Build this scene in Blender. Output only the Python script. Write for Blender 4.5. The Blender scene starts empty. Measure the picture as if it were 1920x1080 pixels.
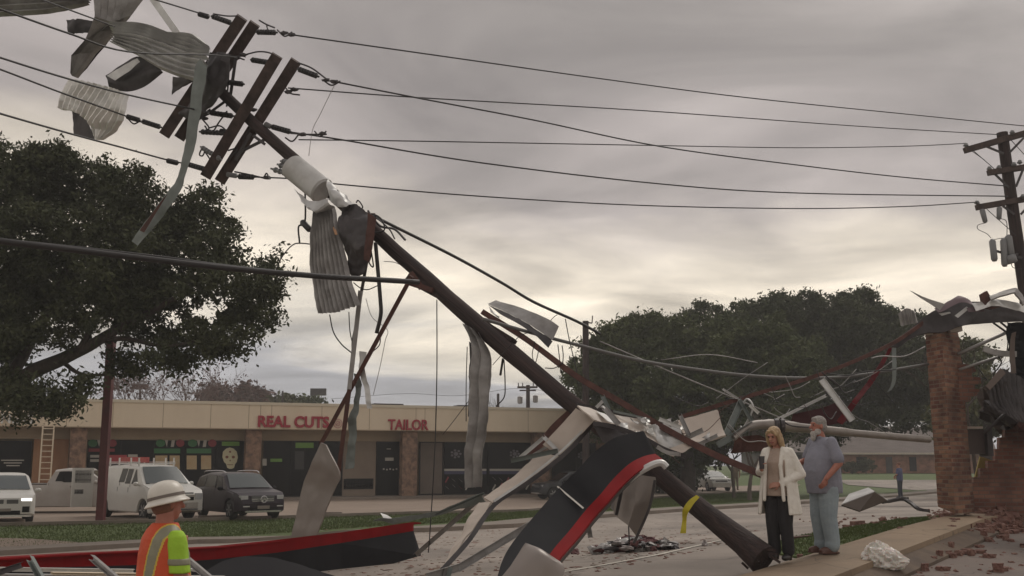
import bpy, bmesh, math, random
import numpy as np
from mathutils import Vector, Matrix, noise as mnoise
C = bpy.context.scene.collection
random.seed(7)
R = math.radians
# ---------------------------------------------------------------- camera
FX = 2000.0                      # focal length in photo pixels (1920 wide)
HC = 1.9                         # camera height above the street
TH = math.atan(325.0 / FX)       # pitch up
cam = bpy.data.objects.new('camera', bpy.data.cameras.new('camera'))
C.objects.link(cam)
cam.location = (0, 0, HC)
cam.rotation_euler = (math.pi / 2 + TH, 0, 0)
cam.data.sensor_width = 36
cam.data.lens = 36 * FX / 1920
cam.data.clip_start = 0.1
cam.data.clip_end = 3000
bpy.context.scene.camera = cam
vs = bpy.context.scene.view_settings
vs.view_transform = 'Standard'; vs.look = 'None'; vs.exposure = 0.40; vs.gamma = 1.0
# ---------------------------------------------------------------- world
W = bpy.data.worlds.new("World"); bpy.context.scene.world = W
W.use_nodes = True
nt = W.node_tree; nt.nodes.clear()
def wn(t, **k):
    n = nt.nodes.new(t)
    for a, b in k.items(): setattr(n, a, b)
    return n
def wl(a, b): nt.links.new(a, b)
SUN_EL, SUN_AZ = R(48), R(35)
out = wn('ShaderNodeOutputWorld')
sky = wn('ShaderNodeTexSky', sky_type='NISHITA', sun_disc=False)
sky.sun_elevation = SUN_EL; sky.sun_rotation = SUN_AZ
bg1 = wn('ShaderNodeBackground'); bg1.inputs[1].default_value = 0.06
wl(sky.outputs[0], bg1.inputs[0])
tc = wn('ShaderNodeTexCoord')
sep = wn('ShaderNodeSeparateXYZ'); wl(tc.outputs['Generated'], sep.inputs[0])
def wm(op, a, b=None, clamp=False):
    n = wn('ShaderNodeMath', operation=op); n.use_clamp = clamp
    for i, v in enumerate((a, b)):
        if v is None: continue
        if isinstance(v, (int, float)): n.inputs[i].default_value = v
        else: wl(v, n.inputs[i])
    return n.outputs[0]
zc = wm('MAXIMUM', sep.outputs[2], 0.0)
den = wm('ADD', zc, 0.07)
cx = wm('DIVIDE', sep.outputs[0], den); cy = wm('DIVIDE', sep.outputs[1], den)
comb = wn('ShaderNodeCombineXYZ'); wl(cx, comb.inputs[0]); wl(cy, comb.inputs[1])
def cloud(scale, detail, rough, off, dist=0.6):
    mp = wn('ShaderNodeMapping'); mp.inputs['Location'].default_value = off
    wl(comb.outputs[0], mp.inputs[0])
    n = wn('ShaderNodeTexNoise'); n.inputs['Scale'].default_value = scale
    n.inputs['Detail'].default_value = detail; n.inputs['Roughness'].default_value = rough
    n.inputs['Distortion'].default_value = dist
    wl(mp.outputs[0], n.inputs['Vector'])
    return n.outputs['Fac']
n1 = cloud(0.42, 5, 0.55, (3.1, 1.7, 0)); n2 = cloud(0.8, 7, 0.55, (7.2, 4.4, 2), 1.0)
# elevation drives the deck's colour: slate low down, cream break, mauve grey overhead
wob = wm('MULTIPLY', wm('SUBTRACT', n1, 0.5), 0.26)
az = wm('MULTIPLY', sep.outputs[0], 0.07)
el = wm('ADD', wm('ADD', sep.outputs[2], wob), az)
ramp = wn('ShaderNodeValToRGB'); wl(el, ramp.inputs[0])
stops = [(0.0, (.32, .315, .33)), (0.06, (.34, .335, .35)), (0.105, (.66, .60, .51)), (0.165, (.92, .81, .65)),
         (0.205, (.78, .69, .57)), (0.255, (.39, .345, .325)), (0.31, (.375, .332, .315)), (0.40, (.48, .43, .40)), (0.6, (.49, .45, .425)), (1.0, (.46, .44, .43))]
cr = ramp.color_ramp
while len(cr.elements) < len(stops): cr.elements.new(0.5)
for e, (p, c) in zip(cr.elements, stops): e.position = p; e.color = (*c, 1)
sh = wm('ADD', wm('MULTIPLY', n2, 2.2), -0.09)
mx = wn('ShaderNodeMix', data_type='RGBA', blend_type='MULTIPLY'); mx.inputs[0].default_value = 1
wl(ramp.outputs[0], mx.inputs[6])
cg = wn('ShaderNodeCombineColor')
for i in range(3): wl(sh, cg.inputs[i])
wl(cg.outputs[0], mx.inputs[7])
bg2 = wn('ShaderNodeBackground'); bg2.inputs[1].default_value = 0.97; wl(mx.outputs[2], bg2.inputs[0])
ms = wn('ShaderNodeMixShader'); ms.inputs[0].default_value = 0.94
wl(bg1.outputs[0], ms.inputs[1]); wl(bg2.outputs[0], ms.inputs[2]); wl(ms.outputs[0], out.inputs[0])
sun = bpy.data.objects.new('sun', bpy.data.lights.new('sun', 'SUN')); C.objects.link(sun)
sun.data.energy = 0.8; sun.data.angle = R(25); sun.data.color = (1, .95, .87)
sdir = Vector((math.sin(SUN_AZ) * math.cos(SUN_EL), math.cos(SUN_AZ) * math.cos(SUN_EL), math.sin(SUN_EL)))
sun.rotation_euler = (-sdir).to_track_quat('-Z', 'Y').to_euler()
sun.location = (0, 0, 60)
# ---------------------------------------------------------------- pixel -> world helpers
_U = Vector((0, -math.sin(TH), math.cos(TH))); _F = Vector((0, math.cos(TH), math.sin(TH)))
def ray(px, py):
    v = Vector(((px - 960) / FX, 0, 0)) + _U * ((540 - py) / FX) + _F
    return v / v.y
O = Vector((0, 0, HC))
def P(px, py, d): return O + ray(px, py) * d
def onplane(px, py, p0, n):
    r = ray(px, py); t = (p0 - O).dot(n) / r.dot(n)
    return O + r * t
def lerp(a, b, t): return a + (b - a) * t
def sstep(a, b, x):
    t = min(1, max(0, (x - a) / (b - a))); return t * t * (3 - 2 * t)
def interp(tab, x):
    if x <= tab[0][0]: return tab[0][1]
    for (a, u), (b, v) in zip(tab, tab[1:]):
        if x <= b: return u + (v - u) * (x - a) / (b - a)
    return tab[-1][1]
L0 = Vector((2.6, 12.9)); LD = Vector((.58, .815)); LN = Vector((-.815, .58))
def ST(x, y):
    q = Vector((x, y)) - L0; return q.dot(LD), q.dot(LN)
def XY(s, t): return L0 + LD * s + LN * t
NEAR = [(-8, -.1), (0, -.1), (13, .5), (19, .8), (24, .82), (34, .5), (54, 0), (80, -.1)]
def H(x, y):
    s, t = ST(x, y)
    n = interp(NEAR, y)
    if t <= 0: z = n - .13 * sstep(1.0, 1.5, -t)
    else:
        z = lerp(n, 0.0, sstep(-3, 11, t) if t > 0 else 0)
        z = lerp(z, -.3, sstep(14.5, 18, t))
    z += .9 * sstep(88, 108, y) * sstep(15, 30, x)
    return z
def G(px, py, dz=0.0):
    r = ray(px, py); d = 4.0
    while d < 600:
        p = O + r * d
        if p.z - dz <= H(p.x, p.y): break
        d += .05 + d * .002
    lo, hi = d - (.05 + d * .002), d
    for _ in range(14):
        m = (lo + hi) / 2; p = O + r * m
        if p.z - dz <= H(p.x, p.y): hi = m
        else: lo = m
    return O + r * hi
# ---------------------------------------------------------------- materials
_M = {}
def mat(name, col, rough=.7, metal=0.0, col2=None, scale=3.0, contrast=.5, bump=0.0, bscale=None, detail=4, stretch=None, emit=None, spec=.5, alpha=None, crack=None):
    if name in _M: return _M[name]
    m = bpy.data.materials.new(name); m.use_nodes = True
    n = m.node_tree; b = n.nodes['Principled BSDF']
    b.inputs['Roughness'].default_value = rough; b.inputs['Metallic'].default_value = metal
    b.inputs['Specular IOR Level'].default_value = spec
    b.inputs['Base Color'].default_value = (*col, 1)
    tcn = n.nodes.new('ShaderNodeTexCoord'); mp = n.nodes.new('ShaderNodeMapping')
    if stretch: mp.inputs['Scale'].default_value = stretch
    n.links.new(tcn.outputs['Object'], mp.inputs[0])
    if col2:
        tx = n.nodes.new('ShaderNodeTexNoise'); tx.inputs['Scale'].default_value = scale; tx.inputs['Detail'].default_value = detail
        tx.inputs['Roughness'].default_value = .62
        n.links.new(mp.outputs[0], tx.inputs['Vector'])
        rp = n.nodes.new('ShaderNodeValToRGB'); h = .28 * (1 - contrast) + .04
        rp.color_ramp.elements[0].position = .5 - h; rp.color_ramp.elements[1].position = .5 + h
        rp.color_ramp.elements[0].color = (*col, 1); rp.color_ramp.elements[1].color = (*col2, 1)
        n.links.new(tx.outputs['Fac'], rp.inputs[0]); n.links.new(rp.outputs[0], b.inputs['Base Color'])
    if crack:   # fine dark cracks and broad patches
        cs, cw, cd = crack
        wp = n.nodes.new('ShaderNodeTexNoise'); wp.inputs['Scale'].default_value = cs * 2.5; n.links.new(mp.outputs[0], wp.inputs['Vector'])
        ad = n.nodes.new('ShaderNodeVectorMath'); ad.operation = 'MULTIPLY_ADD'; ad.inputs[1].default_value = (.5 / cs,) * 3; n.links.new(wp.outputs['Color'], ad.inputs[0]); n.links.new(mp.outputs[0], ad.inputs[2])
        vo = n.nodes.new('ShaderNodeTexVoronoi'); vo.feature = 'DISTANCE_TO_EDGE'; vo.inputs['Scale'].default_value = cs; n.links.new(ad.outputs[0], vo.inputs['Vector'])
        mr = n.nodes.new('ShaderNodeMapRange'); mr.inputs['From Max'].default_value = cw; mr.inputs['To Min'].default_value = cd; mr.inputs['To Max'].default_value = 1; n.links.new(vo.outputs['Distance'], mr.inputs['Value'])
        pn = n.nodes.new('ShaderNodeTexNoise'); pn.inputs['Scale'].default_value = cs * .9; pn.inputs['Detail'].default_value = 8; n.links.new(mp.outputs[0], pn.inputs['Vector'])
        pr_ = n.nodes.new('ShaderNodeMapRange'); pr_.inputs['From Min'].default_value = .35; pr_.inputs['From Max'].default_value = .6; pr_.inputs['To Min'].default_value = .66; pr_.inputs['To Max'].default_value = 1.1; n.links.new(pn.outputs['Fac'], pr_.inputs['Value'])
        mu = n.nodes.new('ShaderNodeMath'); mu.operation = 'MULTIPLY'; n.links.new(mr.outputs[0], mu.inputs[0]); n.links.new(pr_.outputs[0], mu.inputs[1])
        sc_ = n.nodes.new('ShaderNodeVectorMath'); sc_.operation = 'SCALE'
        n.links.new(b.inputs['Base Color'].links[0].from_socket, sc_.inputs[0]); n.links.new(mu.outputs[0], sc_.inputs['Scale']); n.links.new(sc_.outputs[0], b.inputs['Base Color'])
    if bump:
        tb = n.nodes.new('ShaderNodeTexNoise'); tb.inputs['Scale'].default_value = bscale or scale * 4; tb.inputs['Detail'].default_value = 5
        n.links.new(mp.outputs[0], tb.inputs['Vector'])
        bp = n.nodes.new('ShaderNodeBump'); bp.inputs['Strength'].default_value = bump; bp.inputs['Distance'].default_value = .02
        n.links.new(tb.outputs['Fac'], bp.inputs['Height']); n.links.new(bp.outputs[0], b.inputs['Normal'])
    if emit:
        b.inputs['Emission Color'].default_value = (*emit[0], 1); b.inputs['Emission Strength'].default_value = emit[1]
    if alpha is not None: b.inputs['Alpha'].default_value = alpha
    _M[name] = m
    return m
def brickmat(name, c1, c2, mortar, bw=.21, bh=.075, mix=.5):
    if name in _M: return _M[name]
    m = bpy.data.materials.new(name); m.use_nodes = True
    n = m.node_tree; b = n.nodes['Principled BSDF']; b.inputs['Roughness'].default_value = .9
    uv = n.nodes.new('ShaderNodeUVMap'); uv.uv_map = 'UVMap'
    bt = n.nodes.new('ShaderNodeTexBrick'); bt.inputs['Scale'].default_value = 1
    bt.inputs['Brick Width'].default_value = bw; bt.inputs['Row Height'].default_value = bh
    bt.inputs['Mortar Size'].default_value = bh * .13; bt.inputs['Mortar Smooth'].default_value = .3
    bt.inputs['Color1'].default_value = (*c1, 1); bt.inputs['Color2'].default_value = (*c2, 1); bt.inputs['Mortar'].default_value = (*mortar, 1)
    bt.inputs['Bias'].default_value = -.1
    n.links.new(uv.outputs[0], bt.inputs['Vector'])
    nz = n.nodes.new('ShaderNodeTexNoise'); nz.inputs['Scale'].default_value = 1.6; nz.inputs['Detail'].default_value = 6
    tcn = n.nodes.new('ShaderNodeTexCoord'); n.links.new(tcn.outputs['Object'], nz.inputs['Vector'])
    rp = n.nodes.new('ShaderNodeValToRGB'); rp.color_ramp.elements[0].position = .3; rp.color_ramp.elements[1].position = .7
    rp.color_ramp.elements[0].color = (.55, .55, .55, 1); rp.color_ramp.elements[1].color = (1.25, 1.2, 1.15, 1)
    n.links.new(nz.outputs['Fac'], rp.inputs[0])
    mm = n.nodes.new('ShaderNodeMix'); mm.data_type = 'RGBA'; mm.blend_type = 'MULTIPLY'; mm.inputs[0].default_value = 1
    n.links.new(bt.outputs['Color'], mm.inputs[6]); n.links.new(rp.outputs[0], mm.inputs[7])
    n.links.new(mm.outputs[2], b.inputs['Base Color'])
    bp = n.nodes.new('ShaderNodeBump'); bp.inputs['Strength'].default_value = .7; bp.inputs['Distance'].default_value = .01; bp.invert = True
    n.links.new(bt.outputs['Fac'], bp.inputs['Height']); n.links.new(bp.outputs[0], b.inputs['Normal'])
    _M[name] = m
    return m
# ---------------------------------------------------------------- object helpers
ORG = {}
def tag(o, label=None, cat=None, group=None, kind=None):
    if label: o['label'] = label
    if cat: o['category'] = cat
    if group: o['group'] = group
    if kind: o['kind'] = kind
    return o
def thing(name, label, cat, loc=(0, 0, 0), rotz=0, group=None):
    o = bpy.data.objects.new(name, None); C.objects.link(o); o.empty_display_size = .2
    o.location = loc; o.rotation_euler = (0, 0, rotz)
    ORG[o.name] = Vector(loc) if rotz == 0 else Vector((0, 0, 0))
    return tag(o, label, cat, group)
class MB:
    def __init__(s): s.v = []; s.f = []; s.m = []
    def add(s, vs, fs, mi=0):
        k = len(s.v); s.v += [Vector(p) for p in vs]
        s.f += [tuple(i + k for i in f) for f in fs]; s.m += [mi] * len(fs); return s
    def box(s, c, size, rot=None, mi=0, taper=1.0):
        c = Vector(c); a, b, h = (x / 2 for x in size); pts = []
        for sz in (-1, 1):
            q = taper if sz > 0 else 1
            for sx, sy in ((-1, -1), (1, -1), (1, 1), (-1, 1)):
                p = Vector((sx * a * q, sy * b * q, sz * h)); p = (rot @ p) if rot else p; pts.append(c + p)
        return s.add(pts, [(3, 2, 1, 0), (4, 5, 6, 7), (0, 1, 5, 4), (1, 2, 6, 5), (2, 3, 7, 6), (3, 0, 4, 7)], mi)
    def bar(s, p, q, w, h, up=Vector((0, -1, 0)), mi=0, w2=None, h2=None):
        p, q = Vector(p), Vector(q); z = (q - p).normalized(); x = up.cross(z)
        if x.length < 1e-4: x = Vector((1, 0, 0)).cross(z)
        x.normalize(); y = z.cross(x); w2 = w2 or w; h2 = h2 or h
        pts = []
        for c, ww, hh in ((p, w, h), (q, w2, h2)):
            for a, b in ((-1, -1), (1, -1), (1, 1), (-1, 1)): pts.append(c + x * a * ww / 2 + y * b * hh / 2)
        return s.add(pts, [(3, 2, 1, 0), (4, 5, 6, 7), (0, 1, 5, 4), (1, 2, 6, 5), (2, 3, 7, 6), (3, 0, 4, 7)], mi)
    def tube(s, pts, r, n=8, cap=True, mi=0, flat=1.0):
        pts = [Vector(p) for p in pts]
        if isinstance(r, (int, float)): r = [r] * len(pts)
        rings = []; x = None
        for i, p in enumerate(pts):
            t = (pts[min(i + 1, len(pts) - 1)] - pts[max(i - 1, 0)])
            if t.length < 1e-9: t = Vector((0, 0, 1))
            t.normalize()
            if x is None: x = t.orthogonal().normalized()
            x = (x - t * x.dot(t))
            x = x.normalized() if x.length > 1e-6 else t.orthogonal().normalized()
            y = t.cross(x)
            rings.append([p + (x * math.cos(2 * math.pi * k / n) + y * math.sin(2 * math.pi * k / n) * flat) * r[i] for k in range(n)])
        vs = [q for g in rings for q in g]; fs = []
        for i in range(len(pts) - 1):
            for k in range(n):
                a = i * n + k; b = i * n + (k + 1) % n; fs.append((a, b, b + n, a + n))
        if cap: fs += [tuple(range(n - 1, -1, -1)), tuple(range((len(pts) - 1) * n, len(pts) * n))]
        return s.add(vs, fs, mi)
    def lathe(s, p, q, prof, n=12, mi=0):
        p, q = Vector(p), Vector(q)
        return s.tube([p.lerp(q, t) for t, _ in prof], [max(r, 1e-4) for _, r in prof], n, True, mi)
    def prism(s, poly, off, mi=0):
        n = len(poly); off = Vector(off); poly = [Vector(p) for p in poly]
        return s.add(poly + [p + off for p in poly], [tuple(range(n)), tuple(range(2 * n - 1, n - 1, -1))] + [((i + 1) % n, i, i + n, (i + 1) % n + n) for i in range(n)], mi)
    def ball(s, c, r, n=10, mi=0, rot=None, lump=0, seed=0):
        c = Vector(c); r = (r, r, r) if isinstance(r, (int, float)) else r
        vs = []; m = max(4, n // 2 + 1)
        for i in range(m + 1):
            ph = math.pi * i / m
            for k in range(n):
                a = 2 * math.pi * k / n
                d = Vector((math.sin(ph) * math.cos(a), math.sin(ph) * math.sin(a), math.cos(ph)))
                q = 1 + (lump * mnoise.noise(d * 2.1 + Vector((seed, seed * .7, 0))) if lump else 0)
                d = Vector((d.x * r[0], d.y * r[1], d.z * r[2])) * q
                vs.append(c + ((rot @ d) if rot else d))
        fs = []
        for i in range(m):
            for k in range(n):
                a = i * n + k; b = i * n + (k + 1) % n; fs.append((a, a + n, b + n, b))
        return s.add(vs, fs, mi)
    def build(s, name, m, parent=None, smooth=False, uv=False, label=None, cat=None, group=None, kind=None, auto=None):
        me = bpy.data.meshes.new(name)
        if parent is not None: org = ORG.get(parent.name, Vector((0, 0, 0)))
        elif kind == 'structure' or not s.v: org = Vector((0, 0, 0))
        else:
            xs = [p.x for p in s.v]; ys = [p.y for p in s.v]
            org = Vector(((min(xs) + max(xs)) / 2, (min(ys) + max(ys)) / 2, min(p.z for p in s.v)))
        me.from_pydata([tuple(p - org) for p in s.v], [], s.f)
        ms = m if isinstance(m, (list, tuple)) else [m]
        for x in ms: me.materials.append(x)
        if len(ms) > 1: me.polygons.foreach_set('material_index', s.m)
        bm = bmesh.new(); bm.from_mesh(me)
        bmesh.ops.remove_doubles(bm, verts=bm.verts, dist=1e-5) if len(bm.verts) < 60000 and not uv else None
        bmesh.ops.recalc_face_normals(bm, faces=bm.faces) if len(bm.faces) < 60000 else None
        bm.to_mesh(me); bm.free()
        if smooth: me.polygons.foreach_set('use_smooth', [True] * len(me.polygons))
        if auto is not None:
            me.polygons.foreach_set('use_smooth', [True] * len(me.polygons)); me.set_sharp_from_angle(angle=R(auto))
        if uv:
            ul = me.uv_layers.new(name='UVMap')
            for pl in me.polygons:
                n = pl.normal; z = Vector((0, 0, 1))
                t = z.cross(n) if abs(n.z) < .8 else Vector((1, 0, 0))
                t.normalize(); v = z if abs(n.z) < .8 else Vector((0, 1, 0))
                for li in pl.loop_indices:
                    p = me.vertices[me.loops[li].vertex_index].co
                    ul.data[li].uv = (p.dot(t), p.dot(v))
        o = bpy.data.objects.new(name, me); C.objects.link(o)
        if parent is not None: o.parent = parent; ORG[o.name] = org
        else: o.location = org; ORG[o.name] = org
        return tag(o, label, cat, group, kind)
def catmull(pts, n=6):
    pts = [Vector(p) for p in pts]
    if len(pts) < 3: return [pts[0].lerp(pts[1], i / n) for i in range(n + 1)]
    q = [pts[0] * 2 - pts[1]] + pts + [pts[-1] * 2 - pts[-2]]; out = []
    for i in range(1, len(q) - 2):
        a, b, c, d = q[i - 1:i + 3]
        for k in range(n):
            t = k / n
            out.append(.5 * ((2 * b) + (c - a) * t + (2 * a - 5 * b + 4 * c - d) * t * t + (3 * b - a - 3 * c + d) * t ** 3))
    out.append(pts[-1]); return out
def PP(lst): return [P(*p) for p in lst]
# bent metal sheet from a grid of control points (photo pixel x, y, distance)
def sheet(name, rows, m, label=None, cat='sheet metal', corr=None, crumple=.0, th=.006, nu=24, nv=16, smooth=True, parent=None, group=None, seed=1, jag=0, lin=False):
    g = [[P(*c) for c in r] for r in rows]
    def curve(pts, n):
        if lin or len(pts) == 2:
            k = len(pts) - 1; o = []
            for i in range(n + 1):
                t = i / n * k; j = min(int(t), k - 1); o.append(pts[j].lerp(pts[j + 1], t - j))
            return o
        k = len(pts) - 1; cc = catmull(pts, 8); o = []
        for i in range(n + 1):
            t = i / n * (len(cc) - 1); j = min(int(t), len(cc) - 2); o.append(cc[j].lerp(cc[j + 1], t - j))
        return o
    rr = [curve(r, nu) for r in g]
    cols = [curve([rr[j][i] for j in range(len(rr))], nv) for i in range(nu + 1)]
    V = [[cols[i][j].copy() for i in range(nu + 1)] for j in range(nv + 1)]
    N = []
    for j in range(nv + 1):
        row = []
        for i in range(nu + 1):
            du = V[j][min(i + 1, nu)] - V[j][max(i - 1, 0)]; dv = V[min(j + 1, nv)][i] - V[max(j - 1, 0)][i]
            n = du.cross(dv); n = n.normalized() if n.length > 1e-9 else Vector((0, -1, 0)); row.append(n)
        N.append(row)
    for j in range(nv + 1):
        for i in range(nu + 1):
            h = 0
            if corr:
                ax, cnt, amp = corr; t = (i / nu if ax == 'u' else j / nv) * cnt
                h += amp * (2 * abs(2 * (t % 1) - 1) - 1)
            if crumple: h += crumple * mnoise.noise(V[j][i] * 3.2 + Vector((seed * 9.1, 0, 0))) + .5 * crumple * mnoise.noise(V[j][i] * 9 + Vector((0, seed * 3.3, 0)))
            V[j][i] = V[j][i] + N[j][i] * h
            if jag and (j == nv or j == 0):
                V[j][i] += (V[1][i] - V[0][i]) * mnoise.noise(Vector((i * .9, seed * 5.0, j))) * jag
    a = MB(); w = nu + 1
    top = [V[j][i] + N[j][i] * th / 2 for j in range(nv + 1) for i in range(w)]
    bot = [V[j][i] - N[j][i] * th / 2 for j in range(nv + 1) for i in range(w)]
    k = len(top); fs = []
    for j in range(nv):
        for i in range(nu):
            q = j * w + i; fs.append((q, q + 1, q + w + 1, q + w)); fs.append((k + q + w, k + q + w + 1, k + q + 1, k + q))
    edge = [i for i in range(w)] + [j * w + nu for j in range(1, nv + 1)] + [nv * w + i for i in range(nu - 1, -1, -1)] + [j * w for j in range(nv - 1, 0, -1)]
    for x, y in zip(edge, edge[1:] + edge[:1]): fs.append((y, x, x + k, y + k))
    a.add(top + bot, fs)
    return a.build(name, m, parent, label=label, cat=cat if parent is None else None, group=group, auto=28 if smooth else 10)
# ================================================================ materials
M_concrete = mat('street_concrete', (.235, .196, .165), .8, col2=(.345, .292, .248), scale=.55, contrast=.25, bump=.3, bscale=30, detail=9, crack=(.28, .012, .6))
M_asph = mat('lot_asphalt', (.112, .082, .066), .75, col2=(.172, .130, .106), scale=.6, contrast=.2, bump=.5, bscale=45, detail=9, crack=(.55, .014, .45))
M_lot = mat('lot_pavement', (.22, .165, .127), .85, col2=(.30, .23, .178), scale=.3, contrast=.2, detail=8)
M_walk = mat('sidewalk_concrete', (.235, .168, .110), .85, col2=(.31, .228, .152), scale=.9, contrast=.3, bump=.3, bscale=40, detail=8, crack=(.45, .010, .6))
M_kerb = mat('kerb_concrete', (.17, .14, .115), .85, col2=(.24, .20, .165), scale=1.2, contrast=.3)
M_soil = mat('soil', (.085, .062, .048), .95, col2=(.16, .115, .08), scale=2)
M_grass = mat('grass_blades', (.062, .090, .022), .9, col2=(.105, .130, .038), scale=.8, contrast=.3)
M_lawn = mat('lawn_turf', (.060, .092, .020), .9, col2=(.095, .130, .030), scale=1.2, contrast=.1, bump=.8, bscale=60, detail=8)
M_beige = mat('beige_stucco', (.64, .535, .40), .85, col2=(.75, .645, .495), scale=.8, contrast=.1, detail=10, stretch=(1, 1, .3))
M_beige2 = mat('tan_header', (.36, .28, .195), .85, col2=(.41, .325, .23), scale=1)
M_trim = mat('coping', (.62, .55, .43), .6)
M_glassd = mat('dark_glass', (.006, .006, .007), .15, spec=.12)
M_black = mat('black_frame', (.008, .008, .009), .6, spec=.2)
M_wood = mat('plywood', (.32, .16, .085), .8, col2=(.42, .235, .13), scale=1.3, stretch=(1, 1, .2))
M_stone = mat('stone_cladding', (.12, .075, .055), .9, col2=(.30, .19, .13), scale=3.2, contrast=.7, bump=.9, bscale=7, detail=5)
M_redsign = mat('red_letters', (.32, .012, .03), .45)
M_white = mat('white_paint', (.72, .71, .68), .5)
M_roof = mat('roof_gravel', (.25, .23, .2), .9)
M_pole = mat('pole_timber', (.013, .009, .009), .85, col2=(.058, .034, .030), scale=4.5, contrast=.35, bump=.9, bscale=14, stretch=(3, 3, .16), detail=8)
M_arm = mat('crossarm_timber', (.038, .025, .022), .85, col2=(.092, .062, .052), scale=5, contrast=.5, bump=.6, bscale=22, stretch=(1, 1, 1))
M_galv = mat('galvanised_steel', (.66, .655, .635), .45, .35, col2=(.42, .41, .40), scale=2.3, contrast=.5, bump=.12, bscale=9, detail=8)
M_galvd = mat('weathered_steel', (.38, .365, .35), .5, .4, col2=(.20, .185, .175), scale=2.8, contrast=.5, bump=.2, bscale=10, detail=8)
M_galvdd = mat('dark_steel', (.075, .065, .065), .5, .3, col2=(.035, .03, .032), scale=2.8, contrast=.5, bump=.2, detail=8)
M_galvl = mat('bright_steel', (.78, .76, .72), .36, .5, col2=(.52, .51, .48), scale=2.8, contrast=.5, bump=.2, detail=8)
M_green = mat('greygreen_paint', (.20, .225, .21), .5, .2, col2=(.13, .145, .135), scale=3, contrast=.4, bump=.1)
M_cream = mat('soffit_panel', (.55, .47, .40), .55, col2=(.44, .375, .32), scale=1.8, contrast=.3, bump=.15, bscale=6, detail=7)
M_tan = mat('taupe_panel', (.26, .225, .20), .38, .25, col2=(.21, .18, .16), scale=1.5, contrast=.3)
M_rust = mat('rusted_steel', (.060, .025, .020), .75, .2, col2=(.12, .05, .038), scale=6, contrast=.5, bump=.3)
M_cab = mat('grey_cable', (.13, .125, .12), .6)
M_wire = mat('cable_rubber', (.022, .019, .019), .55)
M_ins = mat('insulator_polymer', (.030, .027, .028), .4)
M_insl = mat('insulator_grey', (.20, .20, .20), .4)
M_trafo = mat('transformer_paint', (.50, .49, .47), .4, col2=(.40, .385, .365), scale=3.5, contrast=.7, bump=.05)
M_redp = mat('red_fascia', (.25, .006, .008), .7, col2=(.17, .006, .008), scale=2.2, contrast=.3, spec=.1)
M_blk = mat('black_fascia', (.008, .008, .010), .75, col2=(.016, .016, .019), scale=2.5, contrast=.3, spec=.2)
M_brick = brickmat('pier_brick', (.13, .048, .034), (.32, .175, .110), (.19, .145, .11))
M_brick2 = brickmat('wall_brick', (.17, .070, .052), (.27, .145, .105), (.16, .12, .10))
M_brickh = brickmat('house_brick', (.26, .11, .075), (.33, .16, .11), (.22, .17, .13))
M_bark = mat('bark', (.035, .025, .020), .9, col2=(.075, .055, .045), scale=9, contrast=.5, bump=.8, stretch=(1, 1, .4))
M_chrome = mat('chrome', (.55, .55, .55), .2, .9)
M_tyre = mat('tyre_rubber', (.018, .018, .018), .8)
M_rim = mat('alloy', (.36, .36, .36), .35, .7)
M_lamp = mat('lamp_lens', (.5, .5, .52), .15, .3)
# ================================================================ air
hz = MB(); hz.box((0, 130, 29), (560, 400, 66)); M_hz = bpy.data.materials.new('haze'); M_hz.use_nodes = True
M_hz.node_tree.nodes.remove(M_hz.node_tree.nodes['Principled BSDF']); pv = M_hz.node_tree.nodes.new('ShaderNodeVolumePrincipled')
pv.inputs['Color'].default_value = (.93, .92, .91, 1); pv.inputs['Density'].default_value = .0012; pv.inputs['Anisotropy'].default_value = .2
M_hz.node_tree.links.new(pv.outputs[0], M_hz.node_tree.nodes['Material Output'].inputs['Volume'])
hz.build('haze', M_hz, kind='stuff', label='faint pale haze in the air over the whole street', cat='haze')
# ================================================================ ground
def gmesh(lines, nb, dz=0.0, skirt=0.0):
    # lines: two polylines (world xy) with equal counts; draped between them
    A, B = lines; a = MB(); n = len(A); vs = []
    for i in range(n):
        for j in range(nb + 1):
            q = Vector(A[i]).lerp(Vector(B[i]), j / nb); vs.append(Vector((q.x, q.y, H(q.x, q.y) + dz)))
    w = nb + 1
    fs = [(i * w + j, (i + 1) * w + j, (i + 1) * w + j + 1, i * w + j + 1) for i in range(n - 1) for j in range(nb)]
    a.add(vs, fs)
    if skirt:
        for j in (0, nb):
            e = [vs[i * w + j] for i in range(n)]; lo = [p - Vector((0, 0, skirt)) for p in e]
            a.add(e + lo, [(i, i + 1, n + i + 1, n + i) for i in range(n - 1)])
        for i in (0, n - 1):
            e = [vs[i * w + j] for j in range(w)]; lo = [p - Vector((0, 0, skirt)) for p in e]
            a.add(e + lo, [(k, k + 1, w + k + 1, w + k) for k in range(w - 1)])
    return a
def resample(pts, n):
    L = [0]
    for a, b in zip(pts, pts[1:]): L.append(L[-1] + (Vector(b) - Vector(a)).length)
    o = []
    for i in range(n):
        t = L[-1] * i / (n - 1); j = 0
        while j < len(L) - 2 and L[j + 1] < t: j += 1
        o.append(Vector(pts[j]).lerp(Vector(pts[j + 1]), (t - L[j]) / max(1e-9, L[j + 1] - L[j])))
    return o
def terrain():
    def ax(v): return v
    xs = sorted(set([round(x, 2) for x in list(np.arange(-60, 60.1, 1.5)) + [-270, -200, -140, -100, -80, 80, 100, 140, 200, 270]]))
    ys = sorted(set([round(x, 2) for x in list(np.arange(-12, 120.1, 1.5)) + [-50, -30, 140, 170, 220, 270, 320]]))
    a = MB(); vs = [Vector((x, y, H(x, y) - (.35 if -46 < ST(x, y)[1] < .6 and y < 62 else .03))) for y in ys for x in xs]; w = len(xs)
    a.add(vs, [(j * w + i, j * w + i + 1, (j + 1) * w + i + 1, (j + 1) * w + i) for j in range(len(ys) - 1) for i in range(w - 1)])
    a.build('ground', M_lawn, kind='structure', smooth=True)
terrain()
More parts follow.
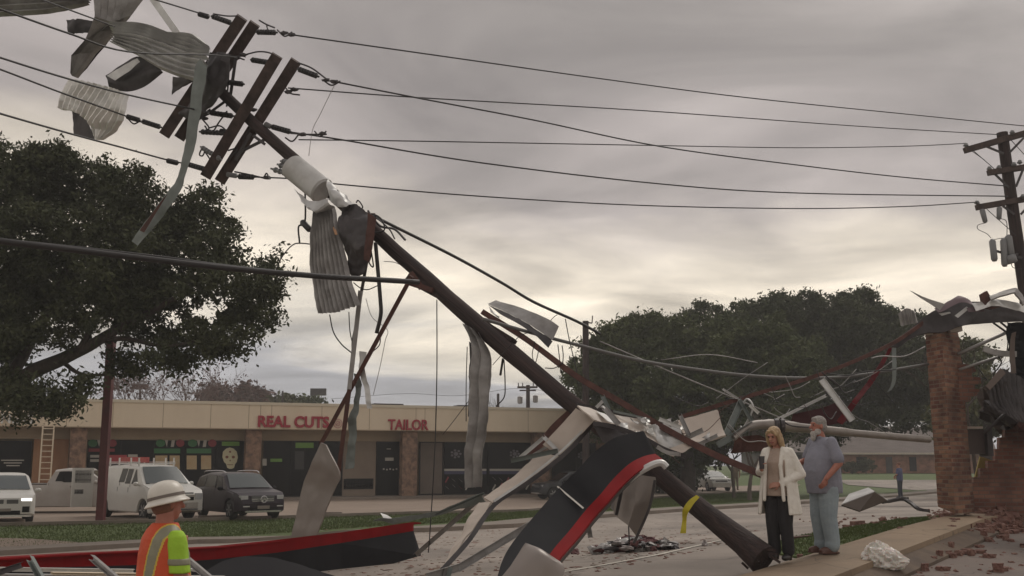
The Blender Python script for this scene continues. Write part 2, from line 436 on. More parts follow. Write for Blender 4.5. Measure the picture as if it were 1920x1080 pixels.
def xy(p): return Vector((p.x, p.y))
far_px = [(-500, 1072), (0, 1042), (400, 1018), (760, 1000), (980, 989), (1119, 972), (1300, 958), (1420, 951), (1600, 939), (1700, 931)]
far_line = [xy(G(*p)) for p in far_px]
far_line.append(far_line[-1] + LD * 60)
NS = 90
near_line = resample([XY(-30, .02), XY(100, .02)], NS)
fl = resample([far_line[0] - LD * 6] + far_line, NS)
gmesh((near_line, fl), 14, .004).build('street', M_concrete, kind='structure', smooth=True)
def offset(line, d):
    o = []
    for i, p in enumerate(line):
        t = (line[min(i + 1, len(line) - 1)] - line[max(i - 1, 0)]).normalized(); o.append(p + Vector((-t.y, t.x)) * d)
    return o
gmesh((offset(fl, .0), offset(fl, .55)), 2, .12, .2).build('kerb', M_kerb, kind='structure')
gmesh((offset(fl, .56), offset(fl, 1.5)), 2, .09, .12).build('far_sidewalk', M_kerb, kind='structure')
# shopping centre car park: from the lawn edge back to the building
lot_px = [(-500, 990), (0, 986), (240, 981), (500, 973), (760, 964), (980, 960), (1119, 945), (1300, 928), (1440, 922)]
lot_near = [xy(G(*p)) for p in lot_px]
ln = resample(lot_near, 50)
lf = [xy(P(px, 865, 95)) for px in np.linspace(-900, 1500, 50)]
gmesh((ln, lf), 20, .012).build('car_park', M_lot, kind='structure')
gmesh((offset(ln, -.15), offset(ln, .0)), 1, .12, .15).build('car_park_kerb', M_kerb, kind='structure')
# drive apron crossing the lawn at far left
A = [G(-260, 1012), G(-60, 1009), G(60, 1012), G(150, 1019)]; B = [G(-260, 1038), G(-60, 1030), G(20, 1029), G(110, 1022)]
gmesh(([xy(p) for p in A], [xy(p) for p in B]), 3, .03).build('drive_apron', M_lot, kind='structure')
# the side street beyond
A = [xy(G(px, 900)) for px in np.linspace(1570, 2100, 14)]; B = [xy(G(px, py)) for px, py in zip(np.linspace(1590, 2100, 14), np.linspace(909, 950, 14))]
gmesh((A, B), 6, .010).build('side_street', M_concrete, kind='structure')
A = [xy(G(px, 926)) for px in np.linspace(1640, 2000, 10)]; B = [xy(G(px, 950)) for px in np.linspace(1500, 2000, 10)]
gmesh((A, B), 4, .016).build('street_mouth', M_concrete, kind='structure')
# strip of grass and pavement on this side
gmesh((resample([XY(2.7, 0), XY(60, 0)], 60), resample([XY(4.0, 1.5), XY(60, 2.0)], 60)), 4, .03, .05).build('verge', M_lawn, kind='structure')
gmesh((resample([XY(-30, 0), XY(60, 0)], 60), resample([XY(-30, -1.05), XY(60, -1.05)], 60)), 3, .12, .18).build('pavement', M_walk, kind='structure')
gmesh((resample([XY(-30, -1.06), XY(60, -1.06)], 60), resample([XY(-30, -1.36), XY(60, -1.36)], 60)), 3, .05, .2).build('pavement_kerb', M_soil, kind='structure')
gmesh((resample([XY(-30, -1.36), XY(60, -1.36)], 60), resample([XY(-30, -40), XY(60, -40)], 60)), 24, .006).build('parking_lot', M_asph, kind='structure')
# painted line
wl_pts = [xy(G(*p)) for p in [(900, 1100), (1060, 1074), (1150, 1058), (1240, 1041), (1330, 1020), (1420, 1000)]]
wl_pts = resample(wl_pts, 24)
M_line = mat('worn_line_paint', (.62, .58, .50), .8, col2=(.38, .34, .29), scale=3.5, contrast=.55, detail=9)
gmesh((wl_pts, offset(wl_pts, .10)), 1, .012).build('lane_line', M_line, kind='structure')
# tyre wear and mud on the street
M_mud = mat('mud', (.13, .085, .06), .95, col2=(.2, .14, .1), scale=5)
# grass blades
def grass(name, lines, count, hgt, seed, m=M_grass):
    rnd = random.Random(seed); A, B = lines; vs = []; fs = []
    for k in range(count):
        t = rnd.random() * (len(A) - 1.001); i = int(t); u = rnd.random()
        a = A[i].lerp(A[i + 1], t - i); b = B[i].lerp(B[i + 1], t - i); q = a.lerp(b, u)
        z = H(q.x, q.y) + .0
        an = rnd.random() * 6.28; w = .012 + .012 * rnd.random(); h = hgt * (.5 + rnd.random())
        dx, dy = math.cos(an) * w, math.sin(an) * w; lx, ly = (rnd.random() - .5) * h, (rnd.random() - .5) * h
        n = len(vs); vs += [(q.x - dx, q.y - dy, z), (q.x + dx, q.y + dy, z), (q.x + lx, q.y + ly, z + h)]; fs.append((n, n + 1, n + 2))
    me = bpy.data.meshes.new(name); me.from_pydata(vs, [], fs); me.materials.append(m)
    o = bpy.data.objects.new(name, me); C.objects.link(o); tag(o, 'short green grass growing on the ' + ('strip by the pavement' if seed == 1 else 'lawn before the car park'), 'grass', kind='stuff')
grass('grass', (resample([XY(2.8, .05), XY(14, .05)], 20), resample([XY(4.1, 1.5), XY(14, 1.7)], 20)), 24000, .045, 1)
fo = offset(fl, 1.55)
lo_ = [xy(G(px, py)) for px, py in [(-100, 1040), (0, 1036), (200, 1027), (400, 1009), (700, 987), (980, 975), (1119, 960), (1420, 938)]]
grass('grass', (resample(lo_, 40), resample([xy(G(*p)) for p in lot_px[1:]], 40)), 70000, .045, 2)
# ================================================================ shopping centre
FA = P(130, 941, 57.5); FB = P(1000, 930, 67.7); FA.z = FB.z = -.3
fe = (FB - FA); fe.z = 0; fe.normalize(); fn = Vector((fe.y, -fe.x, 0))
def fuz(px, py, w=0.0):
    p = onplane(px, py, FA + fn * w, fn) - FA; return p.dot(fe), p.z
def fu(px, w=0.0): return fuz(px, 880, w)[0]
def F(u, w, z): return FA + fe * u + fn * w + Vector((0, 0, z))
class FB_(MB):
    def fb(s, u0, u1, w0, w1, z0, z1, mi=0):
        pts = [F(u, w, z) for z in (z0, z1) for u, w in ((u0, w0), (u1, w0), (u1, w1), (u0, w1))]
        return s.add(pts, [(3, 2, 1, 0), (4, 5, 6, 7), (0, 1, 5, 4), (1, 2, 6, 5), (2, 3, 7, 6), (3, 0, 4, 7)], mi)
    def fp(s, pxs, w0, w1, mi=0):   # pixel polygon on facade plane w1, extruded back to w0
        poly = [F(*((lambda q: (q[0], w1, q[1]))(fuz(x, y, w1)))) for x, y in pxs]
        return s.prism(poly, fn * (w0 - w1), mi)
mall = thing('shopping_centre', 'long low beige shopping centre with flat fascia and dark shop windows', 'building', tuple(FA))
zt = fuz(480, 754)[1]; zb = fuz(480, 805)[1]; zh = fuz(480, 826, -1.6)[1]; zs = .16
uL, uR = fu(-420), fu(1165)
FB_().fb(uL, uR, -.25, 0, zb, zt - .16).build('fascia', M_beige, mall)
FB_().fb(uL - .02, uR + .02, -.30, .05, zt - .16, zt).build('coping', M_trim, mall)
M_seam = mat('seam_brown', (.36, .28, .19), .9)
for px in (-150, 20, 118, 205, 300, 390, 462, 484, 505, 600, 690, 778, 795, 815, 905, 990, 1075):
    u_ = fu(px); FB_().fb(u_, u_ + .035, .0, .004, zb + .01, zt - .165).build('panel_seam', M_seam, mall)
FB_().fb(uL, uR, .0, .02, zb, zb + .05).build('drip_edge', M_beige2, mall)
r_ = FB_(); r_.fb(uL, uR, -16, -.255, zt - .5, zt - .35); r_.fb(uL, uR, -16, -15.8, -.2, zt - .5); r_.fb(uR - .2, uR, -15.8, -1.9, -.2, zt - .5); r_.fb(uL, uL + .2, -15.8, -1.9, -.2, zt - .5)
r_.build('roof', M_roof, mall)
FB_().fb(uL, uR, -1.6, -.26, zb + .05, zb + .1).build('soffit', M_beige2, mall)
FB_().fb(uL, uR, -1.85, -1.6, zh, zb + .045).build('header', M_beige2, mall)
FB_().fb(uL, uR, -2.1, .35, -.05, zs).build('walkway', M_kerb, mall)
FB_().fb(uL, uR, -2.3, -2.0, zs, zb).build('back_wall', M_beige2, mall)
for px0, px1 in ((-160, -120), (128, 160), (461, 490), (757, 785), (1006, 1034), (1130, 1160)):
    FB_().fb(fu(px0), fu(px1), -.95, -.3, zs, zb + .048).build('pillar', M_stone, mall)
def shopwin(px0, px1, py0=826, py1=932, w=-1.6, m=M_glassd, mull=None, name='window'):
    u0, u1 = fu(px0, w), fu(px1, w); z1 = fuz((px0 + px1) / 2, py0, w)[1]; z0 = fuz((px0 + px1) / 2, py1, w)[1]
    z0 = max(z0, zs + .01); z1 = min(z1, zh - .005)
    g = FB_(); g.fb(u0, u1, w - .1, w, z0, z1); o = g.build(name, m, mall)
    f = FB_(); t = .06
    f.fb(u0, u0 + t, w, w + .05, z0, z1); f.fb(u1 - t, u1, w, w + .05, z0, z1); f.fb(u0 + t, u1 - t, w, w + .05, z1 - t, z1); f.fb(u0 + t, u1 - t, w, w + .05, z0, z0 + t)
    for x in (mull or []): uu = fu(x, w); f.fb(uu - t / 2, uu + t / 2, w + .001, w + .045, z0 + t, z1 - t)
    f.build('frame', M_black, o)
    return o
shopwin(-118, 57); shopwin(162, 458, mull=(225, 287, 346, 405)); shopwin(493, 596, mull=(545,)); shopwin(705, 753, name='door')
shopwin(833, 1003, mull=(915,)); shopwin(1036, 1128, mull=(1080,)); shopwin(596, 642, 826, 932)
M_blind = mat('window_blind', (.14, .11, .09), .7, col2=(.17, .135, .11), scale=2)
M_tanpan = mat('tan_infill', (.20, .155, .12), .8, col2=(.24, .19, .145), scale=1)
FB_().fb(fu(60, -1.6), fu(126, -1.6), -1.7, -1.6, zs, zh - .01).build('boarded_panel', M_wood, mall)
FB_().fb(fu(642.5, -1.6), fu(704.5, -1.6), -1.7, -1.6, zs, zh - .01).build('tan_panel', M_tanpan, mall)
FB_().fb(fu(650, -1.5), fu(700, -1.5), -1.59, -1.5, fuz(660, 900, -1.5)[1], fuz(660, 898, -1.5)[1] + .02).build('sill', M_black, mall)
shopwin(645, 700, 898, 917); shopwin(786, 831, 828, 932, m=M_blind)
# lettering on the fascia
def text(body, u0, u1, z0, z1, w, depth, m, name, parent, bold=.0, label=None):
    cu = bpy.data.curves.new(name, 'FONT'); cu.body = body; cu.extrude = .5; cu.offset = bold
    t = bpy.data.objects.new('tmp', cu); C.objects.link(t)
    dg = bpy.context.evaluated_depsgraph_get(); me = bpy.data.meshes.new_from_object(t.evaluated_get(dg))
    bpy.data.objects.remove(t); xs = [v.co.x for v in me.vertices]; ys = [v.co.y for v in me.vertices]; zs_ = [v.co.z for v in me.vertices]
    org = ORG[parent.name]
    for v in me.vertices:
        a = (v.co.x - min(xs)) / (max(xs) - min(xs)); b = (v.co.y - min(ys)) / (max(ys) - min(ys)); c = (v.co.z - min(zs_)) / (max(zs_) - min(zs_))
        v.co = F(lerp(u0, u1, a), w + depth * c, lerp(z0, z1, b)) - org
    me.materials.clear(); me.materials.append(m); me.name = name
    o = bpy.data.objects.new(name, me); C.objects.link(o); o.parent = parent; ORG[o.name] = org
    if label: o['label'] = label
    return o
def ftext(body, px0, px1, py0, py1, m, w=.01, depth=.1, name='sign_lettering', bold=.02, label=None):
    a = fuz(px0, py1, w); b = fuz(px1, py0, w); return text(body, a[0], b[0], a[1], b[1], w, depth, m, name, mall, bold, label)
ftext('REAL CUTS', 483, 617, 781, 801, M_redsign, bold=.035, label='red letters REAL CUTS')
ftext('TAILOR', 727, 803, 787, 806, M_redsign, bold=.02, label='red letters TAILOR')
ftext('NERS', 2, 63, 776, 794, M_white, bold=.02, label='white letters NERS')
ring = MB(); uc, zc_ = fuz(633, 794)
for rr, tk in ((.25, .03), (.13, .03)):
    ring.tube([F(uc + rr * math.cos(a), .06, zc_ + rr * math.sin(a)) for a in np.linspace(0, 2 * math.pi, 25)], tk * .7, 6, False)
ring.tube([F(uc - .12, .06, zc_ - .1), F(uc + .12, .06, zc_ + .1)], .02, 5)
ring.build('round_emblem', mat('emblem_pink', (.45, .2, .2), .5), mall)
# window graphics
def decal(px0, px1, py0, py1, m, name='poster', w=-1.545, poly=None):
    a = FB_(); pts = poly or [(px0, py1), (px1, py1), (px1, py0), (px0, py0)]
    a.fp(pts, w - .006, w); return a.build(name, m, mall)
D_g = mat('poster_green', (.03, .16, .05), .5); D_r = mat('poster_red', (.25, .02, .03), .5); D_w = mat('poster_white', (.45, .43, .38), .5)
D_y = mat('poster_cream', (.50, .42, .25), .5, col2=(.44, .28, .14), scale=2.6, contrast=.1); D_sk = mat('skull_cream', (.62, .58, .38), .5); D_lg = mat('poster_lime', (.15, .32, .05), .5); D_dk = mat('poster_dark', (.03, .03, .03), .5)
def ell(cx, cy, rx, ry, n=18): return [(cx + rx * math.cos(2 * math.pi * k / n), cy - ry * math.sin(2 * math.pi * k / n)) for k in range(n)]
for x0 in (165, 292, 352):
    decal(x0, x0 + 18, 824, 838, D_g, poly=ell(x0 + 9, 831, 9, 7)); decal(0, 0, 0, 0, D_r, poly=ell(x0 + 46, 831, 8, 7))
    for dx in (18, 31): decal(0, 0, 0, 0, D_w, poly=[(x0 + dx + (3 if dx == 18 else -3), 838), (x0 + dx + 3, 838), (x0 + dx + 5, 825), (x0 + dx - 1, 825)])
decal(289, 338, 841, 850, D_g); decal(350, 396, 841, 850, D_g); decal(166, 215, 841, 847, D_r)
for a, b in ((291, 314), (318, 337), (350, 369), (377, 396)): decal(a, b, 854, 880, D_y)
for c in (853, 861): decal(169, 186, c, c + 5, D_w)
decal(200, 238, 853, 868, mat('poster_pink', (.42, .05, .06), .5)); decal(240, 258, 852, 868, D_w)
decal(0, 0, 0, 0, D_lg, poly=[(416, 836), (449, 836), (449, 828), (416, 828)])
sk = decal(0, 0, 0, 0, D_sk, name='skull_poster', poly=[(431, 839), (424, 841), (418, 847), (417, 857), (420, 866), (424, 870), (426, 877), (430, 879), (435, 879), (439, 877), (441, 870), (444, 866), (446, 857), (444, 847), (438, 841)][::-1])
sk['label'] = 'cream decorated skull poster'
for q in (ell(425.5, 857, 3, 2.6), ell(437.5, 857, 3, 2.6), ell(431.5, 863.5, 1.2, 1.6), ell(431.5, 847, 2, 2), [(426, 872), (437, 872), (437, 870.8), (426, 870.8)]):
    a = FB_(); a.fp(q, -1.543, -1.538); o = a.build('skull_marking', mat('skull_red', (.22, .07, .03), .5), sk)
decal(554, 588, 830, 840, D_lg); decal(507, 529, 860, 866, D_lg); decal(492, 500, 860, 873, D_w); decal(553, 570, 846, 880, D_dk)
decal(722, 738, 858, 864, D_w); decal(725, 733, 841, 842.5, D_w)
for k in range(5): decal(718 + k * 6, 721 + k * 6, 878 + k % 2, 881 + k % 2, D_w)
for a in (0, 1, 2):
    decal(2 + a * 5, 45 - a * 4, 862 + a * 5, 864 + a * 5, D_dk if a > 5 else D_w)
D_gr = mat('poster_grey', (.16, .15, .17), .5)
for cx, cy, r1 in ((855, 851, 11), (1092, 854, 9), (965, 851, 10)):
    a = FB_()
    for k in range(7):
        an = k * 2 * math.pi / 7; a.fp(ell(cx + r1 * .75 * math.cos(an), cy + r1 * .6 * math.sin(an), 2.6, 2.2, 7), -1.551, -1.545)
    a.fp(ell(cx, cy, r1 * .4, r1 * .35), -1.551, -1.545); a.build('crest_graphic', D_gr, mall)
for x0, x1 in ((833, 912), (918, 1002)):
    decal(x0, x1, 879, 883, D_w, 'window_band'); decal(x0, x1, 883.2, 889, mat('poster_blue', (.05, .05, .11), .5), 'window_band')
rp = random.Random(5)
for k in range(26):
    cx = 838 + (k % 13) * 12.6; cy = 898 + (k // 13) * 13 + rp.uniform(-2, 2); s_ = rp.choice((-1, 1))
    if 905 < cx < 920: continue
    decal(0, 0, 0, 0, D_w if k % 3 else D_r, 'slanted_mark', poly=[(cx - 4, cy + 4 * s_ + 1.5), (cx - 2, cy + 4 * s_ + 3), (cx + 4, cy - 4 * s_ + 1), (cx + 2, cy - 4 * s_ - 1.5)])
# rooftop bits
for px, s_, nm in ((716, .5, 'rooftop_vent'), (740, .35, 'rooftop_vent'), (868, .4, 'rooftop_vent')):
    u, _ = fuz(px, 757, -6); a = FB_(); a.fb(u - s_, u + s_, -6.3, -5.7, zt - .36, zt + .30); a.fb(u - s_ * 1.3, u + s_ * 1.3, -6.5, -5.5, zt + .301, zt + .38); a.build('rooftop_vent', M_galvdd, mall)
# ladder leaning on the soffit
def ladder():
    a = MB(); u0, u1 = fu(75, -.1), fu(96, -.1)
    for u in (u0, u1): a.bar(F(u, .35, zs), F(u, -.0, zb + .3), .07, .04)
    L = thing('ladder', 'pale wooden ladder leaning on the edge of the beige fascia', 'ladder', tuple(F((u0 + u1) / 2, .35, zs)))
    a.build('rails', M_beige, L)
    b = MB()
    for k in range(13): t = (k + .7) / 14; b.bar(F(u0, lerp(.35, .03, t), lerp(zs, zb + .3, t)), F(u1, lerp(.35, .03, t), lerp(zs, zb + .3, t)), .04, .04)
    b.build('rungs', M_beige, L)
ladder()
# red steel pole in the lawn
g = G(188, 981); a = MB(); d = g.y
rp0 = thing('sign_pole', 'tall dark red square steel pole standing at the lawn edge', 'pole', tuple(g))
a.bar(g + Vector((0, 0, .04)), g + Vector((0, 0, 6.9)), .27, .27); a.build('shaft', mat('oxide_red', (.12, .022, .022), .6, col2=(.08, .016, .018), scale=3), rp0)
MB().box(g + Vector((0, 0, .0)), (.55, .55, .08)).build('base_plate', M_kerb, rp0)
# ================================================================ leaning utility pole
def dp(px): return 13.9 + (1415 - px) * .0062
def Q(px, py, off=0.0): return P(px, py, dp(px) + off)
def bx(o): return o
base = Q(1418, 1046)
pole = thing('utility_pole', 'snapped brown timber power pole leaning across the wreckage with its white transformer still bolted on', 'utility pole', tuple(base))
def shaft():
    pts = [(1432, 1050, 58), (1396, 1019, 48), (1333, 970, 39), (1282, 929, 36), (1210, 869, 35), (1130, 803, 34), (1053, 742, 33), (996, 693, 33), (950, 655, 34), (918, 627, 35), (880, 594, 32), (840, 559, 30), (799, 521, 29), (740, 470, 28), (700, 432, 27), (650, 388, 26), (600, 342, 25), (520, 271, 23), (480, 235, 22), (410, 168, 21), (392, 150, 20)]
    c = [Q(a, b, .0) for a, b, _ in pts]; rr = [w / 2 * dp(a) / FX for a, b, w in pts]
    z = (c[0] - c[-1]).normalized(); q = z.to_track_quat('Z', 'Y'); qi = q.inverted()
    a = MB(); rnd = random.Random(3); cc = []; r2 = []
    for i in range(len(c) - 1):
        for k in range(5):
            t = k / 5; cc.append(c[i].lerp(c[i + 1], t)); r2.append(lerp(rr[i], rr[i + 1], t) * (1 + .025 * mnoise.noise(cc[-1] * 2)))
    cc.append(c[-1]); r2.append(rr[-1])
    a.tube([qi @ (p - base) for p in cc], r2, 20)
    o = a.build('shaft', M_pole, pole_local, smooth=False, auto=50); o.rotation_euler = q.to_euler(); o.parent = pole; ORG[o.name] = base
    return z
pole_local = bpy.data.objects.new('tmp', None); ORG['tmp'] = Vector((0, 0, 0)); C.objects.link(pole_local)
shaft()
bpy.data.objects.remove(pole_local)
def armbar(p, q, w, off, name='crossarm', m=M_arm):
    a, b = Q(*p, off), Q(*q, off)
    g = MB(); mid = ((a + b) / 2 - O).normalized(); g.bar(a, b, w * 1.08, w * 1.1, up=-mid)
    o = g.build(name, m, pole); return o
armbar((454, 33), (309, 252), .205, -.22); armbar((478, 44), (337, 258), .20, .24)
armbar((520, 104), (386, 330), .20, -.22); armbar((555, 114), (413, 339), .20, .24)
def flat(p, q, w=.05, t=.012, off=0, name='brace', m=M_galvdd, parent=None):
    g = MB(); g.bar(Q(*p, off), Q(*q, off), w, t); return g.build(name, m, parent or pole)
flat((442, 110), (432, 180), .06, .02); flat((496, 262), (440, 290), .06, .02); flat((395, 210), (425, 188), .05, .02); flat((350, 243), (395, 205), .05, .02)
flat((430, 120), (425, 200), .03, .02)
for p, q in (((442, 300), (470, 250)), ((476, 255), (496, 270))): flat(p, q, .05, .05, -.3)
def ins(p, q, r=.05, m=M_ins, par=None, n=7, off=0):
    a = Q(*p, off); b = Q(*q, off); pr = [(0, r * .35), (.06, r * .35)]
    for k in range(n): t = .08 + .84 * k / n; pr += [(t, r * .55), (t + .02, r), (t + .07, r), (t + .09, r * .55)]
    pr += [(.94, r * .35), (1, r * .35)]
    g = MB(); g.lathe(a, b, sorted(pr), 10); return g.build('insulator', m, par or pole)
for p, q in (((372, 26), (392, 32)), ((396, 30), (436, 44)), ((480, 60), (520, 61)), ((470, 112), (508, 118)), ((558, 129), (598, 144)), ((424, 154), (458, 158)), ((392, 211), (440, 218)), ((237, 218), (263, 226)), ((266, 227), (303, 239)), ((374, 247), (430, 250)), ((508, 237), (547, 248)), ((352, 308), (390, 319)), ((446, 331), (478, 332)), ((313, 301), (334, 306)), ((430, 248), (412, 246))):
    ins(p, q, .055)
ins((425, 327), (445, 330), .05, M_insl); ins((497, 232), (508, 238), .05, M_insl)
ins((376, 275), (416, 300), .05, M_insl, off=-.3)   # hanging cutout
# clamps, jumpers and hardware on the arms
for p in ((533, 62), (545, 65), (612, 150), (626, 153), (566, 252), (605, 251), (455, 103), (445, 108), (540, 172), (500, 333), (476, 206), (552, 168), (452, 212), (420, 250), (384, 222)):
    g = MB(); g.ball(Q(*p), (.085, .04, .04), 7, lump=.6, seed=p[0]); g.build('clamp', M_galvdd, pole)
for pts in ([(486, 38), (500, 46), (515, 52)], [(500, 48), (503, 58)], [(455, 104), (485, 97), (508, 100), (512, 108)], [(560, 118), (585, 128), (612, 148)], [(536, 165), (545, 175), (562, 178)], [(545, 250), (575, 252), (612, 252)], [(535, 258), (548, 265), (560, 252)], [(458, 112), (440, 106), (420, 103)],
            [(395, 300), (380, 280), (374, 290), (380, 292), (384, 284)], [(395, 212), (380, 222), (392, 240), (380, 250)], [(403, 160), (395, 165), (428, 160), (415, 150)], [(495, 333), (500, 325), (505, 336)], [(425, 305), (436, 290), (445, 278), (428, 282)], [(455, 262), (470, 240)], [(236, 218), (250, 232), (262, 228), (272, 232), (268, 224)], [(400, 26), (425, 30), (448, 30)], [(606, 150), (622, 160), (638, 152)], [(590, 246), (600, 256), (612, 246)], [(440, 322), (470, 328), (495, 334)], [(392, 240), (412, 236), (426, 246)], [(520, 56), (534, 68), (548, 60)], [(426, 208), (410, 230), (396, 250), (384, 236)]):
    g = MB(); g.tube(catmull([Q(*p) for p in pts], 5), .016, 5); g.build('jumper_wire', M_galvdd, pole)
g = MB(); g.tube(catmull([Q(*p, -.25) for p in [(690, 395), (700, 410), (715, 425), (740, 430), (760, 450)]], 5), .02, 6); g.build('guy_wire', M_galvdd, pole)
g = MB(); g.bar(Q(700, 400, -.22), Q(696, 455, -.22), .07, .05); g.build('pole_band', M_rust, pole)
g = MB(); g.bar(Q(768, 520, -.12), Q(846, 570, -.08), .17, .16, w2=.05, h2=.08); g.build('pole_gain', M_pole, pole)
g = MB(); g.bar(Q(870, 588, -.02), Q(965, 640, .1), .16, .16, w2=.06); g.build('splice_block', M_pole, pole)
g = MB(); g.bar(Q(760, 528, -.25), Q(812, 545, -.2), .08, .06); g.bar(Q(770, 512, -.25), Q(790, 540, -.2), .10, .06); g.build('clamp_bracket', M_rust, pole)
# transformer
def trafo():
    a, b = Q(550, 314, -.40), Q(598, 353, -.40); ax = (b - a).normalized()
    r = .235; g = MB()
    pr = [(0, r * .55), (.02, r * .9), (.04, r * .985), (.07, r), (.94, r), (.955, r * 1.03), (.985, r * 1.03), (.99, r * .97), (1, r * .93)]
    a2 = a - ax * .06; g.lathe(a2, b + ax * .1, pr, 28)
    o = g.build('transformer', M_trafo, pole, auto=40)
    g = MB(); g.lathe(b + ax * .1002, b + ax * .112, [(0, r * .9), (1, r * .88)], 28); g.build('bottom_plate', M_galv, o, auto=30)
    for p, q in (((548, 306), (526, 302)), ((545, 328), (508, 316)), ((548, 318), (520, 308))):
        ins(p, q, .055, M_insl, o, 4, -.5)
    g = MB(); g.bar(Q(560, 318, -.15), Q(585, 345, -.15), .08, .35); g.build('mounting_bracket', M_galvd, o)
    return o
trafo()
# wires hanging off the pole
def wire(pts, r, label, name='power_line', cat='power line', m=M_wire, group=None, n=5, dfn=None, seg=6):
    g = MB(); q = [P(*p) if len(p) == 3 else Q(*p) for p in pts]
    g.tube(catmull(q, seg), r, n, True); return g.build(name, m, smooth=True, label=label, cat=cat, group=group)
def wr(pts, d0, d1, r, label, **k):
    x0, x1 = pts[0][0], pts[-1][0]; o = []
    for x, y in pts:
        t = (x - x0) / (x1 - x0); o.append((x, y, 1 / lerp(1 / d0, 1 / d1, t)))
    return wire(o, r, label, **k)
GR = 'overhead lines running right to the far pole'; GL = 'overhead lines running left out of view'
wr([(545, 65), (840, 107), (1130, 148), (1400, 183), (1730, 217), (1920, 236), (2100, 252)], 19.2, 33, .016, 'topmost overhead line, from the highest crossarm end to the right edge', group=GR)
wr([(626, 153), (800, 187), (1000, 225), (1240, 275), (1500, 310), (1700, 333), (1890, 349)], 19, 29, .017, 'overhead line falling steeply from the right tip of the second crossarm pair', group=GR)
wr([(540, 165), (800, 184), (1200, 207), (1600, 236), (1882, 253)], 19.4, 29.3, .014, 'overhead line reaching the very top of the right pole', group=GR)
wr([(560, 262), (800, 265), (1240, 273), (1500, 277), (1700, 274), (1808, 269)], 19.4, 28.8, .013, 'flattest overhead line, ending at the left tip of the right pole top arm', group=GR)
wr([(545, 248), (640, 262), (900, 305), (1240, 345), (1500, 362), (1890, 368)], 19.3, 29, .017, 'overhead line starting just above the transformer and crossing below the flattest one', group=GR)
wr([(478, 332), (560, 336), (640, 346), (900, 368), (1200, 385), (1500, 391), (1700, 387), (1832, 379)], 19.6, 28.8, .015, 'lowest thin overhead line, passing right behind the transformer', group=GR)
wr([(372, 24), (300, 2), (240, -16)], 19.6, 17.5, .016, 'short piece of line above the top crossarm at upper left', group=GL)
wr([(215, 50), (175, 35), (80, 0), (-80, -60)], 18.5, 13.5, .014, 'line passing over the twisted sheet at the upper left corner', group=GL)
wr([(445, 108), (395, 103), (240, 97), (130, 63), (0, 17), (-120, -25)], 19.8, 12.5, .016, 'line crossing the top left sheets and ending on the wide corrugated sheet', group=GL)
wr([(392, 211), (240, 178), (125, 147), (0, 108), (-120, 68)], 19.8, 12.8, .016, 'line touching the top of the light crumpled sheet', group=GL)
wr([(237, 218), (110, 172), (0, 130), (-120, 88)], 18.8, 12.8, .015, 'line running into the left side of the light crumpled sheet', group=GL)
wr([(352, 308), (310, 299), (230, 277), (140, 253), (0, 213), (-120, 176)], 19.8, 12.8, .016, 'lowest thin line at left, passing below the crumpled sheet and over the oak top', group=GL)
wr([(-120, 436), (0, 452), (150, 470), (300, 488), (450, 505), (600, 518), (700, 524), (785, 529)], 12.6, 17.2, .045, 'thick black cable bundle from the left edge to the middle of the leaning pole', name='telecom_cable', cat='cable', n=8)
wr([(-60, 441), (30, 452), (130, 462), (300, 481), (420, 497), (560, 512)], 12.8, 16.2, .016, 'thin cable lashed along the top of the thick bundle over the oak', name='telecom_cable', cat='cable')
wr([(700, 405), (740, 425), (850, 480), (940, 530), (1000, 566), (1080, 602), (1125, 626)], 18, 21, .03, 'black cable sloping down right from the pole clamp to the tree crown', name='telecom_cable', cat='cable')
wr([(905, 598), (1000, 625), (1080, 646), (1200, 676), (1300, 692), (1400, 704), (1500, 709), (1600, 705), (1740, 683)], 16.6, 19.6, .028, 'thick grey cable from the trough panel across to the brick pier', name='telecom_cable', cat='cable', m=M_cab, n=8)
wr([(1125, 640), (1240, 690), (1300, 715), (1390, 752), (1480, 790), (1560, 815)], 17.5, 18.5, .012, 'thin wire slanting down in front of the right tree to the grey bars', name='telecom_cable', cat='cable', m=M_galvd)
wr([(1240, 675), (1330, 665), (1420, 680)], 17.5, 18, .008, 'faint short wire in front of the right tree', name='telecom_cable', cat='cable', m=M_galvd)
def drop(pts, r, label, off=0, m=M_wire, cat='wire'):
    g = MB(); g.tube(catmull([Q(*p, off) for p in pts], 6), r, 5); g.build('loose_wire', m, smooth=True, label=label, cat=cat)
drop([(819, 562), (819, 700), (815, 850), (806, 1000), (803, 1036)], .010, 'long straight loose wire hanging from mid pole to the street')
drop([(628, 158), (612, 190), (600, 215), (588, 238), (583, 260), (579, 292)], .006, 'kinked thin wire dangling above the transformer', m=M_galvd)
drop([(518, 505), (530, 480), (548, 460), (562, 456), (585, 458)], .012, 'curled wire beside the oak top left of the hanging corrugated sheet')
drop([(618, 590), (625, 622), (640, 645), (660, 662)], .012, 'left loop of wire below the hanging corrugated sheet')
drop([(654, 585), (656, 620), (661, 645), (665, 665)], .010, 'straight wire below the hanging corrugated sheet')
drop([(713, 620), (712, 645), (700, 658), (690, 664)], .010, 'right loop of wire below the tall rod')
drop([(668, 600), (660, 640), (661, 670)], .010, 'wire alongside the tall grey strut')
drop([(663, 530), (676, 540), (690, 543), (707, 536)], .010, 'small drooping wire under the thick cable')
drop([(686, 560), (698, 595), (726, 618), (722, 640), (712, 690), (700, 740)], .006, 'hair thin zigzag wire right of the struts', m=M_galvd)
drop([(876, 650), (874, 720), (874, 790)], .008, 'wire left of the long twisted sheet')
drop([(945, 675), (947, 720), (945, 745), (930, 762)], .010, 'wire loop right of the long twisted sheet')
drop([(943, 672), (938, 704)], .02, 'short stub hanging under the pole')
drop([(924, 684), (950, 655), (975, 630), (998, 622)], .006, 'thin wire looping over the pole to the trough panel', off=-.3)
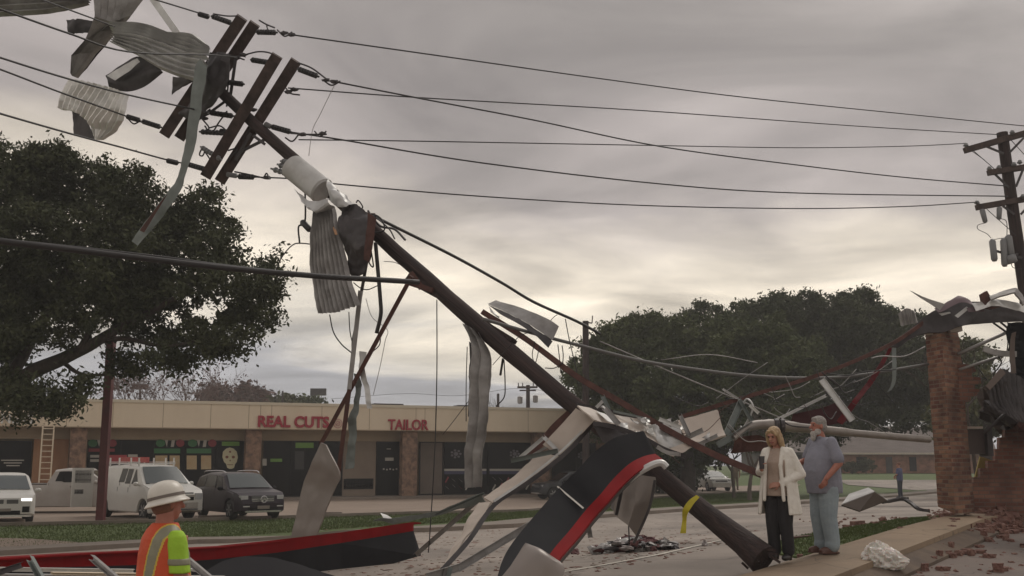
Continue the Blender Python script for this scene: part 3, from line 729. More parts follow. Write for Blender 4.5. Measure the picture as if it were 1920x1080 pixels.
drop([(1060, 598), (1068, 640), (1080, 690), (1084, 720)], .008, 'wire hanging from the sloping cable toward the tree', off=.5)
drop([(1046, 646), (1050, 680), (1052, 700), (1056, 670), (1054, 648)], .008, 'wire loop below the trough panel', off=.3)
drop([(1003, 640), (998, 665), (1004, 680), (1012, 648)], .007, 'small wire loop between the pole and rust rod', off=.2)
drop([(1022, 690), (1040, 690), (1056, 680)], .008, 'tiny wire arc above the pole', off=.2)
drop([(1025, 610), (1038, 595), (1045, 590)], .006, 'short wire joining the trough panel to the sloping cable', off=.6)
drop([(720, 490), (740, 492), (758, 500)], .006, 'thin wisp of wire beside the pole below the clamp')
drop([(1180, 1020), (1178, 940), (1186, 880)], .010, 'wire behind the hanging taupe panel', off=.6)
drop([(880, 750), (850, 790), (830, 815)], .006, 'thin slanting wire before the tailor window', off=1)
drop([(1390, 768), (1400, 748), (1412, 765), (1395, 800), (1388, 800)], .016, 'curled pale conduit loop on the grey bars', off=3, m=M_galv)
for pts, l in (([(684, 398), (700, 410), (690, 420), (700, 435), (720, 432), (716, 412), (700, 402), (680, 408)], 'tangle of wire at the upper clamp'), ([(668, 380), (672, 376), (680, 388), (675, 395), (690, 400), (710, 412), (730, 430), (740, 448)], 'wire coil running down the pole edge from the crumpled wrap'), ([(690, 455), (695, 480), (692, 492), (700, 500), (696, 470)], 'loose wire knot beneath the dark sheet')):
    drop(pts, .013, l, off=-.3)
drop([(562, 456), (560, 425), (572, 415), (572, 350)], .018, 'hooked rod hanging left of the corrugated sheet', cat='rod')
g = MB(); g.lathe(Q(566, 415), Q(582, 432), [(0, .04), (.1, .06), (.9, .06), (1, .04)], 10)
g.build('lightning_arrester', M_ins, label='small grey arrester hanging left of the corrugated sheet', cat='arrester', smooth=True)
# ================================================================ rods and struts
def strut(p, q, w, t, label, m=M_rust, off=0, off2=None, name='steel_rod', cat='rod', ang=False, up=Vector((0, -1, 0))):
    g = MB(); a, b = Q(*p, off), Q(*q, off if off2 is None else off2)
    if ang:
        z = (b - a).normalized(); x = up.cross(z).normalized(); y = z.cross(x)
        g.bar(a, b, w, t, up); g.bar(a + x * (w / 2 - t / 2) - y * (w / 2 + t / 2), b + x * (w / 2 - t / 2) - y * (w / 2 + t / 2), t, w * .98, up)
    else: g.bar(a, b, w, t, up)
    return g.build(name, m, label=label, cat=cat)
strut((772, 518), (602, 832), .065, .065, 'long slanting rust brown rod from the pole down to the curved taupe panel', off=-.35, off2=.0)
strut((676, 545), (655, 730), .075, .05, 'tall grey brown strut under the thick cable', M_galvd, off=-.2)
strut((655, 730), (634, 892), .07, .05, 'lower rust red strut ending above the street', off=-.2)
g = MB(); g.tube(catmull([Q(*p, -.3) for p in [(704, 455), (708, 500), (713, 560), (714, 590), (706, 625)]], 6), .034, 8); g.build('steel_rod', M_wire, smooth=True, label='upright bent dark rod under the upper clamp', cat='rod')
strut((688, 490), (672, 580), .05, .05, 'short dark rod beside the dark hanging sheet', M_galvdd, off=-.1)
g = MB(); rodp = catmull([Q(*p, .25) for p in [(905, 585), (985, 635), (1080, 705), (1160, 752), (1240, 800), (1330, 848), (1432, 892)]], 6)
for a, b in zip(rodp, rodp[1:]): g.bar(a, b + (b - a) * .02, .085, .06)
g.build('steel_rod', M_rust, label='very long rust brown member running beside the pole down to the woman', cat='rod')
# ================================================================ metal sheets
def row(off, *pts): return [(x, y, dp(x) + off) for x, y in pts]
sheet('corrugated_sheet', [row(-1.5, (-60, -34), (60, -40), (175, -16)), row(-1.5, (-60, 34), (90, 24), (166, 8))], M_galvd, 'dark corrugated roof sheet filling the upper left corner', corr=('v', 6, .045), crumple=.02, nu=20, nv=48)
sheet('corrugated_sheet', [row(-.6, (172, -20), (225, -18), (280, -22)), row(-.6, (175, 30), (212, 42), (242, 30)), row(-.5, (158, 75), (190, 58), (215, 62)), row(-.4, (134, 105), (152, 100), (178, 100)), row(-.4, (134, 138), (137, 143), (144, 146))], M_galvd, 'narrow corrugated sheet twisting down from the top edge', corr=('u', 7, .035), crumple=.02, nu=42, nv=40, lin=True)
sheet('metal_sheet', [row(-.3, (216, -10), (270, -12)), row(-.3, (212, 42), (240, 38)), row(-.3, (165, 90), (218, 60)), row(-.3, (140, 140), (148, 145))], M_galvdd, 'dark folded flap behind the twisting narrow sheet', crumple=.02, nu=14, nv=30, lin=True)
sheet('metal_sheet', [row(-.2, (122, 36), (150, 36), (182, 40)), row(-.2, (130, 66), (150, 62), (180, 62))], M_galvdd, 'small dark jagged scrap left of the twisting sheet', crumple=.05, jag=.8, nu=14, nv=8)
sheet('corrugated_sheet', [row(-.9, (205, 42), (270, 42), (318, 60), (362, 60), (394, 88)), row(-1.0, (212, 62), (262, 68), (310, 84), (350, 100), (390, 104)), row(-1.0, (208, 80), (255, 103), (300, 130), (340, 146), (374, 155))], M_galv, 'widest corrugated sheet speared on the top crossarm', corr=('v', 9, .06), crumple=.05, nu=22, nv=72, jag=.9, lin=True)
sheet('metal_sheet', [row(-.6, (215, 68), (250, 64), (285, 70), (306, 74)), row(-.75, (213, 62), (250, 60), (290, 66), (310, 62))], M_galvdd, 'dark torn fold on top of the widest corrugated sheet', crumple=.04, nu=16, nv=6)
sheet('metal_sheet', [row(-.5, (198, 142), (236, 116), (262, 106), (300, 122)), row(-.6, (202, 152), (226, 150), (262, 140), (302, 132)), row(-.5, (204, 163), (238, 172), (272, 162), (306, 136))], M_galvdd, 'dark curved trough hanging below the widest corrugated sheet', crumple=.02, nu=20, nv=12)
sheet('metal_sheet', [row(-.75, (200, 142), (240, 118), (258, 110)), row(-.8, (216, 151), (240, 134), (262, 116))], M_galv, 'pale lip along the dark curved trough', crumple=.02, nu=10, nv=4)
sheet('corrugated_sheet', [row(-.8, (126, 146), (172, 155), (212, 165), (239, 176)), row(-.9, (112, 178), (150, 182), (190, 205), (234, 205)), row(-.9, (106, 201), (142, 208), (168, 232), (228, 226)), row(-.8, (138, 206), (160, 212), (176, 240), (215, 246)), row(-.8, (140, 208), (162, 214), (180, 262), (190, 262))], M_galvl, 'light crumpled corrugated sheet hanging above the oak crown', corr=('u', 12, .040), crumple=.03, nu=84, nv=26, jag=.3, lin=True)
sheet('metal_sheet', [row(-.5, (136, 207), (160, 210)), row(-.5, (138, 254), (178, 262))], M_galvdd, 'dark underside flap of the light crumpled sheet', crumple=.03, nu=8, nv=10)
sheet('metal_strip', [row(-1.2, (375, 110), (386, 126)), row(-1.2, (366, 126), (388, 128)), row(-1.2, (357, 200), (377, 200)), row(-1.2, (346, 280), (364, 280)), row(-1.2, (334, 330), (346, 335)), row(-1.2, (312, 362), (334, 366)), row(-1.1, (280, 405), (300, 412)), row(-1.1, (246, 452), (258, 461))], M_green, 'long grey green gutter strip dangling from the top crossarm', crumple=.03, nu=6, nv=60)
sheet('metal_strip', [row(-1.3, (306, 372), (314, 364)), row(-1.2, (262, 432), (270, 436))], M_rust, 'rusty lining inside the lower end of the gutter strip', nu=3, nv=8)
sheet('metal_strip', [row(-.7, (276, -6), (292, -6)), row(-.7, (300, 28), (314, 26)), row(-.7, (324, 62), (338, 60))], M_galv, 'flat grey bar coming down from the top edge', nu=4, nv=10)
sheet('metal_sheet', [row(-.45, (392, 96), (414, 98), (434, 104)), row(-.6, (380, 140), (400, 150), (424, 158)), row(-.45, (350, 200), (372, 215), (398, 200)), row(-.4, (334, 212), (352, 222), (378, 214))], M_galvdd, 'dark bent sheet draped over the middle of the top crossarm', crumple=.07, nu=22, nv=30, jag=.6)
sheet('metal_sheet', [row(-.95, (326, 144), (350, 146), (372, 148)), row(-.9, (322, 178), (338, 166), (352, 156))], M_galvdd, 'small torn scrap under the widest corrugated sheet', crumple=.04, nu=8, nv=6, jag=.7)
# under and around the transformer
sheet('metal_sheet', [row(-.72, (552, 352), (580, 378), (618, 372)), row(-.9, (566, 378), (588, 396), (618, 380)), row(-.72, (592, 400), (606, 398), (628, 386))], M_galv, 'crumpled sheet cradling the underside of the white transformer', crumple=.06, nu=20, nv=14)
sheet('metal_sheet', [row(-.42, (614, 336), (636, 358), (664, 384)), row(-.62, (612, 350), (634, 366), (656, 382)), row(-.62, (618, 378), (634, 388), (650, 388))], M_galv, 'crumpled grey wrap round the pole below the transformer', crumple=.07, nu=20, nv=16)
sheet('corrugated_sheet', [row(-.65, (588, 396), (604, 390), (626, 388)), row(-.7, (582, 440), (606, 430), (634, 430)), row(-.7, (580, 495), (612, 500), (650, 498)), row(-.7, (587, 540), (620, 540), (660, 535)), row(-.7, (595, 588), (632, 586), (672, 572))], M_galvd, 'tall corrugated sheet hanging straight down below the transformer', corr=('u', 9, .035), crumple=.025, nu=54, nv=40, jag=.2, lin=True)
sheet('metal_sheet', [row(-.40, (640, 384), (668, 384), (696, 402)), row(-.7, (636, 430), (665, 440), (700, 430)), row(-.6, (648, 478), (672, 485), (692, 480)), row(-.45, (658, 520), (672, 518), (684, 512))], M_galvdd, 'dark sheet wrapped over the pole beside the tall corrugated one', crumple=.08, nu=26, nv=34, jag=.6)
sheet('metal_sheet', [row(-.80, (690, 398), (706, 410)), row(-.8, (686, 440), (700, 450)), row(-.75, (682, 486), (692, 492))], M_rust, 'narrow rust edge strip on the dark wrapped sheet', crumple=.03, nu=5, nv=16)
sheet('metal_strip', [row(-.3, (612, 390), (618, 388)), row(-.85, (628, 440), (633, 440))], M_wood, 'brown wood sliver across the tall corrugated sheet', nu=3, nv=8)
sheet('metal_sheet', [row(-.15, (866, 606), (880, 612), (900, 625)), row(-.2, (880, 650), (900, 655), (922, 665)), row(-.25, (876, 720), (898, 720), (924, 715)), row(-.3, (874, 790), (896, 790), (918, 780)), row(-.3, (868, 850), (888, 848), (910, 845)), row(-.3, (867, 915), (886, 914), (906, 912))], M_galvd, 'long twisted sheet hanging from mid pole before the shop fascia', corr=('u', 2.5, .05), crumple=.035, nu=30, nv=70)
sheet('metal_sheet', [row(-.05, (880, 640), (892, 655)), row(-.05, (880, 720), (889, 720)), row(-.1, (876, 780), (886, 790))], M_galvdd, 'dark folded edge of the long twisted sheet', crumple=.04, nu=6, nv=22)
sheet('trough_panel', [row(.35, (915, 570), (985, 604), (1020, 626), (1036, 638)), row(.55, (930, 563), (985, 580), (1030, 600), (1048, 612))], M_galvd, 'grey boxed trough panel perched on the cable right of the pole', crumple=.02, nu=20, nv=8)
sheet('trough_panel', [row(.25, (938, 590), (980, 612), (1012, 636), (1028, 652)), row(.35, (916, 572), (985, 605), (1020, 627), (1036, 640))], M_galvdd, 'shadowed lower flange of the boxed trough panel', crumple=.03, nu=18, nv=6)  # lower flange in a darker steel than the upper face
sheet('metal_sheet', [row(.3, (916, 572), (922, 586)), row(.3, (930, 590), (940, 600))], M_galvl, 'pale scrap at the left end of the trough panel', crumple=.04, nu=6, nv=4)
sheet('metal_strip', [row(-.1, (672, 658), (688, 660)), row(-.1, (674, 700), (686, 702)), row(-.1, (684, 735), (693, 735)), row(-.1, (688, 766), (697, 766))], M_galv, 'short twisted grey strip hanging by the crossing struts', crumple=.05, nu=5, nv=20)
sheet('metal_strip', [row(.0, (664, 700), (674, 702)), row(.0, (665, 755), (676, 755)), row(.0, (656, 790), (671, 792)), row(.0, (652, 835), (667, 835)), row(.0, (646, 880), (665, 878))], M_green, 'long grey green torn strip reaching the shop windows', crumple=.07, nu=7, nv=34)
sheet('curved_panel', [row(-1.2, (603, 830), (612, 834)), row(-1.2, (586, 866), (637, 888)), row(-1.1, (570, 905), (628, 915)), row(-1.1, (560, 950), (612, 955)), row(-1.1, (547, 1006), (596, 1003))], M_tan, 'curved taupe panel standing on the red and black beam', crumple=.02, nu=16, nv=26, th=.03)
# ================================================================ red and black fascia beams
def lin(pts, i, j, t): return Vector(pts[i]).lerp(Vector(pts[j]), t)
def beam_long():
    # stations: (px, top, stripe bottom, black bottom, depth)
    st = [(-120, 1052, 1084, 1190, 11.0), (0, 1044, 1069, 1150, 12.0), (110, 1038, 1064, 1130, 13.2), (250, 1032, 1060, 1115, 14.6), (400, 1024, 1049, 1108, 16.2), (520, 1012, 1036, 1098, 17.4), (640, 998, 1018, 1085, 18.6), (772, 979, 996, 1042, 19.8)]
    o = thing('fascia_beam', 'long straight black fascia beam with a red top stripe lying along the lower left street', 'fascia beam', tuple(P(400, 1090, 16)))
    th = .5
    def face(k0, k1, m, nm, extra=0):
        a = MB(); F_ = []; B_ = []
        for s in st:
            x, d = s[0], s[4]; xx = x + (14 if s is st[-1] and k1 == 3 else 0)
            lean = .0
            top = P(x, s[k0], d); bot = P(xx, s[k1], d - (.12 if k1 == 3 else 0)); F_.append((top, bot))
        n = len(F_); vs = []
        for t, b in F_: vs += [t, b, b + Vector((.03, .05, 0)), t + Vector((.03, .05, 0))]
        fs = []
        for i in range(n - 1):
            q = i * 4
            for e in ((0, 1), (1, 2), (2, 3), (3, 0)): fs.append((q + e[0], q + e[1], q + 4 + e[1], q + 4 + e[0]))
        fs += [(0, 1, 2, 3), (n * 4 - 1, n * 4 - 2, n * 4 - 3, n * 4 - 4)]
        a.add(vs, fs); a.build(nm, m, o)
    face(1, 2, M_redp, 'red_stripe'); face(2, 3, M_blk, 'black_face')
    g = MB()
    for (a, b) in zip(st, st[1:]):   # sheet metal returning behind the stripe
        p = P(a[0], a[1], a[4]) + Vector((.03, .06, 0)); q = P(b[0], b[1], b[4]) + Vector((.03, .06, 0)); h = Vector((.12, .16, -.02))
        g.add([p, q, q + h, p + h, p + Vector((0, 0, -.02)), q + Vector((0, 0, -.02)), q + h + Vector((0, 0, -.02)), p + h + Vector((0, 0, -.02))], [(0, 1, 2, 3), (7, 6, 5, 4), (0, 4, 5, 1), (1, 5, 6, 2), (2, 6, 7, 3), (3, 7, 4, 0)])
    g.build('top_return', M_redp, o)
beam_long()
def beam_curved():
    o = thing('fascia_beam', 'curved black fascia beam with red edge draped over the leaning pole', 'fascia beam', tuple(P(1080, 1090, 12.5)))
    # rows across: outer (black) edge, stripe start, stripe end ; stations along
    st = [((1206, 808), (1218, 843), (1244, 862), 14.3), ((1185, 812), (1196, 848), (1226, 866), 14.1), ((1150, 822), (1172, 858), (1196, 884), 13.8), ((1112, 850), (1142, 886), (1165, 912), 13.5), ((1080, 884), (1116, 918), (1138, 943), 13.2), ((1050, 913), (1090, 945), (1112, 972), 13.0),
          ((1010, 958), (1058, 985), (1082, 1010), 12.6), ((968, 1008), (1030, 1018), (1052, 1044), 12.2), ((944, 1046), (1010, 1050), (1032, 1072), 11.9), ((930, 1090), (995, 1095), (1010, 1110), 11.5)]
    st0 = st
    for k0, k1, m, nm in ((0, 1, M_blk, 'black_face'), (1, 2, M_redp, 'red_stripe')):
        st = [(s[0], (lerp(s[1][0], s[2][0], .40), lerp(s[1][1], s[2][1], .40)), s[2], s[3]) for s in st0]
        a = MB(); vs = []; n = 0; cc0 = catmull([P(*s[k0], s[3]) for s in st], 4); cc1 = catmull([P(*s[k1], s[3] - (.05 if k1 == 2 else .0)) for s in st], 4)
        th = Vector((.02, .055, -.01))
        for t, b in zip(cc0, cc1):
            if k0 == 1: pass
            vs += [t, b, b + th, t + th]
        n = len(cc0); fs = []
        for i in range(n - 1):
            q = i * 4
            for e in ((0, 1), (1, 2), (2, 3), (3, 0)): fs.append((q + e[0], q + e[1], q + 4 + e[1], q + 4 + e[0]))
        fs += [(0, 1, 2, 3), (n * 4 - 1, n * 4 - 2, n * 4 - 3, n * 4 - 4)]
        a.add(vs, fs); a.build(nm, m, o, auto=30)
    a = MB(); e = catmull([P(*s[2], s[3]) + Vector((.01, .03, -.02)) for s in st], 4); vs = []
    for p in e: vs += [p, p + Vector((.0, .0, -.015)), p + Vector((.02, .30, -.07)), p + Vector((.02, .30, -.055))]
    n = len(e); fs = []
    for i in range(n - 1):
        q = i * 4
        for k in ((0, 1), (1, 2), (2, 3), (3, 0)): fs.append((q + k[0], q + k[1], q + 4 + k[1], q + 4 + k[0]))
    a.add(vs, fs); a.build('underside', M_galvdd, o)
    a = MB(); a.bar(P(1045, 912, 13.0), P(1094, 953, 12.95), .02, .02); a.build('joint_strip', M_galvl, o)
    a = MB(); a.tube(catmull([P(x, y, 13.9) for x, y in [(1165, 912), (1195, 888), (1222, 872), (1240, 868), (1250, 876)]], 5), .045, 8); a.build('bent_lip', M_galv, o)
beam_curved()
D_ = lambda *p: [(x, y, d) for x, y, d in p]
sheet('curved_panel', [D_((985, 1018, 11.2), (992, 1022, 11.2), (1000, 1026, 11.2)), D_((960, 1058, 11.1), (1010, 1040, 11.0), (1054, 1060, 11.1)), D_((930, 1095, 11), (990, 1095, 10.9), (1050, 1095, 11)), D_((915, 1130, 10.9), (985, 1130, 10.8), (1045, 1130, 10.9))], M_tan, 'taupe curved panel end poking up at the bottom of the curved beam', crumple=.02, nu=18, nv=14, th=.02)
sheet('metal_scrap', [D_((1036, 1050, 11.3), (1052, 1062, 11.3)), D_((1030, 1062, 11.3), (1050, 1078, 11.3))], M_redp, 'red scrap at the tip of the lower taupe panel', nu=4, nv=4)
# studs and dark dome in front of the long beam
sheet('curved_panel', [D_((345, 1100, 13.2), (420, 1052, 14.5), (500, 1044, 15.3), (580, 1064, 15.8), (660, 1092, 16)), D_((330, 1130, 13), (430, 1110, 14), (520, 1110, 14.8), (600, 1120, 15.2), (690, 1130, 15.4))], mat('charcoal_panel', (.022, .021, .024), .85, spec=.2), 'dark grey domed panel against the front of the long beam', crumple=.02, nu=24, nv=8)
def stud(p, q, d0, d1, w, label, m=M_galvd, name='metal_stud', cat='metal stud'):
    a, b = P(*p, d0), P(*q, d1); g = MB(); z = (b - a).normalized(); x = Vector((0, -1, 0)).cross(z).normalized(); y = z.cross(x)
    g.bar(a, b, w, .004); g.bar(a + x * w / 2 + y * .022, b + x * w / 2 + y * .022, .004, .046); g.bar(a - x * w / 2 + y * .022, b - x * w / 2 + y * .022, .004, .046)
    return g.build(name, m, label=label, cat=cat)
stud((60, 1048), (100, 1120), 11, 10.4, .055, 'metal stud poking up at far left in front of the red stripe', M_green)
stud((176, 1046), (262, 1120), 11.2, 10.2, .05, 'slanting metal stud left of the worker'); stud((350, 1046), (432, 1115), 12.2, 11.2, .06, 'slanting metal stud right of the worker')
stud((-40, 1066), (250, 1070), 11.0, 12, .035, 'pale horizontal stud below the red stripe', M_galvl); stud((95, 1074), (262, 1076), 11.2, 12, .02, 'cream edged stud just under the pale one', M_beige)
stud((-20, 1080), (40, 1060), 10.5, 10.8, .05, 'short dark stud at the lower left corner', M_galvdd); stud((330, 1062), (372, 1070), 12.8, 12.9, .02, 'white splinter right of the worker', M_white)
stud((-30, 1078), (420, 1082), 11.4, 12.8, .03, 'long thin stud along the bottom left edge', M_galv)
stud((780, 1040), (905, 930), 18.0, 16.6, .07, 'brown channel from the long beam end up to the light soffit panels', M_galvd)
stud((800, 1082), (860, 1064), 13.3, 13.6, .09, 'brown channel at the bottom centre', M_galvd); stud((858, 1066), (1010, 974), 13.6, 15.2, .09, 'brown channel crossing low from centre to the curved beam', M_galvd)
stud((838, 1068), (830, 1100), 13.5, 13.4, .07, 'upright stub where the brown channels meet', M_galvdd); stud((845, 1064), (836, 1100), 13.2, 13.1, .05, 'second upright stub where the brown channels meet', M_green)
stud((1100, 968), (1107, 1008), 15.2, 15.2, .06, 'grey leg behind the curved beam', M_galvd); stud((1092, 980), (1106, 1000), 15.1, 15.2, .03, 'thin diagonal brace behind the curved beam', M_galvd)
stud((958, 864), (1046, 845), 15.3, 15.0, .06, 'grey green stud lying across the light panels', M_green); stud((975, 858), (1020, 820), 15.4, 15.4, .05, 'stud of the small triangular frame, left side', M_galv)
stud((1020, 820), (1046, 846), 15.35, 15.1, .05, 'stud of the small triangular frame, right side', M_galv); stud((990, 858), (1032, 834), 15.6, 15.5, .03, 'inner stud of the small triangular frame', M_galv)
stud((816, 965), (908, 925), 16.5, 16.0, .03, 'thin green grey edge strip above the bent spread flashing', M_green)
# light soffit canopy
sheet('soffit_panel', [D_((1080, 766, 15.3), (1098, 776, 15.25), (1115, 788, 15.2)), D_((1018, 834, 15.3), (1036, 846, 15.25), (1054, 855, 15.2))], M_cream, 'upper light soffit panel folded over the pole', crumple=.02, nu=18, nv=20, th=.02)
sheet('soffit_panel', [D_((1010, 848, 15.5), (1052, 856, 15.3)), D_((958, 898, 15.3), (985, 905, 15.1)), D_((906, 930, 15.1), (926, 944, 14.9))], M_cream, 'middle light soffit panel sloping down left', crumple=.04, nu=12, nv=22, th=.02)
sheet('soffit_panel', [D_((898, 942, 15.0), (922, 944, 14.8)), D_((868, 995, 14.6), (890, 990, 14.4)), D_((828, 1064, 14.0), (838, 1060, 13.9))], M_cream, 'lowest light soffit panel tapering to the street', crumple=.03, nu=10, nv=22, th=.02)
def path(pts, w, t, m, label, name='edge_trim', cat='metal trim'):
    g = MB(); q = catmull([P(*p) for p in pts], 5)
    for a, b in zip(q, q[1:]): g.bar(a, b + (b - a) * .03, w, t)
    return g.build(name, m, label=label, cat=cat)
path([(1116, 790, 15.4), (1060, 850, 15.1), (990, 905, 14.9), (928, 945, 14.7), (880, 1012, 14.2), (828, 1070, 13.7)], .06, .12, M_galvdd, 'dark lower edge trim running the length of the light soffit')
path([(1114, 786, 15.3), (1052, 846, 15.05), (985, 900, 14.85), (926, 940, 14.65)], .03, .03, M_galv, 'thin grey bead above the dark soffit trim')
path([(1078, 765, 16.0), (1040, 800, 15.9), (1015, 830, 15.8), (985, 858, 15.6)], .10, .05, M_rust, 'brown upper edge trim of the light soffit')
sheet('bent_flashing', [D_((700, 975, 17.5), (760, 968, 17.2), (820, 958, 16.8), (900, 926, 16)), D_((720, 982, 17.5), (800, 972, 17.0), (850, 958, 16.6), (912, 940, 16))], M_green, 'grey green flashing spread out low over the grass verge', crumple=.05, nu=26, nv=6)
sheet('metal_scrap', [D_((713, 962, 19), (726, 966, 19)), D_((722, 976, 18.8), (744, 978, 18.8))], M_galv, 'small grey scrap standing on the end of the long beam', nu=5, nv=5)
sheet('soffit_panel', [D_((1082, 762, 15.15), (1108, 768, 15.25), (1136, 778, 15.35)), D_((1113, 788, 14.85), (1135, 794, 14.95), (1158, 797, 14.95))], M_cream, 'first light panel right of the fold on the pole', crumple=.02, nu=14, nv=10, th=.02)
sheet('soffit_panel', [D_((1118, 771, 15.15), (1134, 776, 15.15)), D_((1140, 790, 14.9), (1156, 795, 14.9))], M_white, 'glossy cream strip between the light panels', nu=6, nv=8)
sheet('soffit_panel', [D_((1150, 778, 15.35), (1190, 786, 15.45), (1232, 800, 15.55)), D_((1162, 800, 15.05), (1205, 822, 15.05), (1245, 838, 15.05))], M_cream, 'second light panel right of the fold', crumple=.03, nu=16, nv=12, th=.02)
sheet('soffit_panel', [D_((1215, 792, 15.25), (1250, 796, 15.25), (1272, 800, 15.25)), D_((1228, 812, 15.15), (1250, 822, 15.05), (1280, 818, 15.05)), D_((1240, 840, 15.05), (1260, 846, 14.95), (1282, 836, 14.95))], M_galv, 'crushed grey sheet between the light panels', crumple=.13, nu=26, nv=18)
sheet('soffit_panel', [D_((1268, 790, 16.6), (1310, 779, 16.6), (1346, 768, 16.6)), D_((1284, 818, 16.4), (1320, 812, 16.4), (1354, 800, 16.4)), D_((1296, 832, 16.2), (1330, 826, 16.2), (1361, 817, 16.2))], M_cream, 'large square light panel at the right end of the wreck', crumple=.015, nu=18, nv=14, th=.03)
sheet('soffit_panel', [D_((1240, 846, 14.95), (1270, 834, 14.95), (1296, 830, 14.95)), D_((1262, 852, 14.85), (1282, 848, 14.85), (1300, 838, 14.85))], M_cream, 'small crumpled cream scrap under the crossed studs', crumple=.06, nu=14, nv=8)
path([(1082, 758, 15.45), (1110, 764, 15.45), (1150, 772, 15.55), (1200, 784, 15.55), (1240, 796, 15.65)], .05, .07, M_galvdd, 'dark top edge trim of the light panels right of the fold')
path([(1150, 771, 15.35), (1195, 781, 15.35), (1230, 790, 15.35)], .03, .03, M_green, 'thin grey bead on the dark top trim')
path([(1112, 794, 14.75), (1150, 800, 14.75), (1200, 818, 14.75), (1245, 842, 14.75), (1285, 856, 14.75)], .06, .06, M_galvdd, 'dark bottom trim of the light panels right of the fold')
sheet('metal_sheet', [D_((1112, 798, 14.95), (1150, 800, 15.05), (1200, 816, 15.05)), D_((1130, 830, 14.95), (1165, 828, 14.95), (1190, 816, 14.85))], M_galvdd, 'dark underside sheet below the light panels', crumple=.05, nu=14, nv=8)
stud((1118, 764), (1130, 752), 15.05, 15.05, .04, 'short pale spike above the first light panel', M_galv); stud((1130, 744), (1142, 770), 15.15, 14.95, .05, 'upright pointed spike above the light panels', M_green)
stud((1134, 766), (1160, 796), 14.85, 14.65, .07, 'grey strap lying across the light panels', M_galvd)
stud((1275, 780), (1292, 818), 15.45, 15.15, .05, 'left stud of the crossed pair before the square panel', M_galvd); stud((1262, 832), (1318, 806), 15.25, 15.25, .07, 'right stud of the crossed pair before the square panel', M_galvd)
stud((1236, 786), (1276, 802), 14.85, 14.75, .05, 'bright edged stud above the rust member', M_galv); stud((1258, 798), (1272, 790), 15.35, 15.25, .05, 'small triangular tab by the bright stud', M_galvl)
stud((1300, 838), (1345, 816), 15.45, 15.55, .05, 'violet grey edge under the square panel', M_galvd)
path([(1232, 838, 14.65), (1250, 848, 14.65), (1275, 852, 14.55)], .05, .05, M_galvd, 'grey lip under the crushed sheet')
stud((1388, 756), (1362, 815), 17, 16.7, .10, 'broad pale grey flat bar right of the square panel', M_green); stud((1345, 835), (1412, 795), 16.5, 16.8, .09, 'pale grey bar rising to the fallen street light', M_green)
stud((1386, 750), (1410, 792), 17, 16.9, .05, 'thin grey brace crossing the wire', M_green); stud((1405, 760), (1422, 775), 16.8, 16.8, .04, 'small white broken stick', M_white)
stud((1355, 730), (1390, 752), 17.2, 17.1, .025, 'slim light bar on the slanting wire', M_galv)
stud((1450, 790), (1548, 742), 17.4, 17.6, .04, 'light grey conduit above the woman', M_galv); stud((1540, 712), (1598, 789), 17.4, 17.2, .10, 'pale grey bar above the man', M_galv)
# thin wires and bars snarled through the wreck
rnd = random.Random(77)
for k in range(30):
    x0 = rnd.uniform(1230, 1640); y0 = lerp(775, 690, (x0 - 1230) / 410) + rnd.uniform(-25, 60); ln_ = rnd.uniform(25, 120); an = rnd.uniform(-.7, .9); d0 = 15.2 + (x0 - 1230) * .007 + rnd.uniform(-.3, .5)
    pts = [(x0 + ln_ * t * math.cos(an) + rnd.uniform(-7, 7), y0 + ln_ * t * math.sin(an) + rnd.uniform(-7, 7) + 10 * math.sin(3.1 * t), d0 + t * .3) for t in (0, .3, .6, 1)]
    g = MB(); g.tube(catmull([P(*p) for p in pts], 5), rnd.choice((.005, .006, .008, .011)), 5)
    g.build('snarled_wire', rnd.choice((M_wire, M_galvdd, M_rust, M_galvd)), smooth=True, label='thin bent wire snarled in the wreckage between the pole and the pier', cat='wire', group='thin bent wires snarled in the wreckage')
for k in range(14):
    x0 = rnd.uniform(1110, 1330); y0 = lerp(770, 815, (x0 - 1110) / 220) + rnd.uniform(-14, 26); w_ = rnd.uniform(8, 22); d0 = 14.9 + (x0 - 1110) * .003
    sheet('metal_scrap', [[(x0, y0, d0), (x0 + w_, y0 + rnd.uniform(-6, 6), d0 + .1)], [(x0 + rnd.uniform(-4, 6), y0 + rnd.uniform(4, 10), d0), (x0 + w_, y0 + rnd.uniform(3, 12), d0 - .1)]], rnd.choice((M_galv, M_galvd, M_galvl)), 'small torn metal shred on the light panels beside the pole fold', crumple=.06, nu=6, nv=5, jag=.6, group='torn metal shreds on the light panels')
# fallen street light pole
g = MB(); g.tube(catmull([P(*p) for p in [(1375, 822, 16.6), (1405, 800, 16.8), (1440, 796, 17), (1500, 802, 17.3), (1600, 812, 17.8), (1742, 824, 18.8)]], 6), [.045] * 6 + [.075] * 6 + [.088] * 6 + [.075] * 6 + [.06] * 7, 12)
slp = g.build('fallen_lamp_pole', mat('aged_aluminium', (.30, .27, .24), .5, .4, col2=(.22, .19, .17), scale=3), auto=40, label='grey tubular street light pole lying level behind the man and woman', cat='lamp pole')
for px, t in ((1455, 0), (1466, 1)):
    g = MB(); c = P(px, 798, 17.05); g.tube([c - Vector((.03, 0, 0)), c + Vector((.03, 0, 0))], .115, 12); g.build('band', M_galvdd, slp)
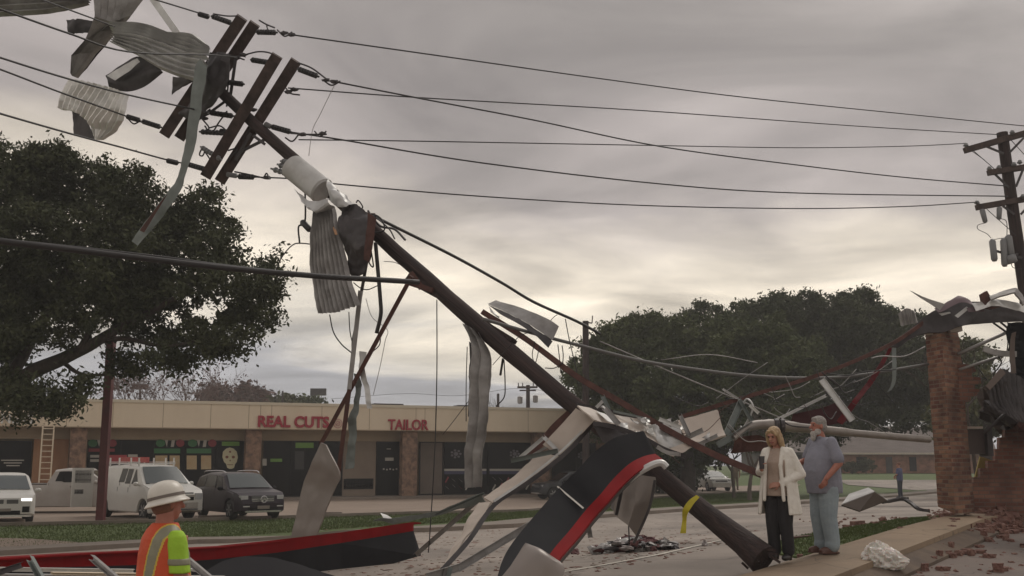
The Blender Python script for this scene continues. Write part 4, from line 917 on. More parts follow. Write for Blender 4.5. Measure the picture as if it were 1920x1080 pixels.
# red beam behind
g = sheet('fascia_strip', [D_((1666, 655, 19), (1674, 652, 19)), D_((1634, 705, 18.6), (1645, 706, 18.6)), D_((1598, 752, 18.2), (1610, 753, 18.2)), D_((1568, 790, 18), (1580, 796, 18))], mat('dulled_red', (.12, .009, .012), .7, col2=(.06, .008, .010), scale=3, spec=.2), 'twisted red fascia strip slanting down behind the man', crumple=.06, nu=8, nv=24)
sheet('fascia_strip', [D_((1488, 776, 18.6), (1540, 765, 18.6), (1580, 750, 18.6)), D_((1480, 800, 18.6), (1545, 798, 18.6), (1590, 790, 18.6))], mat('dull_red', (.045, .008, .010), .8), 'dull dark red fascia piece behind the heads of the couple', crumple=.06, nu=12, nv=8)
sheet('fascia_strip', [D_((1380, 820, 17.6), (1420, 816, 17.6), (1440, 824, 17.6)), D_((1370, 850, 17.6), (1420, 846, 17.6), (1438, 850, 17.6))], M_rust, 'dark rusty flap hanging left of the woman', crumple=.08, nu=12, nv=8)
sheet('metal_strip', [D_((1672, 652, 18.9), (1680, 652, 18.9)), D_((1673, 690, 18.8), (1681, 690, 18.8)), D_((1672, 718, 18.8), (1679, 716, 18.8)), D_((1664, 735, 18.8), (1672, 731, 18.8))], M_green, 'thin grey tag hanging from the long brown member', nu=4, nv=14)
path([(1275, 782, 16.8), (1340, 762, 17), (1420, 738, 17.4), (1520, 708, 18), (1600, 678, 18.4), (1680, 640, 18.8), (1740, 598, 19.2), (1765, 578, 19.4)], .065, .05, M_rust, 'long brown steel member rising right from the wreck to the broken canopy', name='steel_member', cat='steel member')
# hanging taupe panels under the beam
sheet('hanging_panel', [D_((1160, 905, 14.9), (1195, 890, 14.9), (1232, 895, 14.9)), D_((1152, 935, 14.9), (1190, 945, 14.8), (1222, 945, 14.9)), D_((1150, 965, 14.9), (1178, 985, 14.8), (1192, 1004, 14.9))], M_tan, 'folded taupe panel hanging under the curved beam', crumple=.015, lin=True, nu=16, nv=16, th=.012)
sheet('hanging_panel', [D_((1160, 908, 15.2), (1172, 902, 15.2)), D_((1144, 952, 15.2), (1158, 966, 15.2))], M_galvd, 'narrow taupe panel at the left of the folded one', nu=5, nv=8)
stud((1168, 905), (1155, 966), 14.7, 14.7, .04, 'dark edge bar of the hanging panel', M_galvdd)
path([(1228, 900, 14.7), (1218, 950, 14.7), (1196, 1002, 14.7), (1188, 1018, 14.7)], .035, .035, M_galvdd, 'dark right edge of the hanging panel')
# caution tape
g = sheet('caution_tape', [D_((1306, 928, 14.0), (1312, 932, 14.0)), D_((1292, 938, 13.98), (1300, 946, 13.98)), D_((1280, 956, 14.0), (1290, 962, 14.0)), D_((1279, 975, 14.1), (1287, 975, 14.1)), D_((1275, 1000, 14.1), (1286, 1000, 14.1))], mat('yellow_tape', (.55, .46, .02), .45, col2=(.45, .38, .02), scale=9), 'yellow caution tape tied round the pole', cat='tape', crumple=.03, nu=5, nv=20, th=.003)
# pile of cloth and foil on the road
def pile(px, py, w, n, mats, label, name, seed, sz=.28):
    rnd = random.Random(seed); c = G(px, py); g = MB(); d = c.y
    for k in range(n):
        x = rnd.gauss(0, w * .26); y = rnd.gauss(0, .25); h = max(0, .16 - abs(x) / w * .22) * rnd.random()
        g.ball((c.x + x, c.y + y, H(c.x + x, c.y + y) + h + .02), (sz * rnd.uniform(.3, 1), sz * rnd.uniform(.3, .8), .02 + .05 * rnd.random()), 9, mi=rnd.randrange(len(mats)), lump=1.1, seed=k + seed, rot=Matrix.Rotation(rnd.random() * 3, 3, 'Z') @ Matrix.Rotation(rnd.uniform(-.5, .5), 3, 'X'))
    return g.build(name, mats, label=label, cat='debris', kind='stuff')
pile(1182, 1032, 1.35, 110, [M_galvd, M_galv, mat('pale_cloth', (.30, .27, .26), .8), M_galvdd, mat('maroon_cloth', (.12, .05, .05), .9)], 'low heap of torn cloth and foil on the road beside the hanging panel', 'cloth_heap', 4, .19)
# grey gutter box behind the man on the street
def gutterbox():
    c = [(1585, 950, 19.5), (1622, 914, 21.0), (1662, 938, 19.2), (1612, 957, 17.8)]
    q = [P(*p) for p in c]
    a, b, cc, d = P(1576, 948, 19.0), P(1628, 915, 20.2), P(1662, 940, 19.0), P(1618, 960, 18.2)
    g = MB(); g.prism([P(1578, 946, 19.2), P(1590, 928, 19.6), P(1628, 914, 20), P(1640, 922, 19.2), P(1612, 931, 18.6), P(1580, 944, 18.9)], Vector((0, .03, -.02)))
    t = thing('fallen_duct', 'grey boxed duct section lying on the street behind the man', 'duct', tuple(G(1620, 957)))
    top = MB(); top.add([P(1578, 946, 18.9), P(1590, 926, 19.9), P(1627, 914, 20), P(1636, 922, 18.8), P(1662, 938, 18.6)] + [P(1578, 947.5, 18.9)] , [(0, 3, 2, 1)])
    A0, A1, A2, A3 = P(1578, 945, 18.6), P(1592, 926, 19.6), P(1628, 914, 19.6), P(1640, 921, 18.6)
    dn = Vector((0, 0, -.0)); 
    m1 = MB(); m1.prism([A0, A1, A2, A3], Vector((0, 0, -.02))); m1.build('top_face', M_galv, t)
    B0, B1, B2, B3 = P(1578, 946.5, 18.58), P(1640, 922.5, 18.58), P(1663, 938, 18.8), P(1612, 958, 18.4)
    m2 = MB(); m2.prism([B0, B1, B2, B3], Vector((0, .03, -.02))); m2.build('open_face', mat('duct_inside', (.10, .078, .065), .8), t)
    m3 = MB(); m3.prism([P(1641, 921, 18.62), P(1629, 914, 19.6), P(1662, 935, 19.3), P(1664, 938, 18.82)], Vector((.02, .01, -.01))); m3.build('end_face', M_galvd, t)
gutterbox()
path([(1655, 942, 19.2), (1690, 936, 19.5), (1706, 942, 19.3), (1722, 954, 19), (1742, 958, 18.8)], .05, .05, M_galvdd, 'curved black bent bar on the street left of the brick pier', name='bent_bar', cat='bar')
path([(1665, 940, 20.5), (1690, 935, 20.5), (1702, 936, 20)], .07, .04, M_galvdd, 'short dark bar beside the fallen duct', name='bent_bar', cat='bar')
# ================================================================ right side ruin
pier = thing('brick_pier', 'leaning broken red brick pier holding up the torn canopy', 'brick pier', tuple(G(1800, 962)))
def pierb():
    T = [P(1735, 624, 19.9), P(1764, 612, 19.3), P(1797, 618, 19.9), P(1766, 625, 20.4)]
    B = [P(1759, 950, 19.9), P(1792, 964, 19.3), P(1828, 962, 19.9), P(1800, 955, 20.4)]
    N = 40; g = MB(); rnd = random.Random(2)
    ring = []
    for i in range(N + 1):
        t = i / N; q = [b.lerp(a, t) for a, b in zip(T, B)]
        if i % 2: q = [p + (p - (q[0] + q[2]) / 2) * rnd.uniform(-.035, .03) for p in q]
        if t > .93: q = [p + Vector((rnd.uniform(-.02, .02), 0, rnd.uniform(-.03, .02))) for p in q]
        ring += q
    fs = []
    for i in range(N):
        for k in range(4): a = i * 4 + k; b = i * 4 + (k + 1) % 4; fs.append((a, b, b + 4, a + 4))
    fs += [(3, 2, 1, 0), (N * 4, N * 4 + 1, N * 4 + 2, N * 4 + 3)]
    g.add(ring, fs); g.build('shaft', M_brick, pier, uv=True)
    g = MB()
    poly = [(1794, 680), (1824, 684), (1831, 696), (1822, 700), (1822, 706), (1838, 708), (1840, 719), (1828, 721), (1828, 728), (1838, 731), (1830, 742), (1820, 745), (1820, 752), (1808, 754), (1808, 764), (1790, 766)]
    g.prism([P(x, y, 19.75) for x, y in poly], Vector((.05, .28, 0))); g.build('broken_wing', M_brick2, pier, uv=True)
    g = MB(); g.box(P(1745, 622, 19.7), (.25, .2, .12), Matrix.Rotation(.3, 3, 'Y')); g.box(P(1789, 618, 19.5), (.22, .2, .10), Matrix.Rotation(-.1, 3, 'Y')); g.build('loose_top_bricks', M_cream, pier)
pierb()
wall = thing('brick_wall', 'collapsed dark red brick wall at the right edge behind the rubble', 'brick wall', tuple(G(1880, 968)))
g = MB(); wp = [(1812, 972), (1815, 905), (1826, 905), (1826, 895), (1838, 895), (1838, 878), (1852, 878), (1852, 864), (1866, 864), (1866, 842), (1874, 842), (1874, 820), (1884, 820), (1884, 800), (1910, 793), (1960, 790), (2080, 780), (2080, 985)]
g.prism([P(x, y, 21.2) for x, y in wp], Vector((.08, .3, 0))); g.build('wall', M_brick2, wall, uv=True)
g = MB(); g.prism([P(x, y, 21.6) for x, y in [(1826, 904), (1838, 856), (1846, 858), (1872, 868), (1850, 895)]], Vector((0, .05, 0))); g.build('yellow_board', mat('yellow_board', (.33, .25, .08), .8), label='yellow insulation board standing behind the broken brick wall', cat='board')
cab = thing('metal_cabinet', 'brown metal cabinet with pale top edge beside the brick pier', 'cabinet', tuple(P(1822, 855, 20.6)))
MB().box(P(1816, 829, 20.6), (.52, .35, .46)).build('body', mat('brown_cabinet', (.10, .075, .068), .6, col2=(.08, .06, .055), scale=3), cab)
MB().box(P(1813, 802, 20.5), (.48, .3, .04)).build('top_edge', M_cream, cab)
MB().box(P(1848, 830, 20.5), (.10, .4, .5)).build('side_panel', M_galvdd, cab)

# torn canopy
def can(rows, m, label, **k): return sheet('canopy_sheet', [D_(*r) for r in rows], m, label, cat='canopy sheet', **k)
can([((1672, 650, 19), (1712, 612, 19.1), (1762, 578, 19.2), (1840, 566, 19.4), (1930, 585, 19.6), (2010, 600, 19.8)), ((1684, 652, 19), (1722, 628, 19.05), (1772, 622, 19.1), (1800, 612, 19.1), (1840, 607, 19.4), (1930, 603, 19.6), (2010, 612, 19.8))], M_galvdd, 'dark curved canopy edge spanning the top of the brick pier', crumple=.04, nu=40, nv=10, th=.05)
can([((1752, 580, 18.9), (1790, 560, 18.9), (1798, 556, 18.9), (1820, 564, 18.9)), ((1760, 586, 18.8), (1795, 570, 18.8), (1810, 568, 18.8), (1830, 576, 18.8))], mat('violet_grey_metal', (.17, .12, .13), .5, .2), 'violet grey ridge sheet on top of the canopy', crumple=.04, nu=20, nv=8)
can([((1707, 545, 18.8), (1740, 560, 18.8), (1772, 570, 18.8)), ((1708, 546, 18.8), (1740, 567, 18.8), (1762, 582, 18.8))], M_galvd, 'long pointed spike sticking out left from the canopy', crumple=.02, nu=12, nv=4, th=.02)
can([((1838, 552, 18.8), (1848, 546, 18.8)), ((1845, 575, 18.8), (1862, 568, 18.8)), ((1860, 580, 18.8), (1874, 576, 18.8))], M_rust, 'stubby brown beam end on the canopy top', nu=5, nv=8, th=.12)
can([((1822, 570, 18.8), (1860, 562, 18.8), (1905, 568, 18.8), (1960, 585, 18.8)), ((1830, 582, 18.7), (1870, 574, 18.7), (1908, 580, 18.7), (1960, 596, 18.7))], M_galvl, 'pale crumpled strip along the canopy top', crumple=.06, nu=26, nv=8)
can([((1855, 556, 18.7), (1900, 541, 18.7), (1912, 548, 18.7), (1925, 566, 18.7)), ((1858, 562, 18.6), (1898, 549, 18.6), (1906, 554, 18.6), (1920, 572, 18.6))], M_galvd, 'arched strip at the upper right of the canopy', crumple=.03, nu=22, nv=4, th=.03)
can([((1790, 592, 18.9), (1812, 575, 18.9)), ((1796, 596, 18.85), (1818, 578, 18.85))], M_galvl, 'pale patch on the canopy face', nu=4, nv=4)
can([((1760, 588, 18.9), (1780, 585, 18.9)), ((1766, 592, 18.88), (1783, 587, 18.88))], M_galvl, 'small light patch above the brick pier top', nu=4, nv=4)
can([((1812, 578, 18.85), (1840, 574, 18.85)), ((1816, 585, 18.8), (1846, 584, 18.8))], mat('violet_grey_metal', (1, 1, 1)), 'violet patch in the middle of the canopy', nu=5, nv=4, crumple=.02)
can([((1684, 588, 19.6), (1700, 578, 19.6), (1716, 584, 19.6)), ((1690, 612, 19.6), (1706, 608, 19.6), (1722, 606, 19.6))], M_galvd, 'curled corrugated scrap left of the canopy before the tree', corr=('u', 5, .02), crumple=.04, nu=24, nv=8)
can([((1888, 604, 19.3), (1960, 606, 19.3), (2040, 610, 19.3)), ((1893, 660, 19.3), (1960, 660, 19.3), (2040, 660, 19.3)), ((1900, 705, 19.3), (1960, 720, 19.3), (2040, 740, 19.3))], M_blk, 'black torn roof mass at the right edge under the canopy', crumple=.15, nu=24, nv=20, jag=.4)
can([((1896, 625, 19.0), (1904, 622, 19.0)), ((1893, 660, 19), (1903, 662, 19)), ((1895, 700, 19), (1905, 700, 19))], mat('tan_stud', (.13, .10, .085), .8), 'brown stud edging the black torn roof', crumple=.04, nu=4, nv=14)
can([((1850, 725, 19.2), (1878, 692, 19.2), (1920, 708, 19.3), (2000, 735, 19.4)), ((1858, 752, 19.1), (1890, 750, 19.1), (1925, 752, 19.2), (2000, 770, 19.3)), ((1878, 778, 19), (1910, 790, 19), (1940, 795, 19.1), (2000, 800, 19.2))], M_galvdd, 'tilted dark ribbed roof panel hanging at the right edge', corr=('u', 12, .02), crumple=.08, nu=60, nv=16)
can([((1848, 724, 19.0), (1876, 690, 19.0)), ((1856, 732, 18.95), (1886, 700, 18.95))], mat('tan_stud', (1, 1, 1)), 'brown end board of the tilted ribbed panel', nu=4, nv=4, th=.03)
def rod(p, q, r, label, m=M_galvd, d=19.6, d2=None):
    g = MB(); g.tube([P(*p, d), P(*q, d2 or d)], r, 8); g.build('conduit', m, smooth=True, label=label, cat='conduit')
rod((1796, 664), (1886, 624), .032, 'upper slanting conduit right of the brick pier'); rod((1798, 693), (1882, 666), .026, 'lower slanting conduit right of the brick pier')
rod((1862, 605), (1900, 632), .02, 'thin dark bar under the canopy edge', M_galvdd); rod((1876, 604), (1912, 634), .02, 'second thin dark bar under the canopy edge', M_galvdd)
rod((1892, 768), (1846, 812), .03, 'dark bar leaning from the ribbed panel to the cabinet', M_galvdd)
path([(1844, 654, 19.2), (1862, 660, 19.2), (1882, 663, 19.2), (1905, 664, 19.2)], .10, .06, M_galvd, 'broken grey stub pointing left under the canopy', name='broken_stub', cat='stub')
for pts, l in (([(1886, 622), (1890, 640), (1888, 660)], 'wire dangling behind the conduits'), ([(1872, 668), (1878, 678), (1872, 690), (1864, 700), (1864, 712)], 'curled wire above the ribbed panel'), ([(1834, 690), (1850, 712)], 'thin wire right of the broken brick wing')):
    g = MB(); g.tube(catmull([P(x, y, 19.4) for x, y in pts], 5), .012, 5); g.build('loose_wire', M_wire, label=l, cat='wire')
# heap of ruined stuff behind wall
pile2 = MB(); rnd = random.Random(9)
for k in range(46):
    x, y = rnd.uniform(1850, 1990), rnd.uniform(735, 800)
    pile2.ball(P(x, y, 20.6 + rnd.random()), (rnd.uniform(.1, .35), .15, rnd.uniform(.05, .22)), 7, mi=rnd.randrange(3), lump=1.2, seed=k, rot=Matrix.Rotation(rnd.random() * 3, 3, 'Y'))
pile2.build('wreckage', [M_galvdd, mat('grey_brown_debris', (.09, .07, .06), .9), M_rust], label='heap of dark ruined insulation and boards behind the brick wall', cat='debris', kind='stuff')
# ---- loose bricks
bk = MB(); bk.box((0, 0, .05), (.21, .10, .075)); 
M_loose = mat('loose_brick', (.13, .055, .042), .9, col2=(.235, .135, .105), scale=9, contrast=.6, bump=.8)
def brick_variants():
    out = []
    for s in range(4):
        rnd = random.Random(s); bm = bmesh.new(); bmesh.ops.create_cube(bm, size=1)
        bmesh.ops.subdivide_edges(bm, edges=bm.edges, cuts=2, use_grid_fill=True)
        ln_ = (.2, .15, .11, .17)[s]
        for v in bm.verts:
            q = Vector((v.co.x * ln_, v.co.y * .10, v.co.z * .07)); q += Vector([rnd.uniform(-.012, .012) for _ in range(3)])
            if s and v.co.x > .4: q.x -= rnd.uniform(0, .04)
            v.co = q
        me = bpy.data.meshes.new('brick'); bm.to_mesh(me); bm.free(); me.materials.append(M_loose); out.append(me)
    return out
BV = brick_variants(); rnd = random.Random(12); nb_ = 0; spots = []
for k in range(3000):
    if len(spots) >= 250: break
    if rnd.random() < .91: px, py = rnd.triangular(1745, 2010, 1890), rnd.triangular(956, 1008, 962)
    else: px, py = rnd.uniform(1560, 1990), rnd.uniform(972, 1078)
    if math.hypot(px - 1656, (py - 1050) * 1.3) < 50: continue
    spots.append((px, py))
spots += [(1690, 1000), (1702, 1003), (1730, 1000), (1743, 1005), (1750, 1052), (1762, 1048), (1778, 1042), (1560, 1052), (1575, 1058), (1590, 1050), (1648, 1018), (1664, 1016), (1838, 1030), (1875, 1012), (1888, 1010), (1872, 1075), (1815, 1040), (1500, 1048), (1655, 978), (1640, 985), (1862, 998), (1850, 1002)]
pl_ = []
def brick_spot(px, py):
    where = 'by the foot of the pier' if px < 1860 and py < 985 else 'below the broken wall' if py < 990 else 'on the open asphalt' if px > 1700 else 'near the white bag'
    return where
for k in range(70): spots.append((rnd.uniform(1815, 2000), rnd.triangular(952, 974, 958)))
for i, (px, py) in enumerate(spots):
    p = G(px, py); me = BV[rnd.randrange(4)]
    o = bpy.data.objects.new('brick', me); C.objects.link(o)
    big = py < 985; s = rnd.uniform(.9, 1.7) if big else rnd.uniform(.7, 1.25)
    st_ = 0.0
    if big: st_ = .5 * rnd.random() ** 1.5 * max(0, 1 - (py - 952) / 30) * min(1, max(.25, (px - 1770) / 100))
    o.location = p + Vector((0, 0, .035 + st_)); o.scale = (s, s, s)
    o.rotation_euler = (rnd.uniform(-.5, .5) if big else 0, rnd.uniform(-.5, .5) if big else rnd.choice((0, 0, 1.57)), rnd.random() * 6.28)
    tag(o, 'broken red brick chunk lying ' + brick_spot(px, py), 'brick', 'loose bricks fallen from the wall ' + brick_spot(px, py))
rub = MB(); rnd = random.Random(31)
for k in range(900):
    if k % 3: px, py = rnd.uniform(1740, 2000), rnd.triangular(955, 1010, 962)
    else: px, py = rnd.uniform(1500, 2000), rnd.uniform(965, 1085)
    p = G(px, py); s = rnd.uniform(.01, .035) * (1.5 if py < 985 else 1)
    rub.ball(p + Vector((0, 0, s * .4)), (s * 1.4, s, s * .8), 5, lump=1, seed=k)
rub.build('rubble', M_loose, label='scattered brick crumbs and grit on the right asphalt', cat='rubble', kind='stuff')
rub = MB(); rnd = random.Random(33)
for k in range(1500):
    px = rnd.uniform(560, 1440); py = 985 + (rnd.random() ** 1.0) * 100
    p = G(px, py); s = rnd.uniform(.008, .035)
    if ST(p.x, p.y)[1] < 2.3: continue
    rub.ball(p + Vector((0, 0, .004)), (s * rnd.uniform(1, 3), s * rnd.uniform(1, 2), .008), 5, lump=1, seed=k, mi=rnd.randrange(3), rot=Matrix.Rotation(rnd.random() * 3, 3, 'Z'))
rub.build('litter', [M_mud, mat('rust_litter', (.16, .06, .04), .9), mat('pale_litter', (.32, .28, .24), .9)], label='mud leaves and small scraps strewn over the street', cat='litter', kind='stuff')
mound = MB(); rnd = random.Random(52)
for k in range(70):
    px, py = rnd.uniform(1818, 2000), rnd.uniform(952, 966); p = G(px, py)
    mound.ball(p + Vector((0, .1, rnd.uniform(-.02, .10))), (rnd.uniform(.10, .22), .14, rnd.uniform(.07, .18)), 8, lump=1.1, seed=k, rot=Matrix.Rotation(rnd.random() * 3, 3, 'Z'))
mound.build('rubble', M_loose, label='packed mound of broken brick and mortar at the foot of the collapsed wall', cat='rubble', kind='stuff')
# plank pieces and slab near the couple
def slab(c, size, rz, m, label, name, cat, tilt=0):
    p = G(*c); MB().box(p + Vector((0, 0, size[2] / 2 + .01)), size, Matrix.Rotation(rz, 3, 'Z') @ Matrix.Rotation(tilt, 3, 'Y')).build(name, m, label=label, cat=cat)
slab((1545, 1072), (1.0, .35, .03), .45, M_green, 'grey green board lying flat below the man', 'flat_board', 'board')
slab((1498, 1012), (.75, .10, .05), .75, M_rust, 'dark charred plank beside the pole butt', 'plank', 'plank')
slab((1608, 985), (.45, .12, .08), .8, M_loose, 'flat brick fragment row on the pavement edge', 'brick_strip', 'brick')
slab((1660, 1020), (.3, .16, .04), .2, M_walk, 'tan slab fragment behind the white bag', 'slab_piece', 'slab')
# splintered butt of the pole
g = MB(); rnd = random.Random(8)
for k in range(26):
    p = Q(1408 + rnd.uniform(-22, 34), 1046 + rnd.uniform(-26, 10), rnd.uniform(-.2, .2)); g.bar(p, p + Vector((rnd.uniform(.02, .14), rnd.uniform(-.05, .05), rnd.uniform(-.10, .02))), .03, .02)
g.build('splinters', M_pole, pole, kind='stuff')
# ================================================================ vehicles
def vehicle(label, cat, name, loc, heading, L, Wd, top, belt, rwheel, wx, paint, side_win, wind, rear_win=None, group=None, glass=None, pickup=False, detail='suv', extras=None, hw=None):
    """x forward; top: list (x,z) of the centre line, belt: z of the window line"""
    t = thing(name, label, cat, loc, heading, group)
    Hh = max(z for _, z in top); gl = glass or M_glassd
    tops = sorted(top)
    def tz(x): return interp(tops, x)
    def halfw(x):
        e = max(0, abs(x) - (L / 2 - .55)) / .55; return Wd / 2 * (1 - .16 * e ** 2.2)
    def bz(x): return min(belt + .05 * (x < 0), tz(x) - .04)
    def wroof(x):
        h = max(0, tz(x) - belt) / max(.01, Hh - belt); return halfw(x) * (1 - .04) - .19 * h * (Wd / 1.9)
    def zb(x):
        z = .26 + .10 * max(0, (abs(x) - L / 2 + .5) / .5)
        Ra = rwheel * 1.2
        for w in wx:
            if abs(x - w) < Ra: z = max(z, rwheel + math.sqrt(Ra * Ra - (x - w) ** 2) - .02)
        return z
    xs = sorted(set([round(v, 3) for v in list(np.linspace(-L / 2, L / 2, 70))] + [x for x, _ in tops] + [w + s * rwheel * 1.2 for w in wx for s in (-1, 1)]))
    def ringh(x):
        w = halfw(x); z0 = zb(x); b = bz(x); z1 = tz(x); wr_ = min(wroof(x), w); m = lerp(max(z0, .3), b, .55)
        return [(w * .5, z0), (w * .95, z0), (w * .995, z0 + .05 * (b - z0)), (w, m), (w * .99, lerp(m, b, .8)), (w * .96, b), (lerp(w * .96, wr_, .85), lerp(b, z1, .85)), (wr_ - .07, lerp(b, z1, .97)), (wr_ - .22, z1), (wr_ * .4, z1 + .012)]
    a = MB(); rings = []
    for x in xs:
        r = ringh(x); rings.append([Vector((x, y, z)) for y, z in r] + [Vector((x, -y, z)) for y, z in reversed(r)])
    n = len(rings[0]); vs = [p for r in rings for p in r]; fs = []
    for i in range(len(rings) - 1):
        for k in range(n): fs.append((i * n + k, i * n + (k + 1) % n, (i + 1) * n + (k + 1) % n, (i + 1) * n + k))
    fs += [tuple(range(n)), tuple(range(len(vs) - 1, len(vs) - n - 1, -1))]
    a.add(vs, fs); body = a.build('body', paint, t, auto=32)
    def wpatch(x0, x1, sgn, m=.05, slope0=0, slope1=0):
        a = MB(); X = np.linspace(x0, x1, 12); vs = []
        for i, x in enumerate(X):
            u = i / 11
            for v in (0, 1):
                xx = x + (slope0 * (1 - u) + slope1 * u) * v
                w = halfw(xx) * .96; wr_ = min(wroof(xx), halfw(xx)); b = bz(xx); z1 = tz(xx)
                f = .08 if v == 0 else .80
                f = min(f, max(.1, (z1 - b - .05) / max(.01, Hh - b))) if v else f
                y = lerp(w, wr_, f) + .012; vs.append(Vector((xx, sgn * y, lerp(b, z1, f))))
        k = len(vs); vs += [p - Vector((0, sgn * .02, 0)) for p in vs]; fs = []
        for i in range(11): q = i * 2; fs += [(q, q + 2, q + 3, q + 1), (k + q + 1, k + q + 3, k + q + 2, k + q), (q, k + q, k + q + 2, q + 2), (q + 1, q + 3, k + q + 3, k + q + 1)]
        fs += [(0, 1, k + 1, k), (20 + 2, k + 22, k + 23, 23)]
        a.add(vs, fs); return a.build('side_window', M_glassd, t)
    for w_ in side_win:
        for sgn in (-1, 1): wpatch(w_[0], w_[1], sgn, slope0=w_[2] if len(w_) > 2 else 0, slope1=w_[3] if len(w_) > 3 else 0)
    def screen(x0, x1, nm):
        a = MB(); X = np.linspace(x0, x1, 9); vs = []; sg = 1 if x0 > 0 or nm == 'windscreen' else -1
        for x in X:
            z = tz(x); dz = tz(x + .01) - tz(x - .01); nn = Vector((-dz, 0, .02)).normalized() * .022
            for f in (-1, -.5, 0, .5, 1):
                w = (wroof(x) - .10); vs.append(Vector((x, f * w, z + .012 * (1 - abs(f)))) + nn)
        fs = [(i * 5 + j, (i + 1) * 5 + j, (i + 1) * 5 + j + 1, i * 5 + j + 1) for i in range(8) for j in range(4)]
        k = len(vs); vs2 = [p - Vector((0, 0, .03)) for p in vs]; a.add(vs, fs); a.add(vs2, [f[::-1] for f in fs])
        return a.build(nm, gl, t, smooth=True)
    screen(wind[0], wind[1], 'windscreen')
    if rear_win: screen(rear_win[0], rear_win[1], 'rear_window')
    for w in wx:
        for sgn in (-1, 1):
            yo = sgn * (Wd / 2 - .03); a = MB(); r = rwheel
            a.lathe((w, yo, r), (w, yo - sgn * .24, r), [(0, r * .80), (.04, r * .96), (.15, r), (.85, r), (.96, r * .96), (1, r * .8)], 26)
            ty = a.build('wheel', M_tyre, t, auto=40)
            b = MB(); b.lathe((w, yo - sgn * .02, r), (w, yo - sgn * .05, r), [(0, r * .66), (.2, r * .66), (.2001, r * .60), (1, r * .58)], 22)
            for k in range(6):
                an = k * math.pi / 3; b.bar((w + .04 * math.cos(an), yo + sgn * .003, r + .04 * math.sin(an)), (w + r * .62 * math.cos(an), yo + sgn * .003, r + r * .62 * math.sin(an)), .05, .03, up=Vector((0, 1, 0)))
            b.build('rim', M_rim, ty, auto=30)
    xf = L / 2
    def fb(nm, m, y0, y1, z0, z1, dx=.0, th=.05, bend=.10):
        a = MB()
        q = []
        for y in np.linspace(y0, y1, 7):
            # find nose surface x at this y
            x = xf - .003
            e = 0
            while halfw(x) * .97 < abs(y) and x > xf - .9: x -= .01
            zt_ = (z0 + z1) / 2
            while tz(x) < zt_ and x > xf - .9: x -= .01
            q.append((x + dx, y))
        vs = []
        for x, y in q: vs += [Vector((x, y, z0)), Vector((x - .0, y, z1)), Vector((x - th - .12, y, z1)), Vector((x - th - .12, y, z0))]
        fs = []
        for i in range(6):
            k = i * 4
            for e in ((0, 1), (1, 2), (2, 3), (3, 0)): fs.append((k + e[0], k + e[1], k + 4 + e[1], k + 4 + e[0]))
        fs += [(0, 1, 2, 3), (27, 26, 25, 24)]
        a.add(vs, fs); return a.build(nm, m, t)
    hw_ = Wd / 2
    if extras: extras(t, fb, halfw, tz, xf, hw_)
    for sgn in (-1, 1):
        cx_ = wind[0] - .12; a = MB(); a.ball((cx_ - .15, sgn * (halfw(cx_) + .11), belt + .06), (.08, .12, .085), 8)
        a.bar((cx_ - .15, sgn * (halfw(cx_) - .08), belt), (cx_ - .15, sgn * (halfw(cx_) + .05), belt + .03), .05, .04); a.build('mirror', M_blk if detail == 'dark' else paint, t, smooth=True)
    return t
P_white = mat('white_car_paint', (.62, .61, .57), .3, col2=(.54, .52, .48), scale=1.2, contrast=.1)
P_dirty = mat('dusty_white_paint', (.44, .42, .39), .4, col2=(.30, .26, .23), scale=1.1, contrast=.15, detail=6)
P_dark = mat('dark_purple_paint', (.020, .013, .019), .3, col2=(.026, .018, .025), scale=1, spec=.25)
P_blk = mat('black_car_paint', (.02, .022, .026), .3)
M_wscr = mat('windscreen_glass', (.05, .062, .062), .12, spec=.8)
M_hl = mat('lit_headlight', (.8, .8, .8), .2, emit=((1, .97, .9), 1.6))
M_grey = mat('grey_plastic', (.10, .10, .10), .6)
def head(x0, y0, x1, y1): return math.atan2(y1 - y0, x1 - x0)
# white suv with its lamp lit, left edge
def ex1(t, fb, hwf, tz, xf, hw):
    for s in (-1, 1):
        a, b = sorted((s * .05, s * .42)); fb('grille', M_grey, a, b, .62, .86, .02)
        a, b = sorted((s * .52, s * .86)); fb('headlight', M_hl if s > 0 else M_lamp, a, b, .80, .90, .025)
        a, b = sorted((s * .56, s * .88)); fb('air_intake', M_black, a, b, .42, .62, .012)
    fb('lower_grille', M_black, -.5, .5, .34, .48, .012); fb('bumper_lip', M_galvl, -.88, .88, .26, .33, .015); fb('number_plate', M_tan, -.2, .2, .46, .56, .03)
p = G(3, 985); c = P(4, 985, p.y + 2.4); d = Vector((-c.x * .0 + .05, -1)).normalized()
vehicle('white suv with a lit headlight cut off by the left edge', 'car', 'parked_suv', (c.x + .02, p.y + 2.3, -.29), head(0, 0, -.5 * -1, -1) , 4.9, 2.0, [(-2.45, .9), (-2.4, 1.25), (-2.1, 1.66), (-1.0, 1.76), (.2, 1.74), (.55, 1.64), (1.3, 1.14), (2.1, 1.02), (2.36, .90), (2.45, .70)], 1.08, .38, (-1.5, 1.5), P_white, [(-2.0, -1.0), (-.9, .05), (.15, .75, 0, -.35)], (1.25, .50), (-2.38, -2.15), glass=M_wscr, extras=ex1)
